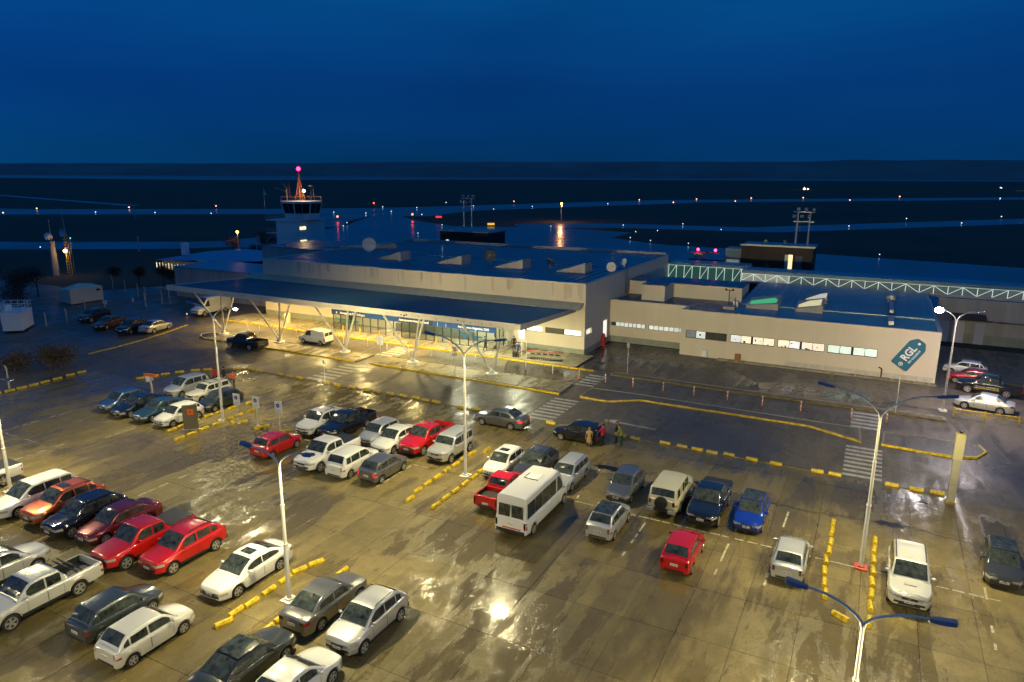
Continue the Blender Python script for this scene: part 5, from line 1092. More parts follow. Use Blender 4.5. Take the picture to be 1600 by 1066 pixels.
def opentail(t, M):
    ca, cb, cc, ce = M['p']['cab']; X = M['X']; MB().add([(X(ce - .25), -.55, 1.42), (X(ce - .25), .55, 1.42), (X(ce) - .55, .5, 1.9), (X(ce) - .55, -.5, 1.9), (X(ce - .25), -.55, 1.38), (X(ce - .25), .55, 1.38), (X(ce) - .57, .5, 1.86), (X(ce) - .57, -.5, 1.86)], [(0, 1, 2, 3), (7, 6, 5, 4), (0, 4, 5, 1), (2, 6, 7, 3), (1, 5, 6, 2), (3, 7, 4, 0)]).build('open_tailgate', paint('black'), t, world=False)
    MB().add([(X(1.55), -.80, .45), (X(1.2), -1.45, .45), (X(1.2), -1.45, .95), (X(1.55), -.80, .95), (X(1.3), -1.3, 1.38), (X(1.6), -.85, 1.38)], [(0, 1, 2, 3), (3, 2, 4, 5)]).build('open_door', paint('black'), t, world=False)
def bars(t, M):
    H = M['p']['H']; b = MB()
    for x in (-.8, .1): b.box(x - .03, x + .03, -.6, .6, H + .04, H + .08)
    b.build('roof_bars', PLASTIC, t, world=False)
# ---- near left block
car('pickup', 'white', (-48.95, 22.65), -90, 'white pickup with a dark bed cover, cut off by the left edge of the photo', wheel='r', extras=(cover,), cat='pickup', name='parked_pickup')
car('long_wagon', 'white', (-43.5, 20.62), -90, 'long white estate car at the left end of the row, beside the orange SUV')
car('suv', 'orange', (-40.96, 20.99), -90, 'bright orange SUV with a dark sunroof between a white estate and a black SUV', extras=(sunroof_,), name='parked_suv', cat='suv')
car('suv', 'black', (-38.27, 20.62), -90, 'shiny black SUV between the orange SUV and the dark red sedan', name='parked_suv', cat='suv')
car('sedan', 'dred', (-36.06, 21.1), -90, 'dark wine red sedan squeezed between a black SUV and a bright red pickup')
car('pickup', 'red', (-32.62, 19.98), -90, 'bright red pickup with a black bed cover beside the red SUV', extras=(cover,), cat='pickup', name='parked_pickup')
car('suv', 'red', (-30.13, 20.81), -90, 'bright red SUV at the right end of the row, nearest the white saloon with sunroof', name='parked_suv', cat='suv')
car('coupe', 'white', (-25.61, 20.91), -90, 'white saloon with a dark sunroof parked just left of the near lamp post')
car('hatch', 'white', (-41.3, 17.6), 90, 'white hatchback of which only the nose shows at the left edge')
car('suv', 'pearl', (-36.5, 17.75), 90, 'pale silver SUV half hidden behind the silver white double cab pickup', name='parked_suv', cat='suv')
car('pickup', 'pearl', (-32.51, 14.37), -90, 'silver white double cab pickup with an empty open bed and roll bar at lower left', extras=(rollbar,), cat='pickup', name='parked_pickup')
car('hatch', 'slate', (-28.2, 18.2), 90, 'dark blue grey hatchback behind the pale silver hatchback')
car('hatch', 'pearl', (-25.56, 15.38), 90, 'pale silver hatchback with dark rear windows, nearest one at lower left', wheel='r')
car('sedan', 'green', (-20.23, 18.6), 90, 'blackish green saloon with a sunroof at the bottom edge of the photo', extras=(darkroof,))
car('sedan', 'white', (-17.56, 18.45), 90, 'white saloon cut off by the bottom edge of the photo')
car('sedan', 'grey', (-20.28, 20.82), 90, 'bronze grey saloon with red tinted rear window beside the near lamp post', wheel='r', glass=None)
car('crossover', 'silver', (-17.55, 20.44), -90, 'pale silver crossover with roof rails next to the bronze grey saloon', name='parked_suv', cat='suv')
# ---- middle block
car('hatch', 'red', (-36.99, 34.2), 90, 'small red hatchback standing alone below the wheelchair parking signs', wheel='r')
car('oroch', 'white', (-37.16, 39.12), -90, 'white pickup with roof rails and open bed in the back row, leftmost of that row', cat='pickup', name='parked_pickup')
car('pickup', 'black', (-34.95, 39.3), -90, 'black double cab pickup between the white pickup and a small silver hatchback', extras=(rollbar,), cat='pickup', name='parked_pickup')
car('mini_hatch', 'silver', (-31.71, 39.62), -90, 'tiny silver hatchback between the black pickup and a white saloon')
car('sedan', 'white', (-29.85, 39.04), -90, 'white saloon between the tiny silver hatchback and the red pickup')
car('pickup', 'red', (-27.68, 39.74), -90, 'vivid red double cab pickup with an open dark bed in the back row', cat='pickup', name='parked_pickup')
car('jeep', 'silver', (-25.2, 39.55), -90, 'boxy silver grey SUV left of the middle lamp post', name='parked_suv', cat='suv')
car('pickup', 'white', (-32.24, 33.97), -90, 'white double cab pickup with a dark flat bed cover in the front row', extras=(cover,), cat='pickup', name='parked_pickup')
car('minivan', 'white', (-29.82, 34.21), 90, 'white rounded minivan seen from behind, between the white pickup and the grey hatchback', wheel='r', name='parked_minivan', cat='minivan')
car('hatch', 'grey', (-27.46, 34.53), 90, 'greenish grey hatchback with lit red tail lamps at the right end of the front row', wheel='r', lit=True)
car('sedan', 'grey', (-27.2, 47.38), 180, 'grey saloon driving along the lane past the middle lamp post', lit=True, name='driving_car')
# ---- left block by the signs
car('hatch', 'steel', (-56.42, 35.37), -90, 'blue hatchback at the far left end of the small car block')
car('sedan', 'navy', (-53.95, 35.07), -90, 'dark navy saloon right of the blue hatchback')
car('sedan', 'teal', (-51.38, 35.2), -90, 'blue green saloon between the navy saloon and a white hatchback')
car('hatch', 'white', (-48.91, 35.21), -90, 'white hatchback behind the grey board with the orange square')
car('minivan', 'silver', (-54.86, 40.71), -90, 'silver minivan in the back row of the small car block', name='parked_minivan', cat='minivan')
car('old_wagon', 'cream', (-52.1, 40.63), -90, 'old cream estate car with roof bars next to two people in red', extras=(bars,))
car('hatch', 'green', (-49.05, 39.45), -92, 'dark green grey hatchback just behind the tall left lamp post')
# ---- dark far left
DK = 'cars parked in the dark beyond the access road'
car('suv', 'black', (-94.2, 57.3), -78, 'dark SUV with a bluish windscreen, farthest left in the unlit row', detail=0, group=DK, name='parked_suv', cat='suv')
car('sedan', 'brown', (-88.43, 55.66), -76, 'dark brown saloon in the unlit row beyond the access road', detail=0, group=DK)
car('suv', 'black', (-82.95, 55.31), -72, 'black SUV with bright chrome glints in the unlit row', detail=0, group=DK, name='parked_suv', cat='suv')
car('sedan', 'silver', (-81.0, 57.12), 102, 'dull silver saloon at the yellow line, right end of the unlit row', wheel='r', detail=0, group=DK)
car('cargo_van', 'pearl', (-84.46, 67.73), -90, 'tall pale delivery van standing behind the left end of the canopy', name='delivery_van', cat='van')
car('pickup', 'black', (-66.3, 56.25), 180, 'black security pickup with a light bar stopped beside the canopy island', extras=(lightbar,), cat='pickup', name='security_pickup')
car('panel_van', 'white', (-60.37, 61.95), 180, 'small white panel van under the canopy', name='panel_van', cat='van')
car('hatch', 'black', (-20.17, 47.34), 180, 'black hatchback with tailgate and door open beside a group of people', extras=(opentail,))
# ---- right block
car('hatch', 'white', (-20.55, 39.09), -90, 'white hatchback right of the middle lamp post with a small sunroof', extras=(sunroof_,))
car('suv', 'dgrey', (-18.21, 42.0), -90, 'dark grey SUV with sunroof between the white hatchback and the silver estate', wheel='r', name='parked_suv', cat='suv', extras=(sunroof_,))
car('wagon', 'silver', (-15.88, 39.38), -90, 'pale silver estate car beyond the white minibus')
car('small_pickup', 'red', (-18.6, 35.15), 90, 'small red pickup with an open bed tight against the white minibus', wheel='r', cat='pickup', name='parked_pickup')
car('minibus', 'white', (-15.62, 33.12), 90, 'tall white minibus with a roof hatch, largest vehicle in the car park', wheel='r', extras=(hatch_vent, redline), name='minibus', cat='minibus')
car('hatch', 'silver', (-11.32, 34.67), 90, 'silver hatchback with dark glass roof standing alone right of the minibus', wheel='r', extras=(darkroof,))
car('hatch', 'grey', (-11.95, 39.58), -90, 'old bluish grey hatchback in the back row left of the beige off-roader')
car('box_suv', 'beige', (-8.87, 39.6), 90, 'boxy beige off-roader with a spare wheel on its tail', wheel='r', name='parked_suv', cat='suv')
car('pickup', 'navy', (-6.46, 38.94), -90, 'dark navy pickup with chrome front between the beige off-roader and the blue hatchback', cat='pickup', name='parked_pickup', extras=(cover,))
car('hatch', 'blue', (-4.1, 39.5), -90, 'vivid blue hatchback with a dark roof, alone at the right of the back row', extras=(darkroof,))
car('hatch', 'red', (-6.64, 33.24), 90, 'vivid red hatchback standing alone in the right half of the car park', wheel='r')
car('hatch', 'silver', (-1.45, 35.17), 90, 'silver hatchback left of the yellow block columns, seen from behind', wheel='r')
car('big_suv', 'pearl', None, -90, 'big pale gold SUV with a bonnet scoop right of the yellow block columns', ctr=(3.15, 36.85), name='parked_suv', cat='suv')
car('hatch', 'dgrey', None, -93, 'dark grey green rounded car at the right edge of the photo', ctr=(7.5, 40.8), extras=(darkroof,))
car('hatch', 'white', None, 172, 'white hatchback parked farthest back beside the office wing corner', ctr=(9.5, 84.6))
car('sedan', 'red', None, 172, 'red saloon between the white hatchback and the black security pickup', ctr=(9.8, 80.9))
car('pickup', 'black', None, 171, 'black security pickup with a yellow side stripe by the office wing corner', ctr=(10.9, 77.6), extras=(stripe,), cat='pickup', name='security_pickup')
car('sedan', 'silver', None, 168, 'silver saloon behind the low yellow rail at the right', ctr=(9.9, 71.8))

# ------------------------------------------------------------------ lamp posts
HEADM = mat('lamp_head_paint', (.18, .22, .30), .4, metal=.3)
def lamp_post(u, v, h, tips, label, m=WSTEEL, power=900, color=WARM, bright=None, lens=LENSW, grp='tall double arm lamp posts', twin=False, base=WSTEEL, thick=1, facade_fill=0):
    t = thing('lamp_post', label, 'lamp post', (u, v, 0), group=grp)
    MB().box(-.32, .32, -.32, .32, 0, .09).cbox((0, 0, .13), (.36, .36, .08)).build('base_plate', base, t, world=False)
    b = MB(); s = thick
    b.tube((0, 0, .1), (0, 0, h * .42), .11 * s, .105 * s, 12); b.tube((0, 0, h * .42), (0, 0, h * .70), .085 * s, .08 * s, 12); b.tube((0, 0, h * .70), (0, 0, h * .98), .065 * s, .06 * s, 12)
    b.tube((0, 0, h * .415), (0, 0, h * .425), .125 * s, .125 * s, 12); b.tube((0, 0, h * .695), (0, 0, h * .705), .10 * s, .10 * s, 12)
    b.build('pole', m, t, world=False, smooth=40)
    for i, (tx, ty, tz) in enumerate(tips):
        d = Vector((tx, ty, tz - h)); hd = .75; dirh = Vector((tx, ty, 0)).normalized()
        P = [(0, 0, h * .96), (dirh.x * .06, dirh.y * .06, h)]; n = 7
        for k in range(1, n + 1):
            q = k / n; s_ = q; rise = (1 - (1 - q) ** 2.2)
            P.append((tx * s_ * .80, ty * s_ * .80, h + (tz - h) * (rise * .92 + .0)))
        a = MB(); a.path(P, [.055 - .02 * k / (len(P) - 1) for k in range(len(P))], 8); a.build('arm', m, t, world=False, smooth=50)
        p0 = Vector(P[-1]); p1 = Vector((tx, ty, tz)); dd = (p1 - p0).normalized(); yaw = math.atan2(dd.y, dd.x); pit = math.asin(dd.z)
        til = 0
        if bright and i in bright: til = bright[i]
        mx = Matrix.Rotation(yaw, 3, 'Z') @ Matrix.Rotation(-pit, 3, 'Y') @ Matrix.Rotation(til, 3, 'X'); c = (p0 + p1) / 2 + dd * .05
        hb = MB(); ln = (p1 - p0).length + .25
        q = [(-ln / 2, .08), (-ln * .1, .16), (ln * .42, .17), (ln / 2, .08)]
        vs = []
        for x, w_ in q: vs += [(x, -w_, -.05), (x, w_, -.05), (x, w_ * .7, .06), (x, -w_ * .7, .06)]
        hb.add(vs, [(0, 1, 2, 3)[::-1]] + [(12, 13, 14, 15)] + [(4 * k + j, 4 * k + (j + 1) % 4, 4 * k + 4 + (j + 1) % 4, 4 * k + 4 + j) for k in range(3) for j in range(4)])
        hb.v = [tuple(mx @ Vector(x) + c) for x in hb.v]; hd_ = hb.build('lamp_head', HEADM, t, world=False, norm=True)
        le = MB(); le.cbox((ln * .12, 0, -.053), (.46, .20, .006)); le.v = [tuple(mx @ Vector(x) + c) for x in le.v]; le.build('lens', lens, hd_, world=False)
        pw = power if not isinstance(power, (list, tuple)) else power[i]
        if lens is LENSC and i == 0 or (bright and lens is LENSW and i in bright):
            g_ = MB(); g_.sphere((0, 0, 0), .34 if lens is LENSC else .13, 12, 8, .7); g_.v = [tuple(mx @ Vector((ln * .12, 0, -.09)) + c + Vector(x)) for x in g_.v]; g_.build('glowing_bowl', lens if lens is LENSC else mat('bowl_warm', (1, .9, .6), .3, emit=(1, .85, .5), es=45), hd_, world=False, smooth=60)
        if pw:
            o = area('bulb', tuple(mx @ Vector((ln * .12, 0, -.062)) + c), (.44, .19), pw, color, parent=t); o.rotation_mode = 'QUATERNION'; o.rotation_quaternion = mx.to_quaternion()
    if facade_fill:   # added light aimed at the terminal to brighten its walls; no such lamp there
        o = area('bulb', (0, .35, h - .1), (.5, .3), facade_fill, color, parent=t, spread=75); o.rotation_euler = (R(90) - R(4), 0, 0)
    return t
lamp_post(-46.7, 38.2, 8.8, [(2.75, 0, 9.74), (-2.8, 0, 9.76)], 'tall white double lamp post behind the dark hatchback, left part of the car park', bright={0: R(-28)}, power=[1100, 1000], facade_fill=900)
lamp_post(-23.2, 38.15, 8.62, [(2.95, 0, 9.86), (-2.9, 0, 9.72)], 'tall white double lamp post in the middle, left of the white hatchback with red pickup', power=1100, facade_fill=900)
lamp_post(1.07, 38.0, 8.5, [(2.95, 0, 9.85), (-2.85, 0, 9.69)], 'tall double lamp post between the two yellow block columns, red painted foot', power=1000, facade_fill=900, base=mat('pink_foot', (.6, .12, .10), .6, var=.6, vs=9))
lamp_post(-23.25, 21.85, 7.15, [(1.95, 0, 7.87), (-2.2, 0, 7.64)], 'lamp post beside the bronze grey saloon with its foot between yellow blocks', power=800)
lamp_post(.88, 21.8, 6.75, [(2.2, 0, 7.46), (-2.15, 0, 7.52)], 'near double lamp post with blue arms rising from the bottom edge at right', power=850)
lamp_post(-47.7, 22.35, 7.1, [(2.1, 0, 7.8), (-2.1, 0, 7.7)], 'lamp post at the left edge of the photo in front of the white pickup', power=750)
lamp_post(6.65, 69.6, 8.2, [(-1.35, 0, 8.95), (1.7, 0, 9.05)], 'lamp post with a dazzling white lamp at the right corner of the office wing', bright={0: R(-34)}, power=[3200, 1300], color=(1, .84, .80), lens=LENSC, m=GALV)
# unseen posts added just outside the picture for more warm light on the lot
for (u, v, lb) in ((25.2, 38.0, 'unseen double lamp post added for light beyond the right edge, beside the lane'), (25, 22, 'unseen double lamp post added for light beyond the right edge, in the near row'), (-71.5, 22, 'unseen double lamp post added for light beyond the left edge'),
                   (-47.5, 6, 'unseen lamp post added for light below the frame, left one'), (-23.3, 6, 'unseen lamp post added for light below the frame, middle one'), (.9, 6, 'unseen lamp post added for light below the frame, right one')):
    lamp_post(u, v, 7.1, [(2.2, 0, 7.8), (-2.2, 0, 7.7)], lb, power=850)
lamp_post(-71.2, 45.0, 8.2, [(2.4, 0, 9), (-2.4, 0, 9)], 'street lamp by the left access road bend', power=[0, 0], m=GALV, lens=DARKM, grp='unlit street lamps') if False else None
ORD = ['first', 'second', 'third', 'fourth', 'fifth', 'sixth', 'seventh', 'eighth', 'ninth', 'tenth', 'eleventh', 'twelfth', 'thirteenth', 'fourteenth', 'fifteenth', 'sixteenth', 'seventeenth', 'eighteenth', 'nineteenth'] + ['twentieth'] + ['twenty ' + x for x in ('first', 'second', 'third', 'fourth', 'fifth', 'sixth', 'seventh', 'eighth', 'ninth')] + ['thirtieth', 'thirty first', 'thirty second', 'thirty third', 'thirty fourth']
# ------------------------------------------------------------------ yellow concrete blocks
def block_proto():
    b = MB(); l, w_, h = .40, .13, .21; prof = [(-w_, 0), (-w_, h * .55), (-w_ * .55, h), (w_ * .55, h), (w_, h * .55), (w_, 0)]
    b.grid([[(x, y, z) for y, z in prof] for x in (-l, -l * .45, l * .45, l)]); b.add([(-l, y, z) for y, z in prof], [(5, 4, 3, 2, 1, 0)]); b.add([(l, y, z) for y, z in prof], [(0, 1, 2, 3, 4, 5)])
    return b.mesh('concrete_block', YEL, norm=True)
BP = block_proto()
YELW = mat('chipped_yellow_paint', (.55, .42, .10), .6, var=.7, vs=7)
BSETS = [
 ('yellow concrete block in the left line beside the near lamp post', 'v', [(-24.53, 19.09), (-24.71, 19.95), (-24.63, 20.8), (-24.65, 21.9), (-24.68, 23.0), (-24.66, 24.0), (-24.4, 24.95)]),
 ('yellow concrete block in the right line beside the near lamp post', 'v', [(-22.46, 19.63), (-22.51, 20.6), (-22.6, 24.9)]),
 ('yellow concrete block in the line left of the middle lamp post', 'v', [(-24.41, 33.42), (-24.71, 34.64), (-24.75, 35.82), (-24.72, 36.94), (-24.76, 38.17), (-24.76, 39.34), (-24.83, 40.49), (-24.75, 41.67), (-24.1, 42.75)]),
 ('yellow concrete block in the line right of the middle lamp post', 'v', [(-22.49, 33.43), (-22.53, 34.63), (-22.51, 35.76), (-22.54, 36.94), (-22.54, 38.13), (-22.58, 39.27), (-22.55, 40.5), (-23.3, 42.3)]),
 ('yellow concrete block in the line beside the silver hatchback', 'v', [(-.53, 42.45), (-.53, 41.33), (-.5, 39.95), (-.52, 38.9), (-.6, 37.8), (-.59, 36.56), (-.52, 35.44), (-.40, 34.4)]),
 ('yellow concrete block in the line left of the pale gold SUV', 'v', [(1.7, 41.28), (1.67, 40.18), (1.66, 39.0), (1.65, 37.79), (1.63, 36.6), (1.61, 35.43), (1.59, 34.28), (1.54, 32.9)]),
 ('yellow concrete block in the line by the orange square board', 'v', [(-48.37, 35.6), (-48.44, 36.9), (-48.46, 38.2), (-48.44, 39.38), (-48.44, 40.65), (-48.23, 42.48), (-48.3, 34.6)]),
 ('yellow concrete block in the line left of the wheelchair signs', 'v', [(-46.12, 33.61), (-46.19, 34.77), (-46.24, 35.99), (-46.28, 37.18), (-46.3, 38.5), (-46.37, 39.55), (-46.36, 40.9)]),
 ('yellow concrete block on the curved left edge of the car park', 'c', [(-63.79, 42.93), (-63.3, 44.1), (-62.95, 45.05), (-62.32, 46.23), (-61.42, 47.45), (-60.6, 48.3), (-58.15, 50.0)]),
 ('yellow concrete block along the road edge of the car park', 'u', [(-56.6, 50.5), (-55.4, 50.45), (-52.6, 50.5), (-51.2, 50.45), (-49.9, 50.5), (-46.3, 50.45), (-45.0, 50.4), (-43.2, 50.5), (-41.5, 50.44), (-40.3, 50.5), (-38.76, 50.53), (-37.24, 50.51), (-35.9, 50.57), (-34.84, 50.49), (-33.7, 50.52), (-30.9, 50.37), (-29.47, 50.5), (-22.33, 50.39),
   (-16.25, 50.34), (-15.11, 50.28), (-12.77, 50.37), (-11.45, 50.34), (-10.3, 50.28), (-9.2, 50.22), (-8.0, 50.35), (-6.37, 50.24), (-4.71, 50.2), (-2.0, 50.17), (-.88, 50.2), (2.58, 50.13), (4.02, 50.09), (5.2, 50.14)]),
 ('yellow concrete block in the dark line at far left', 'v', [(-70.69, 33.3), (-70.66, 34.47), (-70.64, 35.5), (-70.66, 36.6), (-70.72, 37.7), (-70.8, 38.9), (-71.0, 40.3), (-71.04, 41.5)]),
 ('yellow concrete block at the foot of a wheelchair sign', 'r', [(-45.25, 38.0), (-44.85, 38.6), (-42.75, 38.1), (-42.5, 38.65), (-40.35, 38.05), (-40.1, 38.6)]),
]
random.seed(31)
for lab, mode, pts in BSETS:
    for i, (u, v) in enumerate(pts):
        if mode == 'v': an = R(90) + random.gauss(0, .05)
        elif mode == 'u': an = random.gauss(0, .03)
        elif mode == 'r': an = R(60) if i % 2 else R(-20)
        else:
            a, c = pts[max(0, i - 1)], pts[min(len(pts) - 1, i + 1)]; an = math.atan2(c[1] - a[1], c[0] - a[0])
        o = bpy.data.objects.new('concrete_block', BP); COL.objects.link(o); o.location = (u, v, 0); o.rotation_euler = (0, 0, an)
        s = .95 if mode == 'r' else 1.0
        if 'left line beside the near' in lab and i in (0, 5, 6): o.rotation_euler[2] -= .35
        o.scale = (s, 1, 1); tag(o, ('yellow block, ' + ORD[i] + (' from the left, ' if mode in 'ur' else ' from the near end, ') + lab[22:]), 'concrete block', 'yellow concrete blocks ' + lab[22:])
        if mode == 'u' and i in (3, 19, 21, 23, 24) or random.random() < .08: o.material_slots[0].link = 'OBJECT'; o.material_slots[0].material = YELW
o = bpy.data.objects.new('concrete_block', BP); COL.objects.link(o); o.location = (.36, 32.75, 0); o.rotation_euler = (0, 0, R(150)); tag(o, 'single yellow concrete block knocked askew, nearest the bottom edge at right', 'concrete block')
o = bpy.data.objects.new('concrete_block', BP); COL.objects.link(o); o.location = (-47.85, 22.9, 0); o.rotation_euler = (0, 0, R(85)); o.scale = (1.5, 1, 1); tag(o, 'long yellow block at the foot of the lamp post on the left edge', 'concrete block')
# dark edge beam with asphalt lip under the block line and the yellow painted line in the dark
b = MB(); rnd = random.Random(2)
def lip(pts, wd=.16, h=.05):
    for a, c in zip(pts, pts[1:]):
        d = Vector(c) - Vector(a); n = Vector((-d.y, d.x)).normalized() * wd
        b.add([(a[0] - n.x, a[1] - n.y, 0), (c[0] - n.x, c[1] - n.y, 0), (c[0] + n.x, c[1] + n.y, 0), (a[0] + n.x, a[1] + n.y, 0), (a[0] - n.x * .5, a[1] - n.y * .5, h), (c[0] - n.x * .5, c[1] - n.y * .5, h), (c[0] + n.x * .5, c[1] + n.y * .5, h), (a[0] + n.x * .5, a[1] + n.y * .5, h)],
              [(4, 5, 6, 7), (0, 1, 5, 4), (2, 3, 7, 6), (3, 0, 4, 7), (1, 2, 6, 5)])
lip([(-63.9, 42.5), (-63.2, 44.6), (-62.2, 46.5), (-60.8, 48.2), (-59, 49.6), (-57, 50.4), (-44, 50.45)]); lip([(-43.5, 50.45), (-25.2, 50.45)]); lip([(-22, 50.35), (-.6, 50.2)]); lip([(2.1, 50.15), (5.4, 50.1)])
b.build('edge_lip', mat('old_edge_beam', (.20, .15, .07), .8, var=.5, vs=2, world=True), kind='structure')
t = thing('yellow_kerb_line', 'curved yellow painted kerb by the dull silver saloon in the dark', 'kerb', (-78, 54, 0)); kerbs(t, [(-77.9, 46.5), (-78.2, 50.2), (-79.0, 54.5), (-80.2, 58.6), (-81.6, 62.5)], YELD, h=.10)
# ------------------------------------------------------------------ signs
def whpic(t, s, x, z, y):
    n = 20; b = MB(); b.add([(x + s * math.cos(k * 2 * math.pi / n), y, z + s * math.sin(k * 2 * math.pi / n)) for k in range(n)], [tuple(range(n))]); b.build('blue_disc', SIGNB, t, world=False)
    b = MB(); q = s * .62; y2 = y - .004
    def seg(x0, z0, x1, z1, w_):
        d = Vector((x1 - x0, z1 - z0)).normalized(); nx, nz = -d.y * w_, d.x * w_
        b.add([(x + x0 - nx, y2, z + z0 - nz), (x + x1 - nx, y2, z + z1 - nz), (x + x1 + nx, y2, z + z1 + nz), (x + x0 + nx, y2, z + z0 + nz)], [(0, 1, 2, 3)])
    seg(-q * .1, q * .5, -q * .05, -q * .15, q * .12); seg(-q * .05, -q * .1, q * .45, -q * .1, q * .1); seg(q * .42, -q * .1, q * .65, -q * .75, q * .1); seg(-q * .05, q * .2, q * .35, q * .2, q * .08)
    b.add([(x - q * .1 + q * .17 * math.cos(k), y2, z + q * .78 + q * .17 * math.sin(k)) for k in [i * .785 for i in range(8)]], [tuple(range(8))])
    m = 14; ring = []
    for rr in (q * .55, q * .42): ring.append([(x - .02 + rr * math.cos(2.0 + k * 4.2 / m), y2, z - q * .3 + rr * math.sin(2.0 + k * 4.2 / m)) for k in range(m + 1)])
    b.grid(ring); b.build('wheelchair_symbol', SIGNW, t, world=False)
for i, (u, v) in enumerate([(-45.0, 38.35), (-43.05, 38.55), (-40.5, 38.45)]):
    t = thing('wheelchair_sign', ('left', 'middle', 'right')[i] + 'most' * (i != 1) + ' of the three white wheelchair parking signs', 'sign', (u, v, 0), R(4), group='wheelchair parking signs')
    MB().tube((0, 0, 0), (0, 0, 2.5), .035, .035, 8).build('post', WSTEEL, t, world=False); MB().box(-.36, .36, -.06, -.036, 1.6, 2.55).build('panel', SIGNW, t, world=False)
    whpic(t, .17, -.04, 2.22, -.065); MB().box(-.2, .2, -.064, -.061, 1.80, 1.83).box(-.2, .14, -.064, -.061, 1.72, 1.75).build('small_lettering', mat('pale_text', (.4, .4, .42), .6), t, world=False); MB().lathe([(.01, 0), (.2, 0), (.16, .1), (.01, .1)], n=10).build('foot', WSTEEL, t, world=False)
t = thing('notice_board', 'grey standing board with an orange square beside the white hatchback', 'notice board', (-47.2, 35.55, 0), R(40))
MB().box(-.55, .55, -.06, .06, .0, 2.05).build('board', mat('board_grey', (.16, .14, .085), .6), t, world=False); MB().box(-.18, .28, -.075, -.062, 1.25, 1.72).build('orange_square', ORG, t, world=False); MB().box(-.04, .06, -.082, -.076, 1.42, 1.52).build('dark_mark', BROWN, t, world=False)
MB().box(-.65, .65, -.12, .12, 0, .06).build('foot', GALV, t, world=False)
t = thing('entrance_sign', 'post with an orange and white sign board behind the navy saloon', 'sign', (-58.5, 40.34, 0), R(5)); MB().box(-.07, .07, -.05, .05, 0, 1.75).build('post', mat('pale_post', (.7, .55, .33), .5), t, world=False)
MB().box(-.75, .75, -.1, .1, 1.66, 1.9).build('orange_top', ORG, t, world=False); MB().box(-.55, -.1, -.09, -.055, 1.1, 1.65).build('white_panel', SIGNW, t, world=False); MB().box(.1, .4, -.09, -.055, 1.3, 1.65).build('blue_panel', mat('pale_blue', (.35, .55, .7), .5), t, world=False)
def post_sign(u, v, h, w_, ph, label, pm=SIGNW, extra=None, rz=0, zb=0, nm='street_sign', post=WSTEEL):
    t = thing(nm, label, 'sign', (u, v, zb), rz); MB().tube((0, 0, 0), (0, 0, h), .03, .03, 8).build('post', post, t, world=False)
    if w_: MB().box(-w_ / 2, w_ / 2, -.05, -.03, h - ph, h).build('panel', pm, t, world=False)
    if extra: extra(t)
    return t
def lines(t, h=2.9, w_=.26):
    b = MB()
    for k in range(6): b.box(-w_, w_ - (k % 3) * .08, -.054, -.051, h - .2 - k * .13, h - .16 - k * .13)
    b.build('small_lettering', mat('pale_text', (.4, .4, .42), .6), t, world=False)
post_sign(-46.66, 59.3, 2.95, .85, .95, 'white information board on a post between the two canopy islands', extra=lambda t: lines(t), zb=0)
def nopark(t):
    b = MB(); n = 18; b.grid([[(.02 + r_ * math.cos(k * 2 * math.pi / n), -.055, 2.55 + r_ * math.sin(k * 2 * math.pi / n)) for k in range(n + 1)] for r_ in (.2, .14)]); b.box(-.02, .06, -.056, -.054, 2.43, 2.67); b.build('red_ring', RED, t, world=False)
post_sign(-37.1, 59.15, 2.8, .5, .55, 'no parking sign with a grey plate below, on the right canopy island', extra=lambda t: (nopark(t), MB().box(-.3, .3, -.05, -.03, 1.85, 2.2).build('grey_plate', GALV, t, world=False)), zb=.1)
def bluep(t): whpic(t, .22, 0, 3.0, -.056); MB().box(-.24, .24, -.056, -.05, 2.45, 2.6).build('blue_caption', SIGNB, t, world=False); MB().tube((0, 0, 2.4), (-.55, 0, 3.35), .03).build('arm', WSTEEL, t, world=False)
post_sign(-33.25, 67.9, 2.2, 0, 0, 'white post carrying a blue disc sign near the luggage trolleys', extra=lambda t: (MB().box(-.85, -.25, -.04, -.02, 2.35, 3.3).build('panel', SIGNW, t, world=False), MB().cbox((0, 0, 0), (.01, .01, .01)).build('cap', SIGNW, t, world=False)))
t = thing('blue_disc_sign', 'square sign with a dark blue disc under the right canopy corner', 'sign', (-33.9, 68.0, 0)); whpic(t, .26, 0, 3.0, -.03); MB().box(-.36, .36, -.025, .0, 2.45, 3.4).build('panel', SIGNW, t, world=False); MB().tube((0, .03, 0), (0, .03, 2.5), .02, .02, 6).build('post', WSTEEL, t, world=False); MB().box(-.28, .28, -.032, -.026, 2.52, 2.62).build('caption', SIGNB, t, world=False)
def ped(t): MB().add([(-.3, -.055, 2.2), (0, -.055, 2.5), (.3, -.055, 2.2), (0, -.055, 1.95)], [(0, 3, 2, 1)]).build('diamond_panel', mat('sign_grey_green', (.35, .40, .34), .5), t, world=False); MB().box(-.04, .04, -.06, -.056, 2.05, 2.4).build('walking_figure', DARKM, t, world=False)
post_sign(-46.5, 50.3, 2.5, 0, 0, 'pedestrian crossing sign on a post at the left crosswalk', extra=ped)
post_sign(-21.65, 68.1, 3.2, .28, .5, 'thin white sign post on the wet plaza in front of the inner corner', pm=GALV)
post_sign(2.95, 66.8, 3.4, 0, 0, 'bare white pole on the raised strip left of the corner lamp post')
post_sign(-30.4, 61.8, 1.7, 0, 0, 'thin dark stake on the right canopy island', post=DARKM)
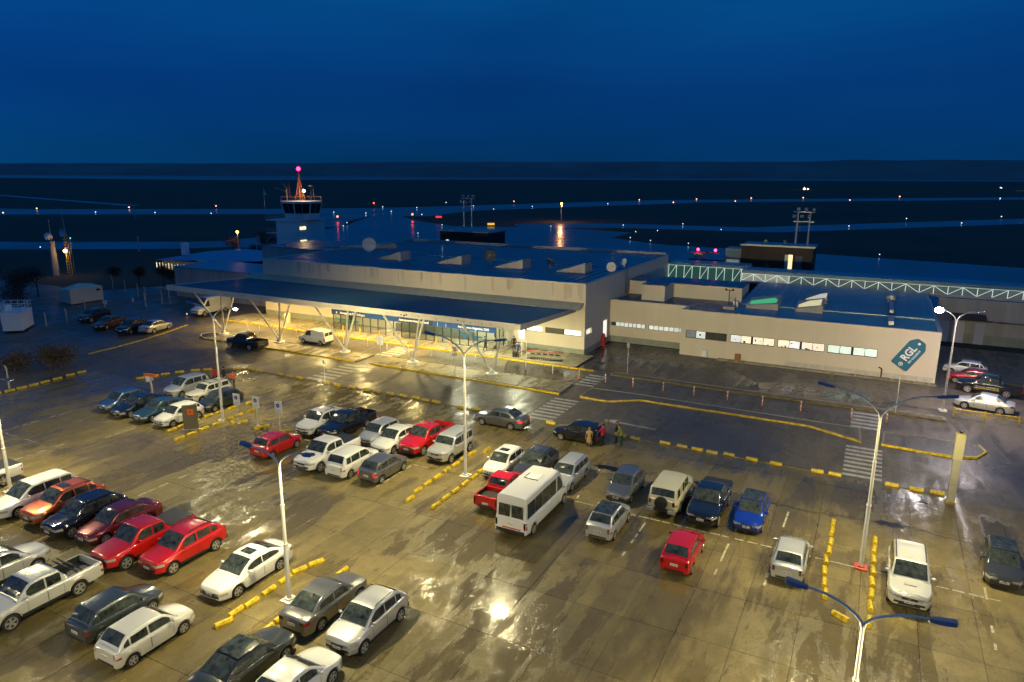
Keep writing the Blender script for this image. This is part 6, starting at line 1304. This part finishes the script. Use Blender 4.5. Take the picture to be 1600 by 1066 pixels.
# pylon
t = thing('entrance_pylon', 'tall cream metal pylon with a wider head at the exit island', 'pylon', (5.85, 49.1, 0))
MB().box(-.28, .28, -.25, .25, 0, .12).build('foot', YELD, t, world=False); MB().box(-.21, .21, -.18, .18, .121, 1.25).build('shaft', mat('pylon_cream', (.42, .40, .30), .5, var=.15), t, world=False); MB().box(-.21, .21, -.18, .18, 1.27, 2.95).build('shaft', mat('pylon_cream', (.42, .40, .30), .5), t, world=False)
MB().box(-.20, .20, -.17, .17, 1.245, 1.275).build('joint', DARKM, t, world=False); MB().box(-.26, .26, -.24, .20, 2.951, 4.6).build('head', mat('pylon_head', (.50, .46, .28), .45), t, world=False); MB().box(-.22, .22, -.20, .16, 4.601, 4.66).build('cap', YELD, t, world=False); MB().lathe([(.01, 0), (.1, 0), (.1, .12), (.01, .12)], (0, -.02, 4.66), n=10).build('cap_hole', DARKM, t, world=False)
# bollards
bp = None
BU = [-71.9, -69.8, -66.6, -63.4, -59.0, -55.9, -52.2, -49.4, -46.4, -43.3, -40.4, -37.5, -34.7, -31.4, -28.3, -25.2, -22.4, -19.6, -16.6, -13.7, -10.65, -7.6, -4.4, -.4, 2.25]
for i, u in enumerate(BU):
    r_ = u > -26
    if 60 < 0: pass
    t = thing('bollard', 'slim %s bollard, %s from the left end of the bollard line' % ('orange and white' if r_ else 'white', ORD[i]), 'bollard', (u, 63.55 if r_ else 64.0, -.012), group='bollards in front of the office wing' if r_ else 'bollards between the sidewalk and the canopy islands')
    MB().tube((0, 0, 0), (0, 0, .95), .05, .05, 8).build('tube', mat('bollard_orange', (.75, .25, .06), .5) if r_ else WSTEEL, t, world=False)
    for z in (.45, .78): MB().tube((0, 0, z), (0, 0, z + .14), .055, .055, 8).build('reflective_band', SIGNW, t, world=False)
    MB().lathe([(.01, 0), (.12, 0), (.10, .04), (.01, .04)], n=10).build('foot', BLK, t, world=False)
# low yellow rail at right
t = thing('yellow_rail', 'low yellow pipe rail in front of the silver saloon at the right', 'railing', (9.6, 68.1, 0))
for u in (7.35, 9.6, 11.95, 14.3, 16.6): MB().box(u - .06, u + .06, 68.05, 68.17, 0, .85).build('post', YEL, t)
for z in (.45, .75): MB().tube((7.35, 68.1, z), (18, 68.1, z), .045, .045, 8).build('rail', YEL, t)
# fence posts and fence in the dark left
for i, (u, v, h) in enumerate([(-118.95, 76.92, 2.6), (-113.83, 75.75, 2.2), (-108, 74.0, 2.2), (-104.0, 72.5, 2.2), (-98.98, 68.82, 2.1), (-98.4, 71.3, 2.2), (-97.7, 72.1, 2.4), (-100.14, 63.17, 1.9), (-105.26, 63.29, 1.2), (-97.12, 52.98, 1.9), (-97.54, 55.97, 1.9), (-93.5, 74.5, 2.3), (-90.5, 75.6, 2.3), (-71.71, 34.97, 2.3)]):
    t = thing('concrete_post', 'pale bent topped fence post, ' + ORD[i] + ' of those scattered in the dark at left', 'fence post', (u, v, -.03), group='pale fence posts left of the canopy')
    b = MB(); b.tube((0, 0, 0), (0, 0, h * .86), .09, .075, 6); b.tube((0, 0, h * .86), (-.12, -.05, h), .075, .06, 6); b.build('post', mat('pale_concrete', (.42, .40, .34), .8), t, world=False)
    if i in (4, 6): MB().tube((0, 0, h * .45), (.7, -.3, 0), .05).build('brace', mat('pale_concrete', (.42, .40, .34), .8), t, world=False)
for (u, v, w_, lb) in ((-105.5, 66.6, .9, 'small pale notice plate left of the two on the dark yard'), (-103.5, 69.9, .5, 'small pale notice plate right of the two on the dark yard')):
    tag(MB().box(u - w_ / 2, u + w_ / 2, v, v + .05, .1, .75).build('notice_plate', SIGNW), lb, 'sign')
tag(MB().sphere((-87.2, 66.9, .25), .10).build('ground_lamp', mat('amber_marker', (1, .6, .3), .4, emit=(1, .55, .25), es=1.6)), 'small amber marker light on the dark road left of the van', 'lamp')
tag(MB().lathe([(.01, 0), (.45, 0), (.45, 1.2), (.38, 1.3), (.01, 1.3)], (-70.6, 69.8, .14), n=16).build('waste_drum', mat('drum_cream', (.65, .58, .38), .6), smooth=40), 'cream drum shaped bin on the sidewalk at the left end of the terminal', 'bin')
for i, u in enumerate((-60.4, -57.6, -54.6, -46.0, -44.0, -34.95)):
    t = thing('orange_cone', ('first', 'second', 'third', 'fourth', 'fifth', 'last')[i] + ' orange stand sign from the left along the glazed entrance', 'cone', (u, 69.2, .14), group='orange stands along the entrance'); MB().box(-.16, .16, -.16, .16, 0, .03).lathe([(.13, .03), (.03, .75), (.001, .76)], n=12).build('cone', mat('cone_orange', (.85, .38, .03), .5), t, world=False); MB().lathe([(.088, .32), (.07, .46)], n=12).build('band', SIGNW, t, world=False)
# luggage trolleys
def trolley(i):
    t = thing('luggage_trolley', 'red handled luggage trolley, ' + ORD[i] + ' from the left in the nested row', 'trolley', (-32.9 + i * .235, 68.15 + i * .035, .14), R(90), group='nested luggage trolleys')
    b = MB(); b.path([(-.3, -.25, .12), (.45, -.22, .14)], .018, 5); b.path([(-.3, .25, .12), (.45, .22, .14)], .018, 5)
    for x in (-.2, 0, .2, .4): b.tube((x, -.23, .14), (x, .23, .14), .012, None, 5)
    for y in (-.25, .25): b.path([(-.3, y, .12), (-.42, y, 1.0)], .018, 5)
    b.tube((-.34, -.25, .55), (-.34, .25, .55), .014, None, 5); b.path([(-.34, -.22, .55), (-.12, -.2, .5), (-.12, .2, .5), (-.34, .22, .55)], .012, 5)
    b.build('frame', CHROME, t, world=False); MB().tube((-.42, -.29, 1.0), (-.42, .29, 1.0), .03, None, 6).build('handle', RED, t, world=False); MB().cbox((-.38, 0, .72), (.02, .42, .16)).build('advert_plate', DARKM if i % 3 else GALV, t, world=False)
    b = MB()
    for x, y in ((-.28, -.24), (-.28, .24), (.4, 0)): b.lathe([(.001, -.02), (.06, -.02), (.06, .02), (.001, .02)], (x, y, .06), 'Y', 8)
    b.build('wheels', BLK, t, world=False)
for i in range(16): trolley(i)
# ------------------------------------------------------------------ people
SKIN = mat('skin', (.45, .26, .17), .6)
def person(u, v, z, rz, label, top, bottom, pose='stand', hair=(.02, .015, .01), s=1.0, long_coat=False, bald=False):
    """one skinned body: joints with radii, grown with a Skin modifier"""
    J = {}; E2 = []; V = []; RAD = []
    def j(n, x, y, zz, r, parent=None):
        J[n] = len(V); V.append((x * s, y * s, zz * s)); RAD.append((r * s, r * s))
        if parent: E2.append((J[parent], J[n]))
    lean = .16 if pose == 'bend' else 0
    j('pelvis', 0, 0, .95, .155); j('belly', lean * .3, 0, 1.12, .135, 'pelvis'); j('chest', lean, 0, 1.33, .165, 'belly'); j('neck', lean * 1.3, 0, 1.50, .065, 'chest'); j('headb', lean * 1.5 + .01, 0, 1.58, .082, 'neck'); j('head', lean * 1.6 + .015, 0, 1.67, .10, 'headb'); j('crown', lean * 1.6, 0, 1.745, .07, 'head')
    for sg in (1, -1):
        n = 'l' if sg > 0 else 'r'; st = .12 * sg if pose == 'walk' else .02 * sg
        j('hip' + n, 0, .10 * sg, .90, .105, 'pelvis'); j('knee' + n, st * .8 + .02, .11 * sg, .50, .072, 'hip' + n); j('ank' + n, st * (1.6 if sg > 0 else 1.9), .11 * sg, .10, .045, 'knee' + n); j('toe' + n, st * 1.7 + .15, .12 * sg, .045, .038, 'ank' + n)
        j('sh' + n, lean, .19 * sg, 1.42, .072, 'chest')
        if pose == 'reach': el, ha = (.22, .34 * sg, 1.28), (.48, .36 * sg, 1.30)
        elif pose == 'bend': el, ha = (lean + .14, .27 * sg, 1.16), (lean + .36, .20 * sg, 1.02)
        elif pose == 'arms': el, ha = (.10, .42 * sg, 1.36), (.15, .66 * sg, 1.42)
        else: el, ha = (-.02 - st * .5, .27 * sg, 1.14), (.06 - st, .28 * sg, .88)
        j('el' + n, *el, .048, 'sh' + n); j('wr' + n, *ha, .032, 'el' + n)
        d = (Vector(ha) - Vector(el)).normalized()
        j('pa' + n, *(Vector(ha) + d * .07), .036, 'wr' + n)
        for k in range(4): j('f%d' % k + n, *(Vector(ha) + d * (.17 - .012 * abs(k - 1)) + Vector((.016 * (k - 1.5), 0, 0))), .009, 'pa' + n)
        j('th' + n, *(Vector(ha) + d * .09 + Vector((.05, 0, .01))), .010, 'pa' + n)
    me = bpy.data.meshes.new('p'); me.from_pydata(V, E2, []); o = bpy.data.objects.new('p', me); COL.objects.link(o)
    sk = o.modifiers.new('s', 'SKIN'); sk.use_smooth_shade = True; o.modifiers.new('b', 'SUBSURF').levels = 1
    for i, q in enumerate(me.skin_vertices[0].data): q.radius = RAD[i]; q.use_root = (i == 0)
    dg = bpy.context.evaluated_depsgraph_get(); m2 = bpy.data.meshes.new_from_object(o.evaluated_get(dg)); bpy.data.objects.remove(o)
    m2.materials.clear(); TM, BM, SH = mat('cloth_%s' % label[:24], top, .8), mat('trousers_%s' % label[:24], bottom, .85), BLK
    for q in (TM, BM, SKIN, SH): m2.materials.append(q)
    HV = [Vector(V[J['pa' + n]]) for n in 'lr']
    for pl in m2.polygons:
        c = pl.center; zz = c.z / s; k = 0
        if zz > 1.53: k = 2
        elif any((c - h).length < .085 * s or (c - h).length < .2 * s and zz < .85 for h in HV): k = 2
        elif zz < .09: k = 3
        elif zz < (.55 if long_coat else .93) and abs(c.y) < .24 * s: k = 1
        pl.material_index = k
    t = thing('person', label, 'person', (u, v, z), rz); b_ = bpy.data.objects.new('body', m2); COL.objects.link(b_); b_.parent = t
    hx = lean * 1.6 + .0
    if not bald:
        h = MB(); h.sphere((0, 0, 0), .118 * s, 12, 8); h.v = [(hx * s - .022 * s + x * .98, y * .94, 1.705 * s + z_ * .82) for x, y, z_ in h.v if True]; h.build('hair', mat('hair_%d' % int(sum(hair) * 999), hair, .7), t, world=False, smooth=60)
    f = MB(); f.cbox(((hx + .118) * s, 0, 1.65 * s), (.03 * s, .022 * s, .04 * s)); f.build('nose', SKIN, t, world=False)
    f = MB()
    for sg in (1, -1): f.sphere(((hx + .105) * s, .036 * sg * s, 1.675 * s), .011 * s, 6, 4)
    f.cbox(((hx + .112) * s, 0, 1.605 * s), (.008 * s, .04 * s, .008 * s)); f.build('face', DARKM, t, world=False)
    if long_coat: c = MB(); c.lathe([(.17 * s, 1.0 * s), (.20 * s, .8 * s), (.22 * s, .52 * s), (.20 * s, .52 * s)], (0, 0, 0), n=14); c.build('coat_skirt', TM, t, world=False, smooth=60)
    return t
person(-16.85, 47.65, 0, R(170), 'person in a vivid red jacket loading the open black hatchback', (.62, .012, .03), (.015, .02, .025), 'arms')
person(-17.65, 46.9, 0, R(120), 'person in a long tan coat at the rear wheel of the black hatchback', (.42, .28, .12), (.03, .03, .03), 'stand', (.35, .22, .1), .92, True)
person(-16.1, 48.7, 0, R(200), 'person in black clothes behind the red jacketed one', (.012, .012, .014), (.015, .015, .018), 'stand', (.1, .07, .05), 1.03)
person(-15.55, 48.25, 0, R(185), 'person in a mottled yellow green jacket, rightmost of the group', (.22, .24, .06), (.03, .05, .03), 'bend', (.12, .06, .03))
person(-55.6, 45.1, 0, R(-60), 'person in red leaning near the cream estate car, left of the two', (.62, .03, .03), (.03, .03, .04), 'bend')
person(-54.9, 45.5, 0, R(-100), 'person in dark clothes standing between two workers in red', (.02, .02, .025), (.02, .02, .025), 'stand')
person(-53.1, 45.1, 0, R(-120), 'person in a bright orange vest, right of the two workers', (.85, .14, .04), (.03, .035, .06), 'reach')
person(-34.25, 67.85, .14, R(-90), 'person in a dark blue jacket standing with luggage near the trolley row', (.012, .035, .11), (.012, .012, .015), 'stand')
person(-38.9, 68.6, .14, R(30), 'person in dark clothes walking past the glass corner', (.015, .03, .02), (.02, .02, .02), 'walk')
person(-37.9, 69.2, .14, R(200), 'person in a tan jacket by the glass corner post', (.35, .26, .12), (.05, .04, .03), 'walk')
person(-36.1, 70.4, .14, R(-60), 'person in black waiting by the wall right of the entrance', (.012, .012, .012), (.015, .015, .015), 'stand')
t = thing('suitcase', 'black upright suitcase beside the person in dark blue', 'suitcase', (-34.65, 67.8, .14)); MB().cbox((0, 0, .38), (.42, .26, .62)).build('shell', PLASTIC, t, world=False); b = MB(); b.path([(-.1, .1, .68), (-.1, .1, 1.0), (.1, .1, 1.0), (.1, .1, .68)], .012, 5); b.build('handle', GALV, t, world=False); b = MB()
for x in (-.16, .16):
    for y in (-.09, .09): b.sphere((x, y, .04), .04, 8, 4)
b.build('castors', BLK, t, world=False)
tag(MB().box(-36.0, -34.95, 70.9, 71.1, .16, 1.0).build('ad_board', mat('cream_board', (.7, .62, .4), .6)), 'low cream board behind the waiting people', 'board')
# ------------------------------------------------------------------ trees and shrubs in the dark left
def tree(u, v, h, r, label, seed, leaf=LEAF, n=1500, nm='bare_tree', trunk=True):
    rd = random.Random(seed); t = thing(nm, label, 'tree' if trunk else 'shrub', (u, v, -.05)); b = MB(); tips = []
    def br(p, d, ln, rad, k):
        q = (p[0] + d[0] * ln, p[1] + d[1] * ln, p[2] + d[2] * ln); b.tube(p, q, rad, rad * .62, 5, False)
        if k == 0: tips.append(q); return
        for _ in range(3 if k > 1 else 4):
            nd = Vector((d[0] + rd.gauss(0, .45), d[1] + rd.gauss(0, .45), d[2] + rd.uniform(-.1, .35))).normalized(); br(q, tuple(nd), ln * rd.uniform(.6, .82), rad * .6, k - 1)
    if trunk: br((0, 0, 0), (0, 0, 1), h * .28, .05 * h * .5, 4)
    else:
        for _ in range(7): br((rd.gauss(0, r * .3), rd.gauss(0, r * .3), 0), (rd.gauss(0, .4), rd.gauss(0, .4), 1), h * .33, .04, 2)
    b.build('branches' if not trunk else 'trunk', BARK, t, world=False)
    f = MB(); tips = rd.sample(tips, max(4, len(tips) * 2 // 3))
    for i in range(n):
        p = Vector(rd.choice(tips)) + Vector((rd.gauss(0, r * .22), rd.gauss(0, r * .22), rd.gauss(0, r * .2)))
        if p.z < .1: p.z = abs(p.z) + .1
        a = Vector((rd.gauss(0, 1), rd.gauss(0, 1), rd.gauss(0, 1))).normalized() * rd.uniform(.10, .30); c = Vector((rd.gauss(0, 1), rd.gauss(0, 1), rd.gauss(0, 1))).normalized() * rd.uniform(.02, .06)
        f.add([p - a, p + c, p + a, p - c], [(0, 1, 2, 3)])
    f.build('crown', leaf, t, world=False, kind='stuff'); return t
BRL = mat('brown_twigs', (.13, .085, .035), .8, var=.6, vs=3)
REDL = mat('russet_twigs', (.085, .035, .014), .8, var=.5, vs=3)
tree(-74.5, 40.5, 2.4, 2.6, 'round brownish shrub on the verge at the left, before the yellow blocks', 1, BRL, 2400, 'shrub', False); tree(-77.5, 39.2, 1.9, 2.2, 'lower dark shrub left of the round brownish one', 2, BRL, 1400, 'shrub', False)
k = 0
for (u, v, h, r, lb) in [(-112, 58, 5.5, 2.6, 'dark bushy tree behind the white booth'), (-117, 61, 6, 3, 'tallest dark tree at the left edge'), (-108.5, 55.0, 4.6, 2.4, 'dark tree right beside the white booth'), (-122, 66, 5.5, 3, 'dark tree left of the pale shed'), (-128, 62, 6, 3, 'dark tree touching the left edge of the photo'),
        (-119, 82, 3.6, 1.9, 'russet bare tree left of the blue roofed hall'), (-115, 84, 4.0, 1.9, 'russet bare tree in the middle of the hedge row'), (-111, 83, 3.8, 1.8, 'russet bare tree nearest the blue roofed hall'), (-124, 80, 3.6, 2, 'russet bare tree at the left end of the hedge row'),
        (-126, 121, 6.5, 2.4, 'orange lit tree left of the control tower'), (-131, 124, 7, 2.6, 'dark slender tree beyond the blue roofed hall'), (-121.5, 112, 5.5, 2.2, 'dark tree at the foot of the control tower'), (-136, 120, 6, 2.4, 'dark tree farthest left beyond the blue roof')]:
    k += 1; tree(u, v, h, r, lb, 40 + k, REDL if 'russet' in lb or 'orange' in lb else LEAF, 1300)
l = bpy.data.lights.new('bulb', 'POINT'); l.energy = 260; l.color = (1, .45, .1)
t = thing('yard_lamp', 'amber yard lamp glowing left of the control tower trees', 'lamp', (-134.5, 119, 0)); MB().tube((-134.5, 119, 0), (-134.5, 119, 6.3), .08).build('post', GALV, t); MB().sphere((-134.5, 119, 6.5), .3).build('lamp', mat('amber_lamp', (1, .5, .1), .3, emit=(1, .45, .06), es=18), t)
o = bpy.data.objects.new('bulb', l); COL.objects.link(o); o.parent = t; o.location = (0, -.5, 6.4)
t = thing('unlit_lamp_post', 'slim curved lamp post rising behind the blue roof', 'lamp post', (-112, 96.5, 0)); b = MB(); b.path([(-112, 104, 0), (-112.4, 104, 6.6), (-112.1, 104, 7.3), (-111.4, 104, 7.7)], .08, 6); b.build('pole', GALV, t)
for (u, v, h, lb) in ((-295, 205, 6.2, 'far pale mast between the two dark taxiways at the left'), (-170.3, 118.4, 4.0, 'pale marker mast on the near taxiway at the left')):
    t = thing('marker_mast', lb, 'mast', (u, v, 0)); MB().tube((u, v, 0), (u, v, h), .22, .18, 8).build('pole', GALV, t)
# ------------------------------------------------------------------ airfield lights
LW = mat('taxi_light_white', (1, 1, 1), .3, emit=(.8, .9, 1), es=2.2); LO = mat('runway_light_amber', (1, .5, .2), .3, emit=(1, .40, .20), es=4); LR = mat('runway_light_red', (1, .1, .05), .3, emit=(1, .07, .03), es=14); LBL = mat('taxi_light_blue', (.3, .6, 1), .3, emit=(.2, .5, 1), es=5)
def fld(u, v, kind, r=.16, h=.5, label=None):
    m_, nm = {'w': (LW, 'white taxiway light'), 'o': (LO, 'amber runway light'), 'r': (LR, 'red airfield light'), 'b': (LBL, 'blue taxiway light')}[kind]
    D = math.hypot(u, v); r = max(r * .7, D * .00058 * (1 if kind != 'o' else 1.25))
    t = thing('airfield_light', label or (nm + ' glowing low on the dark airfield'), 'airfield light', (u, v, -.05), group=None if label else nm + 's on the airfield')
    MB().tube((0, 0, 0), (0, 0, h), r * .4, r * .3, 6).build('stem', GALV, t, world=False); MB().sphere((0, 0, h + r * .7), r, 8, 5).build('lamp', m_, t, world=False)
for u, v in [(-252.5, 286.9), (-233.4, 289.1), (-268.5, 348.7), (-233.2, 310.1), (-246.6, 353), (-201.6, 292.8), (-273.5, 427.5), (-230.7, 392.5), (-199, 361.6), (-195.2, 405), (-170.5, 475), (-153.7, 237), (-113.8, 252.9), (-91.4, 273.7), (-76.7, 243.8), (-71.4, 252.8), (-70.8, 219.5), (-62.2, 212.9), (-182.5, 212.3), (-193.6, 227.5), (-138.7, 198.9), (-72.5, 294), (-52.3, 270.2), (-31.3, 335.9), (-11.1, 316.7), (10.8, 388.2), (31.3, 364.4), (54, 434.5), (.7, 204.2), (-49.7, 209.5), (-198.5, 109.7), (-384, 264), (-294.8, 245.7), (96.6, 804), (191, 1608), (187, 1560)]: fld(u, v, 'w')
for u, v in [(-217.8, 129.4), (-351.5, 223.2), (-323.5, 235.9)]: fld(u, v, 'b')
for u, v in [(-243.4, 473.6), (-175, 561.8), (-136.9, 522.4), (-137.7, 526.1), (-140.4, 611), (-102.5, 577), (-104.5, 665), (-65.5, 708), (-24.8, 662), (14.1, 808), (-380.7, 195.5), (-410.8, 228.2), (-384.2, 264), (-357.5, 302)]: fld(u, v, 'o')
fld(-303, 384, 'r', .55, .8, 'lone red light beyond the taxiway junction, highest of the red ones'); fld(-190, 268.4, 'r', .62, 1.9, 'brightest orange red guard light reflected in the wet taxiway'); fld(-210, 240.8, 'r', .62, 1.6, 'orange red guard light just right of the control tower')
def gsign(u, v, w_, m_, label, h=1.2):
    t = thing('guidance_sign', label, 'sign', (u, v, 0), R(38)); MB().box(-w_ / 2, w_ / 2, -.15, .15, .3, h).build('lit_face', m_, t, world=False)
    for x in (-w_ * .35, w_ * .35): MB().box(x - .08, x + .08, -.05, .05, 0, .3).build('leg', DARKM, t, world=False)
gsign(-182.7, 279, 2.8, mat('red_guidance', (1, .1, .1), .4, emit=(1, .04, .05), es=1.2), 'glowing red guidance sign on the grass edge', 1.1); gsign(-138.4, 249.3, 2.8, mat('yellow_guidance', (1, .7, .1), .4, emit=(1, .55, .04), es=1.0), 'glowing yellow guidance sign above the left brown box', 1.1)
t = thing('apron_floodlight', 'tall post with an orange flood light reflected as a streak on the wet apron', 'lamp post', (-158, 270, 0))
D0 = 314; az = math.atan2(-137.0, 271.0)
MB().tube((-124.6, 288.0, 0), (-124.6, 288.0, 7.5), .14).build('post', GALV, t); MB().sphere((-124.6, 288.0, 7.8), .40).build('lamp', mat('orange_flood', (1, .5, .2), .3, emit=(1, .38, .12), es=26), t)
l = bpy.data.lights.new('bulb', 'POINT'); l.energy = 2500; l.color = (1, .42, .14); l.shadow_soft_size = .5; o = bpy.data.objects.new('bulb', l); COL.objects.link(o); o.parent = t; o.location = rel(t, (-124.6, 287, 7.2))
t = thing('distant_vehicle', 'far vehicle with a long yellow headlight beam beyond the runway', 'vehicle', (-105.7, 1167, 0)); MB().cbox((-105.7, 1167, 1.2), (7, 3, 2.2)).build('body', DARKM, t); MB().sphere((-107.5, 1165.5, 1.5), 1.3).sphere((-102.5, 1165.5, 1.2), 1.0).build('headlamp', mat('far_lamp', (1, .9, .5), .3, emit=(1, .85, .4), es=12), t)
t = thing('distant_building', 'tiny lit building on the horizon at far right', 'building', (199, 1365, 0)); MB().cbox((203, 1365, 3), (16, 8, 6)).build('wall', WALLG, t); MB().sphere((196, 1360, 3), 1.5).sphere((206, 1360, 3), 1.3).build('lamp', MATS['far_lamp'], t)

for o in list(bpy.data.objects):
    if '_o' in o: del o['_o']
